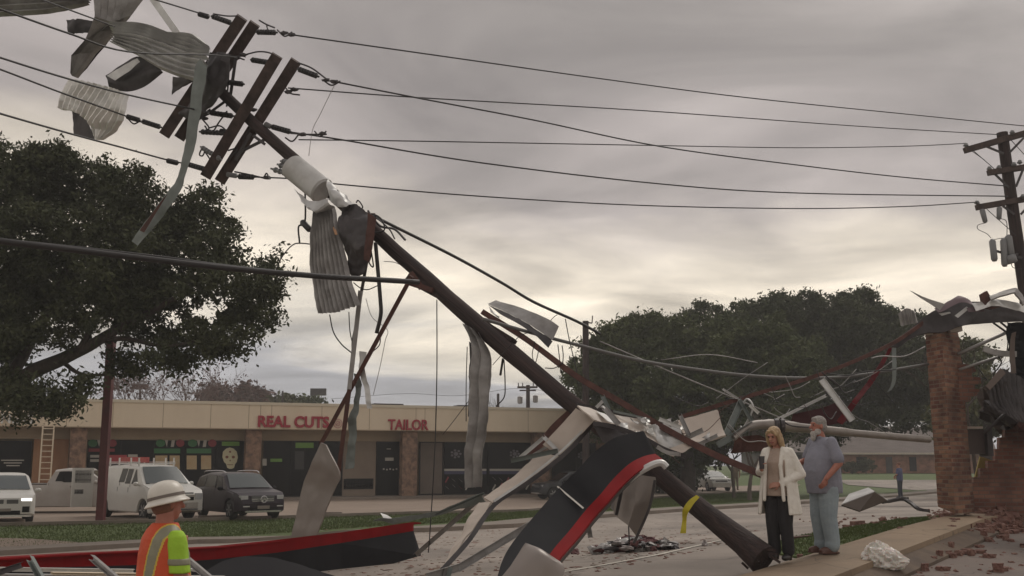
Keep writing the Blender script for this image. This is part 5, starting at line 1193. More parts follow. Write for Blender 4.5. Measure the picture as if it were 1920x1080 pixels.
# silver-white pickup
def ex2(t, fb, hwf, tz, xf, hw):
    fb('grille', M_grey, -.5, .5, .75, 1.0, .02)
    a = MB(); a.box((-1.75, 0, 1.205), (1.9, 1.55, .01)); a.build('bed_floor', M_grey, t)
    for s in (-1, 1):
        b = MB(); b.box((-1.75, s * .93, 1.235), (2.3, .09, .04)); b.build('bed_rail', M_black, t)
        b = MB(); b.box((-1.85, s * .985, .93), (2.2, .012, .02)); b.build('body_crease', M_grey, t)
        for x in (-.55, .55, 1.45):
            b = MB(); b.box((x, s * .995, .85), (.012, .012, .85)); b.build('door_seam', M_black, t)
        b = MB(); b.box((.40, s * 1.01, 1.12), (.16, .02, .035)); b.build('door_handle', M_grey, t)
vehicle('dusty white crew cab pickup truck parked side on behind the van', 'pickup truck', 'pickup_truck', tuple(G(102, 963) + Vector((0, 1.2, .0))), .16, 5.9, 2.02, [(-2.95, .9), (-2.93, 1.22), (-.66, 1.24), (-.62, 1.3), (-.36, 1.84), (.1, 1.90), (1.0, 1.88), (1.7, 1.30), (2.8, 1.16), (2.95, .8)], 1.26, .40, (-1.85, 1.95), P_dirty, [(-.30, .48, .12, 0), (.58, 1.25, 0, -.22)], (1.66, 1.12), None, extras=ex2)
# white van
def ex3(t, fb, hwf, tz, xf, hw):
    fb('grille', M_grey, -.50, .50, .95, 1.03, .02); fb('grille_bar', P_dirty, -.52, .52, .87, .94, .02); fb('lower_grille', M_black, -.5, .5, .74, .86, .02); fb('bumper', P_dirty, -.94, .94, .44, .66, .05); fb('bumper_step', M_grey, -.92, .92, .38, .43, .04); fb('number_plate', M_tan, -.18, .18, .50, .62, .07)
    for s in (-1, 1):
        a, b = sorted((s * .55, s * .86)); fb('headlight', M_lamp, a, b, .76, 1.0, .022)
    for s in (-1, 1):
        for x in (.52, -.42):
            b = MB(); b.box((x, s * 1.0, .95), (.014, .012, 1.1)); b.build('door_seam', M_grey, t)
        for x in (.40, -.55): b = MB(); b.box((x, s * 1.005, 1.10), (.04, .02, .20)); b.build('door_handle', M_black, t)
    # open rear door
    a = MB(); a.box((-2.92, -1.42, 1.15), (.07, .86, 1.55)); d_ = a.build('rear_door', P_white, t)
    a = MB(); a.box((-2.93, -1.42, 1.58), (.09, .66, .50)); a.build('rear_door_window', M_glassd, d_)
    a = MB(); a.box((-2.93, -1.56, .98), (.09, .36, .18)); a.build('plate_recess', M_grey, d_)
    # roof rack with posts
    for i, x in enumerate((-2.0, -1.15, -.1, .6)):
        a = MB(); a.bar((x, -.72, 1.98), (x, -.72, 2.33), .05, .05); a.bar((x, .72, 1.98), (x, .72, 2.33), .05, .05); a.bar((x, -.78, 2.10), (x, .78, 2.10), .04, .04); a.build('rack_post', M_white, t)
    a = MB(); a.bar((-2.1, -.72, 2.16), (.7, -.72, 2.16), .03, .04); a.bar((-2.1, .72, 2.16), (.7, .72, 2.16), .03, .04); a.build('rack_rail', M_white, t)
    a = MB(); a.box((-1.6, .1, 2.25), (.8, .9, .22)); a.build('red_cover', mat('faded_red', (.34, .05, .05), .7, col2=(.45, .12, .1), scale=6), t)
p = G(288, 976)
van = vehicle('white work van with roof rack and its back door swung open', 'van', 'white_van', (p.x - .85, p.y + 1.75, -.29), R(-90 + 44), 5.6, 2.04, [(-2.8, 1.2), (-2.78, 1.75), (-2.6, 2.0), (-1, 2.06), (.55, 2.05), (.85, 1.98), (1.62, 1.32), (2.62, 1.10), (2.78, .95), (2.8, .60)], 1.28, .37, (-1.75, 1.7), P_white, [(-.55, -.08), (.0, .42), (.58, 1.12, .05, -.42)], (1.58, .86), None, glass=M_wscr, extras=ex3)
# dark suv
def ex4(t, fb, hwf, tz, xf, hw):
    fb('grille', M_grey, -.46, .46, .66, .90, .02)
    for z in (.70, .77, .84): fb('grille_slat', M_chrome, -.44, .44, z, z + .025, .035)
    a = MB(); a.tube([Vector((xf + .05, .12 * math.cos(k), .78 + .12 * math.sin(k))) for k in np.linspace(0, 6.283, 18)], .014, 6, False)
    for k in range(3): an = math.pi / 2 + k * 2 * math.pi / 3; a.bar((xf + .05, 0, .78), (xf + .05, .12 * math.cos(an), .78 + .12 * math.sin(an)), .02, .02, up=Vector((1, 0, 0)))
    a.build('emblem', M_chrome, t)
    for s in (-1, 1):
        a, b = sorted((s * .58, s * .90)); fb('headlight', M_lamp, a, b, .74, .92, .022); a, b = sorted((s * .55, s * .9)); fb('fog_lamp', M_galv, a, b, .50, .54, .025)
    fb('lower_grille', M_black, -.85, .85, .34, .48, .012); fb('skid_plate', M_chrome, -.72, .72, .30, .36, .03); fb('number_plate', M_tan, -.24, .24, .42, .54, .04)
    for s in (-1, 1): b = MB(); b.tube(catmull([(-1.9, s * .68, 1.72), (-1.6, s * .7, 1.80), (0, s * .7, 1.82), (.4, s * .68, 1.74)], 5), .022, 6); b.build('roof_rail', M_chrome, t)
    for s in (-1, 1):
        for x in (-.30, .72): b = MB(); b.box((x, s * .968, .82), (.012, .012, .6)); b.build('door_seam', M_black, t)
p = G(460, 974)
vehicle('dark plum suv with chrome grille parked facing the street', 'car', 'parked_suv', (p.x - .62, p.y + 1.2, -.29), R(-90 + 37), 4.85, 1.98, [(-2.4, .9), (-2.36, 1.2), (-2.05, 1.62), (-1.2, 1.76), (.1, 1.75), (.45, 1.68), (1.2, 1.14), (2.05, 1.02), (2.3, .90), (2.4, .62)], 1.10, .38, (-1.45, 1.48), P_dark, [(-1.95, -1.2, .1, 0), (-1.1, -.15), (-.05, .72, 0, -.40)], (1.16, .44), None, glass=M_wscr, extras=ex4, detail='dark')
# small dark suv behind the beam
def ex5(t, fb, hwf, tz, xf, hw):
    fb('grille', M_grey, -.45, .45, .6, .8, .02)
    for s in (-1, 1): a, b = sorted((s * .55, s * .82)); fb('headlight', M_lamp, a, b, .72, .85, .02)
    fb('bumper_strip', M_galvl, -.8, .8, .34, .4, .03)
p = G(1045, 936)
vehicle('small black hatchback partly hidden by the curved beam in front of the shops', 'car', 'parked_car', (p.x + .7, p.y, -.29), R(200), 4.3, 1.85, [(-2.15, .8), (-2.1, 1.1), (-1.8, 1.5), (-.8, 1.62), (.0, 1.6), (.3, 1.52), (1.05, 1.02), (1.9, .92), (2.15, .6)], 1.0, .34, (-1.3, 1.35), P_blk, [(-1.6, -.75, .15, 0), (-.65, .55, 0, -.35)], (1.0, .32), None, extras=ex5, detail='dark')
p = G(1338, 921)
vehicle('small white and black car far off under the right tree', 'car', 'parked_car', (p.x, p.y + 1, p.z + .01), R(-78), 4.3, 1.8, [(-2.15, .8), (-2.1, 1.1), (-1.8, 1.4), (-.8, 1.5), (.0, 1.48), (.3, 1.42), (1.05, 1.0), (1.9, .9), (2.15, .6)], .95, .34, (-1.3, 1.35), P_white, [(-1.6, -.75, .15, 0), (-.65, .55, 0, -.35)], (1.0, .32), None, extras=ex5)
p = G(1308, 921)
vehicle('dark truck in the shade left of the small white car', 'car', 'parked_car', (p.x - .5, p.y + 4, p.z + .01), R(-90), 4.6, 1.9, [(-2.3, .8), (-2.25, 1.2), (-1.9, 1.75), (-.8, 1.8), (.0, 1.8), (.3, 1.72), (1.05, 1.15), (1.9, 1.05), (2.3, .6)], 1.1, .36, (-1.4, 1.45), P_blk, [(-1.6, -.75, .15, 0), (-.65, .55, 0, -.35)], (1.0, .32), None, extras=ex5, detail='dark')
# wheel stops
for i, (px, py) in enumerate(((228, 979), (410, 974), (600, 967))):
    q = G(px, py); MB().box(q + Vector((0, .3, .07)), (1.7, .18, .13)).build('wheel_stop', M_kerb, label=['pale concrete wheel stop under the white van', 'pale concrete wheel stop below the dark plum suv', 'pale concrete wheel stop behind the curved taupe panel'][i], cat='wheel stop', group='concrete wheel stops')
# ================================================================ trees
def leafmesh(name, m, parent, blobs, n_clump, n_leaf, leaf, spread, seed, shell=.55, org=None, vjit=1.0):
    rs = np.random.RandomState(seed); vol = np.array([b[1][0] * b[1][1] * b[1][2] for b in blobs]) ** .75; vol = vol / vol.sum()
    idx = rs.choice(len(blobs), n_clump, p=vol)
    cen = np.array([b[0] for b in blobs])[idx]; rad = np.array([b[1] for b in blobs])[idx]
    d = rs.normal(size=(n_clump, 3)); d /= np.linalg.norm(d, axis=1)[:, None]
    r = (shell + (1 - shell) * rs.rand(n_clump)) ; r[rs.rand(n_clump) < .25] *= rs.rand((1))[0]
    c = cen + d * rad * r[:, None]
    cs = spread * (.5 + rs.rand(n_clump))
    k = rs.randint(0, n_clump, n_leaf); off = rs.normal(size=(n_leaf, 3)) * .45
    p = c[k] + off * cs[k][:, None] * np.array([1, 1, .7])
    a = rs.normal(size=(n_leaf, 3)); a /= np.linalg.norm(a, axis=1)[:, None]
    b = np.cross(a, rs.normal(size=(n_leaf, 3))); b /= np.linalg.norm(b, axis=1)[:, None]
    s = leaf * (.5 + rs.rand(n_leaf))[:, None]
    V = np.stack([p - a * s, p + b * s * .45, p + a * s, p - b * s * .45], 1).reshape(-1, 3) - np.array(org)
    me = bpy.data.meshes.new(name); me.vertices.add(n_leaf * 4); me.vertices.foreach_set('co', V.astype(np.float32).ravel())
    me.loops.add(n_leaf * 4); me.loops.foreach_set('vertex_index', np.arange(n_leaf * 4, dtype=np.int32))
    me.polygons.add(n_leaf); me.polygons.foreach_set('loop_start', np.arange(n_leaf, dtype=np.int32) * 4); me.polygons.foreach_set('loop_total', np.full(n_leaf, 4, np.int32))
    me.update(calc_edges=True); me.materials.append(m)
    o = bpy.data.objects.new(name, me); C.objects.link(o); o.parent = parent; return o
M_leaf = mat('oak_leaves', (.034, .040, .022), .8, col2=(.085, .092, .046), scale=1.4, contrast=.4, spec=.15)
M_leaf2 = mat('broad_leaves', (.046, .060, .024), .8, col2=(.105, .120, .050), scale=.35, contrast=.4, spec=.12)
M_leaf3 = mat('olive_leaves', (.035, .050, .014), .6, col2=(.10, .095, .03), scale=.6, contrast=.4, spec=.3)
M_leaf4 = mat('dark_broad_leaves', (.038, .047, .024), .8, col2=(.090, .100, .048), scale=.35, contrast=.4, spec=.12)
M_red = mat('reddish_twigs', (.10, .055, .045), .9, col2=(.15, .09, .075), scale=.5)
def blobs_px(lst, depth_jit=2.0, seed=0, dep=1.0):
    rnd = random.Random(seed); o = []
    for px, py, rx, ry, d in lst:
        dd = d + rnd.uniform(-depth_jit, depth_jit); c = P(px, py, dd); o.append((tuple(c), (rx / FX * dd, (rx + ry) / 2 / FX * dd * dep, ry / FX * dd)))
    return o
def rough(bl, seed):
    rnd = random.Random(seed); o = list(bl)
    for x, y, rx, ry, d in bl:
        for k in range(5):
            a = rnd.uniform(-.4, 3.6); q = rnd.uniform(.22, .42); e = rnd.uniform(.75, 1.08); o.append((x + rx * e * math.cos(a), y - ry * e * math.sin(a), rx * q, ry * q, d + rnd.uniform(-2, 1)))
    return o
def bigtree(name, label, px, py, blobs, trunk, nc, nl, leaf, spread, seed, m, shell=.5):
    b = P(px, py, blobs[0][4]); b.z = H(b.x, b.y); t = thing(name, label, 'tree', tuple(b)); limbs(trunk, t); leafmesh('crown', m, t, blobs_px(rough(blobs, seed), 3, seed), nc, nl, leaf, spread, seed, shell, b); return t
def limbs(paths, parent, name='trunk'):
    a = MB()
    for pts, r0, r1 in paths:
        q = catmull([P(*p) for p in pts], 6); n = len(q)
        q = [p + Vector((mnoise.noise(p * .9), 0, mnoise.noise(p * .9 + Vector((5, 5, 5))))) * .12 * (0 < i < n - 1) for i, p in enumerate(q)]
        a.tube(q, [lerp(r0, r1, i / (n - 1)) for i in range(n)], 9)
    return a.build(name, M_bark, parent, auto=60)
tb = G(-70, 1000)
oak = thing('oak_tree', 'large dark live oak filling the left side in front of the shops', 'tree', tuple(tb))
dO = tb.y
limbs([([(-80, 1000, dO), (-70, 900, dO), (-60, 830, dO), (-20, 765, dO)], .45, .34), ([(-20, 765, dO), (40, 715, dO), (110, 672, dO - .5), (180, 642, dO - 1), (260, 600, dO - 1), (330, 560, dO - 1)], .30, .08), ([(0, 745, dO), (30, 690, dO + .5), (70, 620, dO + 1), (120, 520, dO + 1), (180, 420, dO + 1)], .25, .06), ([(180, 642, dO - 1), (235, 640, dO - 1), (300, 650, dO - 1), (380, 640, dO - 1)], .10, .03), ([(110, 672, dO), (160, 700, dO), (230, 705, dO)], .08, .03), ([(-20, 765, dO), (-60, 680, dO), (-80, 560, dO), (-60, 400, dO)], .28, .06), ([(0, 750, dO), (50, 740, dO - 1), (90, 760, dO - 1.5)], .12, .03), ([(150, 655, dO - 1), (200, 560, dO - 1), (290, 470, dO)], .12, .03)], oak)
ob = blobs_px(rough([(-40, 360, 120, 100, dO), (40, 345, 90, 78, dO), (150, 340, 90, 62, dO), (95, 300, 50, 38, dO), (230, 355, 60, 48, dO), (270, 420, 90, 70, dO), (345, 420, 60, 55, dO), (372, 395, 40, 40, dO), (400, 470, 55, 50, dO), (440, 530, 60, 50, dO), (478, 560, 55, 42, dO), (495, 530, 36, 40, dO), (460, 600, 50, 36, dO), (420, 640, 55, 36, dO), (350, 660, 60, 36, dO), (300, 600, 90, 62, dO), (200, 560, 100, 72, dO), (100, 530, 100, 80, dO), (0, 540, 110, 90, dO), (180, 460, 100, 70, dO), (60, 440, 110, 80, dO), (330, 520, 90, 66, dO), (20, 650, 50, 50, dO), (-60, 660, 60, 90, dO), (50, 760, 55, 36, dO - 2), (20, 730, 45, 32, dO - 2), (100, 745, 44, 34, dO - 2), (118, 772, 26, 16, dO - 2), (150, 720, 30, 18, dO - 2), (250, 680, 50, 26, dO), (330, 690, 24, 18, dO), (20, 620, 60, 50, dO), (130, 610, 50, 40, dO), (500, 600, 28, 24, dO), (515, 480, 18, 14, dO)], 5), 2.2, 1, 1.1)
leafmesh('crown', M_leaf, oak, ob, 2200, 150000, .075, .40, 3, .42, tb)
# right hand trees
d1 = 66
bigtree('oak_tree', 'broad dense green tree behind the leaning pole at centre right', 1270, 925, [(1130, 690, 60, 60, d1), (1175, 660, 60, 55, d1), (1230, 640, 70, 50, d1), (1290, 640, 80, 55, d1), (1350, 650, 80, 60, d1), (1420, 660, 80, 60, d1), (1290, 720, 110, 70, d1), (1180, 740, 80, 60, d1), (1400, 740, 110, 70, d1), (1110, 735, 44, 48, d1), (1160, 800, 80, 40, d1), (1290, 800, 100, 50, d1), (1410, 800, 90, 50, d1), (1205, 612, 30, 20, d1), (1090, 700, 26, 26, d1), (1480, 700, 60, 70, d1), (1270, 850, 60, 40, d1 - 2), (1330, 845, 50, 30, d1 - 2), (1200, 850, 50, 30, d1 - 2), (1220, 605, 18, 14, d1), (1150, 622, 22, 18, d1), (1130, 618, 12, 10, d1)],
        [([(1290, 925, d1), (1290, 870, d1), (1292, 800, d1)], .5, .35), ([(1292, 830, d1), (1200, 740, d1), (1150, 680, d1)], .3, .06), ([(1292, 800, d1), (1380, 730, d1), (1420, 670, d1)], .3, .06), ([(1295, 820, d1), (1290, 700, d1), (1280, 630, d1)], .3, .05)], 3000, 200000, .12, .50, 11, M_leaf2)
d2 = 74
bigtree('oak_tree', 'tall dark rounded tree between the centre tree and the brick pier', 1600, 925, [(1510, 600, 60, 45, d2), (1560, 580, 50, 32, d2), (1600, 590, 50, 40, d2), (1650, 610, 50, 40, d2), (1440, 600, 60, 40, d2), (1390, 590, 40, 26, d2), (1475, 580, 34, 24, d2), (1690, 660, 60, 60, d2), (1560, 660, 110, 70, d2), (1450, 680, 90, 70, d2), (1560, 750, 120, 60, d2), (1680, 740, 70, 60, d2), (1530, 800, 110, 30, d2), (1720, 700, 50, 70, d2), (1640, 660, 80, 60, d2), (1585, 568, 18, 14, d2), (1680, 790, 70, 24, d2), (1330, 590, 40, 20, d2)],
        [([(1552, 925, d2), (1550, 860, d2), (1560, 780, d2)], .5, .32), ([(1560, 790, d2), (1530, 700, d2), (1500, 610, d2)], .3, .06), ([(1562, 790, d2), (1680, 710, d2), (1690, 640, d2)], .3, .06)], 3000, 200000, .125, .52, 12, M_leaf4)
bigtree('oak_tree', 'lower olive green tree seen between the brick pier and the ribbed panel', 1850, 900, [(1830, 740, 30, 40, 60), (1850, 780, 50, 36, 60), (1900, 770, 60, 44, 60), (1815, 660, 26, 24, 60), (1880, 740, 30, 24, 60), (1960, 740, 60, 60, 60), (1830, 690, 22, 30, 60), (1800, 780, 50, 30, 60)],
        [([(1850, 900, 60), (1850, 830, 60), (1845, 770, 60)], .4, .15)], 500, 22000, .15, .7, 13, M_leaf3)
bigtree('bush', 'dark green bush under the centre tree beside the small white car', 1230, 920, [(1250, 880, 50, 40, 78), (1200, 870, 40, 40, 78), (1290, 870, 30, 44, 78), (1160, 885, 40, 28, 80)], [([(1240, 920, 78), (1240, 890, 78), (1240, 870, 78)], .2, .1)], 260, 14000, .18, .7, 14, M_leaf)
# bare trees, branching
def bare(name, label, px, py, d, hgt, seed, levels=5, m=M_bark, spread=.5, r0=.18, base_z=None, leaves=0):
    b = P(px, py, d) if base_z is None else P(px, py, d); b = Vector((b.x, b.y, H(b.x, b.y))); rnd = random.Random(seed); a = MB()
    t = thing(name, label, 'tree', tuple(b))
    tips = []
    def grow(p, v, ln, r, lv):
        q = p; pts = [p]
        for k in range(3):
            v = (v + Vector((rnd.gauss(0, .12), rnd.gauss(0, .12), rnd.gauss(0, .06) + .02))).normalized(); q = q + v * ln / 3; pts.append(q)
        a.tube(pts, [r, r * .88, r * .76, r * .62], 5 if lv > 1 else 4, False); tips.append(q)
        if lv <= 0: return
        for k in range(3 if lv > 2 else rnd.choice((2, 3))):
            an = rnd.random() * 6.28; w = (v + Vector((math.cos(an), math.sin(an), rnd.uniform(-.1, .3))) * spread * rnd.uniform(.7, 1.4)).normalized(); grow(q, w, ln * rnd.uniform(.62, .82), r * .58, lv - 1)
    grow(b, Vector((0, 0, 1)), hgt * .32, r0, levels); a.build('branches', m, t)
    if leaves: leafmesh('crown', M_red, t, [(tuple(q), (.7, .7, .6)) for q in tips[::3]], 300, leaves, .12, .5, seed, .2, b)
    return t
M_bare = mat('pale_bark', (.16, .12, .11), .9); M_bare2 = mat('grey_twig_bark', (.12, .105, .105), .9)
for i, (px, h_, lab) in enumerate(((250, 10.5, 'bare pale tree behind the shops, left of the red pole'), (305, 11, 'bare pale tree behind the shops, just right of the red pole'), (360, 10.5, 'bare pale tree behind the roof under the oak crown'), (415, 9.5, 'bare pale tree beside the reddish trees'))):
    bare('bare_tree', lab, px, 800, 90, h_, 20 + i, 5, M_bare, .6, .17, leaves=900 if i < 2 else 300)
for i, (px, h_, lab) in enumerate(((865, 8.8, 'thin bare tree on the skyline left of the twisted sheet'), (925, 9.6, 'thin bare tree on the skyline right of the twisted sheet'), (640, 8.0, 'thin bare tree on the skyline by the crossing struts'))):
    bare('bare_tree', lab, px, 800, 105, h_, 40 + i, 4, M_bare2, .45, .16)
bare('bare_tree', 'small leafless tree left of the woman', 1405, 905, 62, 5.6, 51, 5, mat('brown_grey_bark', (.12, .095, .08), .9), .75, .14)
bare('bare_tree', 'small leafless tree close to the rust member end', 1375, 905, 66, 5.0, 52, 5, mat('brown_grey_bark', (1, 1, 1)), .75, .12)
bare('bare_tree', 'leafless twigs beside the broken brick wing', 1838, 880, 40, 7.2, 53, 4, M_bark, .5, .10)
def skyline(name, label, px, pw, y0, d, m, seed, nl, leaf):
    b = P(px, 800, d); b.z = -.3; t = thing(name, label, 'tree', tuple(b)); rnd = random.Random(seed)
    a = MB(); a.tube([b, P(px, y0 + 20, d)], [.3, .1], 6); a.build('trunk', M_bark, t)
    bl = [(px + rnd.uniform(-pw, pw) * .7, rnd.uniform(y0 + 14, 790), rnd.uniform(16, 26), rnd.uniform(12, 18), d) for _ in range(12)] + [(px, y0 + 14, 18, 14, d)]
    leafmesh('crown', m, t, blobs_px(bl, 2, seed), 160, nl, leaf, 1.0, seed, .3, b)
skyline('skyline_tree', 'reddish brown tree showing above the roof left of the first sign', 405, 36, 722, 130, M_red, 61, 9000, .30)
skyline('skyline_tree', 'reddish brown domed tree above the first sign', 466, 34, 720, 128, M_red, 62, 9000, .30)
skyline('skyline_tree', 'low greenish bush line above the sign at the roof edge', 525, 34, 738, 125, M_leaf3, 63, 6000, .28)
skyline('skyline_tree', 'low green bush line right of the sign above the roof', 575, 34, 742, 125, M_leaf2, 64, 6000, .28)
# distant poles
def simple_pole(label, px, py_top, d, r, arms=(), extra=None, name='distant_pole'):
    b = P(px, 865, d); b.z = H(b.x, b.y); top = P(px, py_top, d); t = thing(name, label, 'pole', tuple(b))
    MB().tube([b, top], [r * 1.2, r], 8).build('shaft', M_pole, t)
    for (x0, x1, y, w) in arms: MB().bar(P(x0, y, d - .2), P(x1, y, d - .2), w, w).build('crossarm', M_arm, t)
    if extra: extra(t, d)
    return t
def exA(t, d):
    for x, y in ((975, 750), (1004, 748)):
        a = MB(); a.lathe(P(x, y - 7, d), P(x, y + 7, d), [(0, .12), (.1, .22), (.9, .22), (1, .12)], 10); a.build('transformer', M_galvd, t)
    for x in (972, 980, 1000, 1006): a = MB(); a.lathe(P(x, 718, d), P(x, 724, d), [(0, .05), (1, .05)], 6); a.build('insulator', M_insl, t)
simple_pole('far power pole with two crossarms and round transformers above the roof', 990, 722, 90, .16, ((970, 1008, 726, .16), (974, 1005, 732, .12)), exA)
simple_pole('far slim pole with a small arm rising by the left edge of the centre tree', 1098, 602, 62, .18, (), lambda t, d: (MB().bar(P(1098, 604, d), P(1110, 606, d), .07, .07).build('arm', M_arm, t), MB().bar(P(1110, 606, d), P(1111, 592, d), .06, .06).build('arm_tip', M_arm, t)))
simple_pole('far thin pole above the shops left of the tall twisted sheet', 934, 738, 100, .12)
def exB(t, d): MB().box(P(597, 735, d), (1.9, .5, .85)).build('sign_board', M_galvdd, t)
simple_pole('far pole with a dark sign board above the first shop sign', 597, 742, 130, .16, (), exB)
simple_pole('far short post on the skyline above the first shop sign', 530, 733, 120, .10)
simple_pole('far pole with a dark hood behind the oak twigs', 263, 728, 110, .12, (), lambda t, d: MB().box(P(263, 725, d), (1.6, .5, .5)).build('sign_board', M_rust, t))
w_ = MB(); w_.tube(catmull([P(x, y, 95) for x, y in ((620, 748), (760, 738), (860, 742), (975, 728), (1060, 742))], 6), .02, 4); w_.build('power_line', M_wire, label='faint far line above the shopping centre roof', cat='power line')
# ================================================================ right utility pole
dR = 29.3
rp_ = thing('utility_pole', 'upright weathered power pole at the right edge carrying three crossarms', 'utility pole', tuple(Vector((P(1926, 700, dR).x, dR, H(P(1926, 700, dR).x, dR)))))
MB().tube([P(1879, 249, dR), P(1900, 400, dR), P(1921, 540, dR), P(1940, 680, dR), P(1958, 860, dR)], [.155, .165, .175, .19, .20], 12).build('shaft', M_pole, rp_)
for (x0, y0, x1, y1, w) in ((1809, 282, 1975, 235, .16), (1853, 324, 1985, 304, .15), (1831, 389, 1990, 362, .15)):
    MB().bar(P(x0, y0, dR - .25), P(x1, y1, dR + .0), w, w).build('crossarm', M_arm, rp_)
for q in (((1848, 274), (1882, 288)), ((1920, 258), (1893, 286)), ((1866, 327), (1892, 352)), ((1918, 318), (1905, 350)), ((1880, 386), (1902, 402)), ((1936, 378), (1914, 402))):
    MB().bar(P(*q[0], dR - .2), P(*q[1], dR - .2), .06, .03).build('brace', M_galvdd, rp_)
def rins(x, y, d=dR - .25, h=8, r=.07):
    a = MB(); a.lathe(P(x, y, d), P(x, y - h, d), [(0, .03), (.2, .03), (.25, r), (.5, r * 1.1), (.55, r * .6), (.8, r * .8), (1, .03)], 9); a.build('insulator', M_insl, rp_, smooth=True)
for x, y in ((1811, 276), (1898, 252), (1855, 320), (1873, 318), (1901, 312), (1912, 308), (1832, 384), (1918, 372)): rins(x, y)
for (x0, y0, x1, y1) in ((1841, 392, 1848, 418), (1874, 388, 1873, 412)):
    a = MB(); a.lathe(P(x0, y0, dR - .3), P(x1, y1, dR - .3), [(0, .04), (.1, .08), (.9, .07), (1, .03)], 8); a.build('fuse_cutout', M_insl, rp_, smooth=True)
for (x0, y0, x1, y1, r) in ((1860, 448, 1865, 490, .09), (1881, 446, 1884, 500, .09), (1890, 440, 1896, 480, .10), (1892, 478, 1898, 494, .16)):
    a = MB(); a.lathe(P(x0, y0, dR - .3), P(x1, y1, dR - .3), [(0, r * .4), (.1, r), (.9, r), (1, r * .6)], 9); a.build('arrester', M_insl, rp_, smooth=True)
MB().bar(P(1858, 468, dR - .3), P(1916, 484, dR - .2), .06, .05).build('bracket', M_galvdd, rp_)
MB().bar(P(1890, 478, dR - .3), P(1920, 476, dR), .07, .05).build('bracket', M_galvdd, rp_)
for i, pts in enumerate((((1848, 418), (1834, 422), (1834, 430), (1850, 438), (1858, 446)), ((1873, 410), (1884, 412), (1888, 420), (1888, 440)), ((1860, 450), (1870, 448), (1881, 446)), ((1896, 494), (1900, 502), (1916, 504)), ((1812, 272), (1822, 280), (1866, 318)), ((1815, 278), (1846, 300)), ((1895, 262), (1930, 300)), ((1850, 392), (1906, 442)))):
    a = MB(); a.tube(catmull([P(x, y, dR - .3) for x, y in pts], 4), .011, 4); a.build('jumper_wire', M_wire, rp_)
# ================================================================ house
hb = G(1660, 887.5); hd = hb.y
house = thing('brick_house', 'single storey brick house with long grey roof beyond the side street', 'house', tuple(hb))
hx0, hx1 = P(1585, 887, hd).x, P(1860, 887, hd).x; hz = hb.z
zt_ = P(1660, 850, hd).z; zr = P(1660, 800, hd + 4).z
MB().box(((hx0 + hx1) / 2, hd + 4, (hz + zt_) / 2), (hx1 - hx0, 8, zt_ - hz)).build('wall', M_brickh, house, uv=True)
g = MB(); pr = [Vector((hx0 - .5, hd - .6, zt_ + .02)), Vector((hx0 - .5, hd + 8.6, zt_ + .02)), Vector((hx0 + .6, hd + 4, zr))]
g.prism(pr, Vector((hx1 - hx0 + 1, 0, 0))); g.build('roof', mat('roof_shingle', (.13, .105, .095), .9, col2=(.19, .16, .145), scale=1.5, stretch=(.4, 1, 3)), house)
MB().box(((hx0 + hx1) / 2, hd - .68, zt_ - .03), (hx1 - hx0 + 1, .06, .2)).build('gutter', M_cream, house)
for a_, b_, nm in ((1606, 1626, 'window'), (1661, 1673, 'door'), (1705, 1718, 'window'), (1780, 1800, 'window')):
    xa, xb = P(a_, 870, hd).x, P(b_, 870, hd).x; z0 = hz + (.02 if nm == 'door' else .25)
    f = MB(); f.box(((xa + xb) / 2, hd - .03, (z0 + zt_ - .4) / 2), (xb - xa, .06, zt_ - .4 - z0)); f.build(nm, M_glassd if nm == 'window' else M_galvdd, house)
def shrub(label, px, py, w, h, d, seed, m=M_leaf):
    b = G(px, py); t = thing('shrub', label, 'shrub', tuple(b)); MB().tube([b, b + Vector((0, 0, .4))], [.06, .03], 5).build('stem', M_bark, t)
    leafmesh('crown', m, t, [(tuple(b + Vector((0, 0, h / 2))), (w / 2, w / 2, h / 2))], 40, 2500, .09, .25, seed, .5, b)
shrub('dark clipped shrub against the brick house wall', 1624, 889, 2.4, 1.6, 0, 71); shrub('dark shrub left of the first one by the house', 1598, 889, 1.6, 1.4, 0, 72)
# second low house behind the couple
hb2 = P(1500, 884, 120); hb2.z = H(hb2.x, hb2.y); h2 = thing('low_house', 'low grey house half hidden behind the heads of the couple', 'house', tuple(hb2))
zt2 = P(1500, 848, 120).z; MB().box((hb2.x, 124, (hb2.z + zt2) / 2), (9.5, 8, zt2 - hb2.z)).build('wall', mat('grey_siding', (.11, .10, .095), .9), h2)
g = MB(); g.prism([Vector((hb2.x - 5.4, 119.4, zt2)), Vector((hb2.x - 5.4, 128.6, zt2)), Vector((hb2.x - 5, 124, zt2 + 2))], Vector((10.8, 0, 0))); g.build('roof', mat('roof_shingle', (1, 1, 1)), h2)
MB().box((hb2.x - .6, 119.95, hb2.z + 1.2), (1.6, .08, 1.6)).build('window', M_glassd, h2)
# utility box by the kerb, white mailbox-like block
q = G(1480, 905)
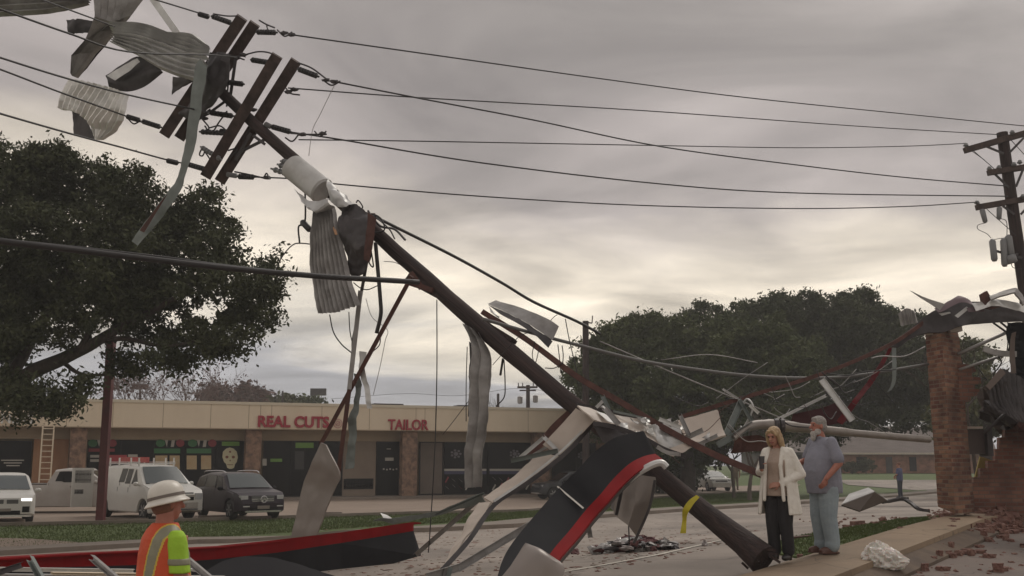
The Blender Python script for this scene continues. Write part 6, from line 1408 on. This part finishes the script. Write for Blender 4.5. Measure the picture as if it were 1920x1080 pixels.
# plastic bag
def bag():
    c = G(1657, 1068); g = MB(); n = 64; m = 40; vs = []
    for i in range(m + 1):
        ph = math.pi * i / m
        for k in range(n):
            a = 2 * math.pi * k / n; d = Vector((math.sin(ph) * math.cos(a), math.sin(ph) * math.sin(a), math.cos(ph)))
            rid = 0
            for q, am in ((2.2, .22), (4.5, .13), (9, .02)):
                rid += am * (1 - 2.6 * abs(mnoise.noise(d * q + Vector((4 * q, 1, 2)))))
            r = .86 + rid * .8
            x, y, z = d.x * .27 * r, d.y * .2 * r, d.z * .19 * r
            if z > 0: x = x * (1 - 1.6 * z) - z * .25; z *= 1.15
            if d.x > 0: x *= 1.12; z *= 1 - .25 * d.x
            z = max(z, -.12 + .012 * mnoise.noise(d * 6)) + .125
            vs.append(c + Vector((x, y, z)))
    fs = [(i * n + k, (i + 1) * n + k, (i + 1) * n + (k + 1) % n, i * n + (k + 1) % n) for i in range(m) for k in range(n)]
    g.add(vs, fs); M_ = mat('bag_plastic', (.74, .71, .66), .3, col2=(.55, .51, .45), scale=5, contrast=.4, bump=.6, bscale=14)
    M_.node_tree.nodes['Principled BSDF'].inputs['Subsurface Weight'].default_value = .2
    g.build('plastic_bag', M_, auto=24, label='crumpled white plastic bag on the asphalt below the man', cat='bag')
bag()
# ================================================================ people
def fuse(name, prims, voxel, m, parent, smooth_it=3, paintfn=None, label=None, cut=None):
    a = MB()
    for pr in prims:
        k = pr[0]
        if k == 'c':     # tapered capsule
            p, q, r1, r2 = Vector(pr[1]), Vector(pr[2]), pr[3], pr[4]; fl = pr[5] if len(pr) > 5 else 1
            z = (q - p).normalized() if (q - p).length > 1e-6 else Vector((0, 0, 1))
            L_ = (q - p).length; pts = []; rr = []
            for t in (-1, -.92, -.7, -.38): pts.append(p + z * r1 * t); rr.append(max(.001, r1 * math.sqrt(max(0, 1 - t * t))))
            for t in (0, .5, 1): pts.append(p.lerp(q, t)); rr.append(lerp(r1, r2, t))
            for t in (.38, .7, .92, 1): pts.append(q + z * r2 * t); rr.append(max(.001, r2 * math.sqrt(max(0, 1 - t * t))))
            a.tube(pts, rr, 14)
        elif k == 'e': a.ball(pr[1], pr[2], 16, rot=pr[3] if len(pr) > 3 else None)
        elif k == 'b': a.box(pr[1], pr[2], pr[3] if len(pr) > 3 else None)
        elif k == 'l':   # loft of elliptical rings: list of (centre, rx, ry, rotz)
            n = 20; vs = []
            for c, rx, ry, rz in pr[1]:
                rz += YAW[0]
                c = Vector(c); vs += [c + Vector((math.cos(rz) * rx * math.cos(t) - math.sin(rz) * ry * math.sin(t), math.sin(rz) * rx * math.cos(t) + math.cos(rz) * ry * math.sin(t), 0)) for t in [2 * math.pi * k_ / n for k_ in range(n)]]
            mm = len(pr[1]); fs = [(i * n + k_, i * n + (k_ + 1) % n, (i + 1) * n + (k_ + 1) % n, (i + 1) * n + k_) for i in range(mm - 1) for k_ in range(n)]
            fs += [tuple(range(n - 1, -1, -1)), tuple(range((mm - 1) * n, mm * n))]; a.add(vs, fs)
    me = bpy.data.meshes.new('t'); me.from_pydata([tuple(v) for v in a.v], [], a.f)
    bm = bmesh.new(); bm.from_mesh(me); bmesh.ops.remove_doubles(bm, verts=bm.verts, dist=1e-5); bmesh.ops.recalc_face_normals(bm, faces=bm.faces); bm.to_mesh(me); bm.free()
    o = bpy.data.objects.new('t', me); C.objects.link(o)
    md = o.modifiers.new('r', 'REMESH'); md.mode = 'VOXEL'; md.voxel_size = voxel
    ms_ = o.modifiers.new('s', 'SMOOTH'); ms_.factor = .5; ms_.iterations = smooth_it
    me2 = bpy.data.meshes.new_from_object(o.evaluated_get(bpy.context.evaluated_depsgraph_get())); bpy.data.objects.remove(o)
    me2.name = name; me2.materials.clear()
    for x in (m if isinstance(m, list) else [m]): me2.materials.append(x)
    if paintfn:
        for p in me2.polygons: p.material_index = paintfn(p.center)
    me2.polygons.foreach_set('use_smooth', [True] * len(me2.polygons))
    ob_ = bpy.data.objects.new(name, me2); C.objects.link(ob_); ob_.parent = parent
    if label: ob_['label'] = label
    return ob_
V = Vector
def skinmat(n, c, c2): return mat(n, c, .55, col2=c2, scale=14, contrast=.2)
M_skin = skinmat('skin', (.36, .17, .115), (.42, .21, .15)); M_skinr = skinmat('ruddy_skin', (.33, .12, .08), (.40, .17, .12))
M_eye = mat('eye_dark', (.03, .02, .018), .3); M_lip = mat('lips', (.26, .07, .06), .5)
def hand(w, dirv, palm_n, thumb_side, curl=.5, s=1.0, grip=False):
    """w wrist, dirv finger direction, palm_n palm normal"""
    d = V(dirv).normalized(); n = V(palm_n); n = (n - d * n.dot(d)).normalized(); x = d.cross(n).normalized() * thumb_side
    pr = []
    c = V(w) + d * .045 * s
    for k in range(4):
        o = x * (.030 - .020 * k) * s; pr.append(('c', V(w) + o * .6, V(w) + d * .085 * s + o, .014 * s, .011 * s))
        ln_ = (.072, .080, .074, .058)[k] * s; p = V(w) + d * .088 * s + o
        cu = curl + .06 * k; v = d
        for seg, f in enumerate((.45, .32, .23)):
            v = (v * math.cos(cu) + n * math.sin(cu)).normalized(); q = p + v * ln_ * f; pr.append(('c', p, q, (.0092 - .0008 * seg) * s, (.0086 - .0008 * seg) * s)); p = q
    p = V(w) + d * .025 * s + x * .030 * s; q = p + (d * .6 + x * .7 + n * .3).normalized() * .04 * s; r = q + (d * .9 + n * .5 + x * .1).normalized() * .032 * s
    pr += [('c', p, q, .013 * s, .0105 * s), ('c', q, r, .0105 * s, .009 * s)]
    return pr
def headp(c, f, s=1.0, up=V((0, 0, 1))):
    """c centre of the skull, f facing direction"""
    f = V(f).normalized(); r = f.cross(up).normalized(); u = r.cross(f).normalized()
    M = Matrix((r, f, u)).transposed()
    def L(x, y, z): return V(c) + (r * x + f * y + u * z) * s
    pr = [('e', L(0, -.005, .02), (.074 * s, .094 * s, .095 * s), M), ('e', L(0, .03, -.045), (.056 * s, .062 * s, .075 * s), M), ('e', L(0, .055, -.088), (.030 * s, .030 * s, .028 * s), M),
          ('c', L(0, .088, .018), L(0, .112, -.022), .010 * s, .016 * s), ('e', L(0, .088, -.060), (.026 * s, .012 * s, .010 * s), M), ('e', L(0, .080, .035), (.058 * s, .018 * s, .014 * s), M)]
    for k in (-1, 1): pr += [('e', L(k * .078, -.005, -.005), (.012 * s, .022 * s, .034 * s), M), ('e', L(k * .032, .078, .010), (.016 * s, .012 * s, .010 * s), M)]
    def paint(p):
        for k in (-1, 1):
            if (p - L(k * .031, .092, .013)).length < .0135 * s: return 1
        q = p - L(0, .098, -.060)
        if abs(q.dot(r)) < .027 * s and abs(q.dot(u)) < .008 * s and q.dot(f) > -.03 * s: return 2
        return 0
    return pr, paint, L, M
def yaw(fx, fy): return V((fx, fy, 0)).normalized()
# local frame helper: figure faces direction f, r = figure's right
YAW = [0.0]
def frame(f):
    f = yaw(*f); r = V((f.y, -f.x, 0)); YAW[0] = math.atan2(r.y, r.x); return lambda x, y, z: r * x + f * y + V((0, 0, z)), f, r
# ---------------- the man
mp_ = G(1551, 1037, .12); man = thing('person', 'grey bearded man in lilac grey short sleeved shirt and pale jeans standing on the pavement', 'person', (mp_.x, mp_.y, H(mp_.x, mp_.y) + .12))
S_, f, r = frame((-.90, -.32)); hc = S_(.0, .05, 1.67); hf = (f + V((-.05, .10, .04))).normalized()
hp, paint, HL, HM = headp(hc, hf, 1.06)
shR, shL = S_(.21, 0, 1.46), S_(-.21, 0, 1.46)
elL, wrL = S_(-.31, -.03, 1.18), S_(-.29, .17, .98); elR, wrR = S_(.28, .05, 1.22), S_(.22, .30, 1.16)
body = hp + [('c', S_(0, 0, 1.46), S_(0, .04, 1.58), .065, .062), ('l', [(S_(0, 0, .80), .15, .13, 0), (S_(0, .03, 1.0), .18, .19, 0), (S_(0, .02, 1.2), .19, .18, 0), (S_(0, 0, 1.38), .16, .11, 0), (S_(0, 0, 1.47), .075, .07, 0)]),
    ('c', shL + V((0, 0, -.05)), elL, .055, .050), ('c', elL, wrL, .050, .033), ('c', shR + V((0, 0, -.05)), elR, .055, .050), ('c', elR, wrR, .050, .033)]
body += hand(wrL, S_(.02, .5, -.8), S_(1, .1, 0), 1, .45) + hand(wrR, S_(.1, .9, -.3), S_(-.4, 0, -1), -1, .35)
for s in (-1, 1): body += [('c', S_(s * .10, 0, .88), S_(s * .11, .02, .48), .085, .06), ('c', S_(s * .11, .02, .48), S_(s * .11, -.01, .10), .055, .042), ('c', S_(s * .11, -.02, .05), S_(s * .115, .14, .04), .04, .035)]
fuse('body', body, .0075, [M_skinr, M_eye, M_lip], man, 2, paint)
M_hairg = mat('grey_hair', (.36, .33, .30), .8, col2=(.22, .20, .185), scale=40, bump=.8, bscale=60)
fuse('hair', [('e', HL(0, -.012, .052), (.092, .104, .090), HM), ('e', HL(0, .05, .09), (.062, .04, .03), HM), ('e', HL(0, -.055, -.005), (.084, .062, .080), HM), ('e', HL(.062, -.02, .0), (.026, .04, .04), HM), ('e', HL(-.062, -.02, .0), (.026, .04, .04), HM)], .007, M_hairg, man, 2)
fuse('beard', [('e', HL(0, .065, -.100), (.050, .045, .055), HM), ('e', HL(0, .070, -.145), (.036, .036, .05), HM), ('e', HL(.045, .03, -.07), (.022, .05, .045), HM), ('e', HL(-.045, .03, -.07), (.022, .05, .045), HM), ('e', HL(0, .100, -.048), (.032, .012, .009), HM)], .007, mat('white_beard', (.50, .47, .44), .9, col2=(.34, .31, .28), scale=40, bump=.8, bscale=60), man, 2)
M_shirt = mat('lilac_shirt', (.20, .20, .24), .85, col2=(.25, .25, .295), scale=6, contrast=.3, bump=1.0, bscale=9)
fuse('shirt', [('l', [(S_(0, -.01, .78), .225, .235, 0), (S_(0, .0, .90), .235, .245, 0), (S_(0, .025, 1.08), .235, .255, 0), (S_(0, .015, 1.24), .23, .225, 0), (S_(0, -.01, 1.38), .215, .175, 0), (S_(0, -.01, 1.48), .15, .11, 0), (S_(0, .0, 1.525), .085, .085, 0)]),
    ('c', S_(.17, 0, 1.42), S_(-.17, 0, 1.42), .085, .085), ('c', shL, shL.lerp(elL, .80), .070, .088), ('c', shR, shR.lerp(elR, .80), .070, .086), ('c', S_(-.06, .07, 1.52), S_(.06, .07, 1.52), .022, .022)], .012, M_shirt, man, 3)
# chop helper: jeans
M_jean = mat('pale_denim', (.22, .27, .30), .85, col2=(.31, .36, .385), scale=5, contrast=.2, bump=1.0, bscale=8)
jp = [('l', [(S_(0, 0, .78), .18, .155, 0), (S_(0, 0, .98), .175, .155, 0)])]
for s in (-1, 1): jp += [('c', S_(s * .095, 0, .84), S_(s * .11, .03, .48), .145, .112), ('c', S_(s * .11, .03, .48), S_(s * .115, -.01, .16), .110, .098), ('c', S_(s * .115, -.01, .16), S_(s * .115, .0, .11), .098, .102)]
fuse('jeans', jp, .011, M_jean, man, 3)
for s in (-1, 1):
    c = S_(s * .115, .03, .055); M2 = Matrix((r, f, V((0, 0, 1)))).transposed()
    fuse('boot', [('e', S_(s * .118, .075, .045), (.052, .135, .048), M2), ('c', S_(s * .115, -.01, .06), S_(s * .115, -.01, .15), .058, .055), ('b', S_(s * .118, .055, .015), (.095, .27, .03), M2)], .008, mat('brown_boot', (.10, .045, .032), .5), man, 2)
# ---------------- the woman
wp_ = G(1466, 1050, .12); wom = thing('person', 'blonde woman in long cream cardigan and black trousers holding a dark cup', 'person', (wp_.x, wp_.y, H(wp_.x, wp_.y) + .12))
S_, f, r = frame((-.60, -.80)); hc = S_(.01, .075, 1.555); hf = (f + V((-.12, 0, -.34))).normalized()
hp, paint, HL, HM = headp(hc, hf, .98)
shR, shL = S_(.175, 0, 1.36), S_(-.175, 0, 1.36)
elR, wrR = S_(.26, -.02, 1.10), S_(.13, .22, 1.13); elL, wrL = S_(-.29, -.04, 1.07), S_(-.08, .17, .95)
body = hp + [('c', S_(0, .0, 1.36), S_(0, .03, 1.48), .050, .047), ('l', [(S_(0, 0, .82), .15, .12, 0), (S_(0, .01, 1.0), .145, .125, 0), (S_(0, .02, 1.22), .15, .13, 0), (S_(0, 0, 1.33), .12, .085, 0), (S_(0, 0, 1.42), .06, .06, 0)]),
    ('c', shL + V((0, 0, -.04)), elL, .040, .038), ('c', elL, wrL, .038, .026), ('c', shR + V((0, 0, -.04)), elR, .040, .038), ('c', elR, wrR, .038, .026)]
body += hand(wrR, S_(-.25, .35, .75), S_(-.8, .3, 0), -1, .75, .92) + hand(wrL, S_(.85, .35, -.15), S_(.1, -.9, -.2), 1, .35, .92)
for s in (-1, 1): body += [('c', S_(s * .09, 0, .86), S_(s * .085, .03, .46), .08, .055), ('c', S_(s * .085, .03, .46), S_(s * .085, -.01, .10), .05, .038), ('c', S_(s * .085, -.02, .04), S_(s * .09, .12, .03), .032, .028)]
fuse('body', body, .0072, [M_skin, M_eye, M_lip], wom, 2, paint)
M_blond = mat('blonde_hair', (.50, .36, .20), .6, col2=(.30, .19, .10), scale=22, bump=.8, bscale=50, stretch=(1, 1, .12))
hh = [('e', HL(0, -.018, .042), (.086, .098, .086), HM), ('e', HL(0, -.055, -.02), (.088, .062, .095), HM)]
for k in (-1, 1): hh += [('c', HL(k * .070, .03, .05), HL(k * .084, .015, -.07), .026, .030), ('c', HL(k * .084, .01, -.07), HL(k * .080, .0, -.135), .030, .022), ('c', HL(k * .055, -.05, -.06), HL(k * .07, -.05, -.15), .045, .030)]
hh += [('c', HL(.03, .075, .085), HL(.068, .055, .03), .02, .018), ('c', HL(-.02, .07, .09), HL(-.066, .055, .03), .02, .018)]
fuse('hair', hh, .007, M_blond, wom, 2)
fuse('top', [('l', [(S_(0, .01, .80), .185, .160, 0), (S_(0, .02, .92), .18, .160, 0), (S_(0, .025, 1.06), .165, .150, 0), (S_(0, .035, 1.22), .172, .158, 0), (S_(0, .005, 1.34), .15, .105, 0), (S_(0, .01, 1.40), .085, .07, 0)])], .011, mat('oatmeal_top', (.33, .25, .20), .9, col2=(.39, .30, .24), scale=8, bump=.4), wom, 3)
M_card = mat('cream_cardigan', (.68, .64, .57), .9, col2=(.76, .72, .65), scale=7, contrast=.3, bump=1.0, bscale=12)
def cardigan():
    pr = [('c', shL + S_(.012, 0, -.005), elL, .056, .060), ('c', elL, wrL.lerp(elL, .12), .060, .048), ('c', shR + S_(-.012, 0, -.005), elR, .056, .060), ('c', elR, wrR.lerp(elR, .15), .060, .048)]
    # back and sides as an open shell, built from overlapping strips
    rows_ = [(1.40, .13, .075), (1.34, .185, .125), (1.2, .20, .165), (1.05, .205, .175), (.9, .225, .19), (.78, .235, .205), (.66, .25, .22), (.58, .26, .23)]
    for a0 in range(0, 31):
        th_ = R(140 + a0 * (260 / 30))     # angle from the figure's right, leaves the front open
        for (z0, rx0, ry0), (z1, rx1, ry1) in zip(rows_, rows_[1:]):
            fold = 1 + .05 * math.sin(a0 * 1.7) * max(0, (1.1 - z1)) * 1.5
            o0 = S_(rx0 * math.cos(th_) * fold, ry0 * math.sin(th_) * fold, z0); o1 = S_(rx1 * math.cos(th_) * fold, ry1 * math.sin(th_) * fold, z1)
            pr.append(('c', o0, o1, .020, .020))
    for k in (-1, 1): pr.append(('c', S_(k * .09, .06, 1.40), S_(k * .10, .165, 1.18), .026, .028)); pr.append(('c', S_(k * .10, .165, 1.18), S_(k * .13, .17, .75), .026, .024))
    fuse('cardigan', pr, .011, M_card, wom, 4)
cardigan()
jp = [('l', [(S_(0, 0, .78), .165, .135, 0), (S_(0, 0, .92), .155, .130, 0)])]
for s in (-1, 1): jp += [('c', S_(s * .088, 0, .82), S_(s * .09, .035, .46), .115, .086), ('c', S_(s * .09, .035, .46), S_(s * .09, -.01, .12), .084, .078)]
fuse('trousers', jp, .010, mat('black_trousers', (.014, .013, .015), .85, col2=(.022, .02, .022), scale=8, bump=.4), wom, 3)
M2 = Matrix((r, f, V((0, 0, 1)))).transposed()
for s in (-1, 1): fuse('boot', [('e', S_(s * .09, .075, .04), (.042, .115, .042), M2), ('c', S_(s * .086, -.01, .05), S_(s * .086, -.01, .14), .048, .050), ('b', S_(s * .086, -.03, .015), (.06, .06, .03), M2)], .008, mat('black_boot', (.02, .017, .017), .4), wom, 2)
hp_ = wrR + S_(-.03, .06, .07)
WO = V(wom.location)
g = MB(); g.lathe(WO + hp_ + V((0, 0, -.06)), WO + hp_ + V((.0, 0, .10)), [(0, .030), (.9, .038), (.9001, .041), (1, .041)], 16); g.build('cup', mat('dark_cup', (.05, .045, .05), .4), auto=30, label='dark tumbler held up in the right hand of the woman', cat='cup')
# ---------------- the worker
wk = P(287, 1436, 6.95); wkl = (wk.x, wk.y, H(wk.x, wk.y)); wrk = thing('person', 'road worker in orange vest and white full brim hard hat seen from behind', 'person', wkl)
hz_ = P(304, 942, 6.95).z - wkl[2]   # head centre height
S_, f, r = frame((.74, .67)); fyaw = 0; k_ = (hz_) / 1.66
hc = S_(-.02, .02, 1.655 * k_); hf = (f + V((.12, .05, -.02))).normalized(); hp, paint, HL, HM = headp(hc, hf, 1.05 * k_)
shR, shL = S_(.15, .01, 1.41 * k_), S_(-.165, 0, 1.42 * k_)
elR, wrR = S_(.175, .03, 1.14 * k_), S_(.16, .24, 1.03 * k_); elL, wrL = S_(-.18, .06, 1.15 * k_), S_(-.14, .26, 1.0 * k_)
body = hp + [('c', S_(0, -.01, 1.44 * k_), S_(-.01, .0, 1.58 * k_), .056, .056), ('l', [(S_(0, 0, .80), .15, .12, fyaw), (S_(0, .01, 1.0), .155, .13, fyaw), (S_(0, .01, 1.25), .155, .13, fyaw), (S_(0, 0, 1.40 * k_), .14, .09, fyaw), (S_(0, 0, 1.5 * k_), .08, .08, 0)]),
    ('c', shL + V((0, 0, -.07)), elL, .046, .044), ('c', elL, wrL, .044, .031), ('c', shR + V((0, 0, -.07)), elR, .046, .044), ('c', elR, wrR, .044, .031)]
body += hand(wrR, S_(-.3, .8, -.2), S_(-.5, 0, -.6), -1, .5) + hand(wrL, S_(.3, .8, -.2), S_(.5, 0, -.6), 1, .5)
for s in (-1, 1): body += [('c', S_(s * .10, 0, .88), S_(s * .11, .02, .48), .08, .058), ('c', S_(s * .11, .02, .48), S_(s * .11, -.01, .10), .053, .042), ('c', S_(s * .11, -.02, .05), S_(s * .115, .14, .04), .04, .035)]
fuse('body', body, .0075, [M_skinr, M_eye, M_lip], wrk, 2, paint)
fuse('hair', [('e', HL(0, -.035, -.01), (.084, .076, .080), HM)], .008, mat('short_brown_hair', (.16, .08, .055), .8, col2=(.22, .11, .075), scale=50), wrk, 2)
M_or = mat('orange_vest', (.62, .085, .025), .7, col2=(.55, .075, .022), scale=4, bump=.9, bscale=8); M_lime = mat('lime_shirt', (.38, .62, .04), .75, col2=(.32, .54, .035), scale=5, bump=.9, bscale=9)
M_ref = mat('reflective_tape', (.26, .25, .17), .5, col2=(.22, .21, .145), scale=20); M_yel = mat('yellow_piping', (.60, .42, .06), .7)
rc = math.cos; rs_ = math.sin
fuse('shirt', [('l', [(S_(0, 0, .82), .16, .14, fyaw), (S_(0, .01, 1.0), .165, .145, fyaw), (S_(0, .01, 1.25 * k_), .165, .14, fyaw), (S_(0, 0, 1.40 * k_), .155, .11, fyaw), (S_(0, .0, 1.49 * k_), .085, .08, 0)]), ('l', [(elL.lerp(shL, .15), .066, .066, 0), (elL.lerp(shL, .6), .062, .062, 0), (shL, .05, .05, 0)]), ('l', [(elR.lerp(shR, .12), .072, .070, 0), (elR.lerp(shR, .5), .066, .066, 0), (elR.lerp(shR, .85), .068, .066, 0), (shR + V((0, 0, .015)), .060, .058, 0), (shR + V((0, 0, .05)), .035, .035, 0)])], .010, M_lime, wrk, 3)
vest = [('l', [(S_(0, 0, .78), .20, .17, fyaw), (S_(0, 0, .95), .195, .168, fyaw), (S_(0, .005, 1.15 * k_), .185, .165, fyaw), (S_(0, .0, 1.30 * k_), .175, .155, fyaw), (S_(0, -.01, 1.41 * k_), .165, .125, fyaw), (S_(0, -.01, 1.47 * k_), .125, .10, fyaw), (S_(0, .0, 1.515 * k_), .080, .080, fyaw)])]
def vpaint(p):
    # tape bands follow the vest: one round the waist, one over each shoulder
    x = p.dot(r); z = p.z
    b0 = 1.035 * k_
    if abs(z - b0) < .034: return 1
    if abs(z - b0) < .043: return 2
    if z > b0:
        e = abs(abs(x) - (.098 + .02 * rs_((z - 1.1) * 6)))
        if e < .027: return 1
        if e < .036: return 2
    return 0
fuse('vest', vest, .0055, [M_or, M_ref, M_yel], wrk, 2, vpaint)
for sh_, el_, nm in ((shR, elR, 'R'), (shL, elL, 'L')):
    fuse('sleeve_band', [('l', [(sh_.lerp(el_, .68), .0735, .0735, 0), (sh_.lerp(el_, .50), .0715, .0715, 0)])], .008, M_ref, wrk, 1)
jp = [('l', [(S_(0, 0, .78), .19, .155, 0), (S_(0, 0, .94), .18, .150, 0)])]
for s in (-1, 1): jp += [('c', S_(s * .095, 0, .84), S_(s * .11, .03, .48), .11, .086), ('c', S_(s * .11, .03, .48), S_(s * .115, -.01, .12), .084, .080)]
fuse('trousers', jp, .012, mat('navy_trousers', (.03, .035, .05), .85), wrk, 3)
M2 = Matrix((r, f, V((0, 0, 1)))).transposed()
for s in (-1, 1): fuse('boot', [('e', S_(s * .118, .075, .045), (.052, .135, .048), M2), ('c', S_(s * .115, -.01, .06), S_(s * .115, -.01, .15), .058, .055)], .01, mat('brown_boot', (1, 1, 1)), wrk, 2)
# hard hat
tilt = Matrix.Rotation(R(-13), 3, 'Y'); hatc = HL(0, -.012, .022)
def hatp(rad, z, n=40): return [V(wkl) + hatc + tilt @ V((rad * math.cos(2 * math.pi * k / n), rad * 1.04 * math.sin(2 * math.pi * k / n), z)) for k in range(n)]
prof = [(.160, -.034), (.164, -.031), (.163, -.025), (.150, -.013), (.138, -.003), (.133, .004), (.131, .030), (.127, .060), (.116, .088), (.097, .112), (.070, .129), (.038, .138), (.012, .141), (.001, .1412)]
g = MB(); ringsv = []
for ra, z in prof: ringsv += hatp(ra * k_, z * k_)
n = 40; fs = [(i * n + k, i * n + (k + 1) % n, (i + 1) * n + (k + 1) % n, (i + 1) * n + k) for i in range(len(prof) - 1) for k in range(n)]
inn = [(.154, -.036), (.125, -.006), (.121, .03), (.105, .085), (.04, .125), (.001, .130)]; base_ = len(ringsv)
for ra, z in inn: ringsv += hatp(ra * k_, z * k_)
fs += [(base_ + i * n + k, base_ + (i + 1) * n + k, base_ + (i + 1) * n + (k + 1) % n, base_ + i * n + (k + 1) % n) for i in range(len(inn) - 1) for k in range(n)]
fs += [(k, base_ + k, base_ + (k + 1) % n, (k + 1) % n) for k in range(n)]
g.add(ringsv, fs); hat = g.build('hard_hat', mat('hat_white', (.66, .62, .55), .35, col2=(.58, .54, .47), scale=6), wrk, auto=40)
g = MB(); a_ = hatp(.1345 * k_, .012 * k_); b_ = hatp(.1335 * k_, .034 * k_); g.add(a_ + b_, [(k, (k + 1) % n, n + (k + 1) % n, n + k) for k in range(n)]); g.build('hat_band', mat('hat_band_grey', (.17, .14, .12), .6), hat, smooth=True)
# ---------------- two distant figures
def far_person(px, py, hpx, label, top_m, leg_m, hair_m, fdir, arms, hat_=None):
    b = G(px, py); t = thing('person', label, 'person', tuple(b)); hgt = hpx / FX * b.y * 1.02; k = hgt / 1.75
    S_, f, r = frame(fdir); T = lambda x, y, z: S_(x * k, y * k, z * k)
    hp, paint, HL, HM = headp(T(0, .03, 1.62), f, k); aR, aL = arms
    body = hp + [('c', T(0, 0, 1.42), T(0, .02, 1.54), .06 * k, .055 * k), ('l', [(T(0, 0, .85), .15 * k, .11 * k, 0), (T(0, 0, 1.4), .16 * k, .1 * k, 0)])]
    eR, wR, eL, wL = T(*aR[0]), T(*aR[1]), T(*aL[0]), T(*aL[1])
    body += [('c', T(.19, 0, 1.4), eR, .05 * k, .042 * k), ('c', eR, wR, .042 * k, .03 * k), ('c', T(-.19, 0, 1.4), eL, .05 * k, .042 * k), ('c', eL, wL, .042 * k, .03 * k)] + hand(wR, T(0, .3, -1), T(-1, 0, 0), -1, .4, k) + hand(wL, T(0, .3, -1), T(1, 0, 0), 1, .4, k)
    for s in (-1, 1): body += [('c', T(s * .09, 0, .86), T(s * .10, .02, .46), .07 * k, .05 * k), ('c', T(s * .1, .02, .46), T(s * .11, 0, .08), .05 * k, .04 * k), ('c', T(s * .11, 0, .04), T(s * .11, .14, .035), .04 * k, .035 * k)]
    fuse('body', body, .011, [M_skin, M_eye, M_lip], t, 1, paint)
    fuse('hair', [('e', HL(0, -.02, .04), (.086 * k, .098 * k, .084 * k), HM)], .012, hair_m, t, 1)
    fuse('shirt', [('l', [(T(0, 0, .86), .185 * k, .14 * k, 0), (T(0, 0, 1.1), .18 * k, .15 * k, 0), (T(0, 0, 1.38), .185 * k, .12 * k, 0), (T(0, 0, 1.47), .08 * k, .07 * k, 0)]), ('c', T(.18, 0, 1.39), T(.19, 0, 1.4).lerp(eR, .7), .07 * k, .065 * k), ('c', T(-.18, 0, 1.39), T(-.19, 0, 1.4).lerp(eL, .7), .07 * k, .065 * k)], .015, top_m, t, 2)
    j = [('l', [(T(0, 0, .78), .165 * k, .13 * k, 0), (T(0, 0, .95), .165 * k, .13 * k, 0)])]
    for s in (-1, 1): j += [('c', T(s * .09, 0, .84), T(s * .10, .02, .46), .095 * k, .07 * k), ('c', T(s * .1, .02, .46), T(s * .11, 0, .07), .068 * k, .062 * k), ('c', T(s * .11, .0, .05), T(s * .11, .13, .045), .05 * k, .045 * k)]
    fuse('trousers', j, .015, leg_m, t, 2)
far_person(1689, 934, 64, 'far off standing man in blue shirt and dark trousers on the side street', mat('blue_shirt', (.075, .085, .16), .8), mat('navy_trousers', (1, 1, 1)), mat('short_brown_hair', (1, 1, 1)), (-.7, .7), (((.27, .02, 1.14), (.12, .2, 1.08)), ((-.27, .02, 1.14), (-.12, .2, 1.06))))
far_person(1380, 919, 50, 'faint far figure in sandy clothes standing beneath the leafless trees', mat('sand_cloth', (.24, .19, .14), .9, col2=(.15, .12, .09), scale=8), mat('sand_cloth', (1, 1, 1)), mat('sand_cloth', (1, 1, 1)), (.1, -1), (((.27, .02, 1.14), (.24, .04, .88)), ((-.27, .02, 1.14), (-.24, .06, .88))))
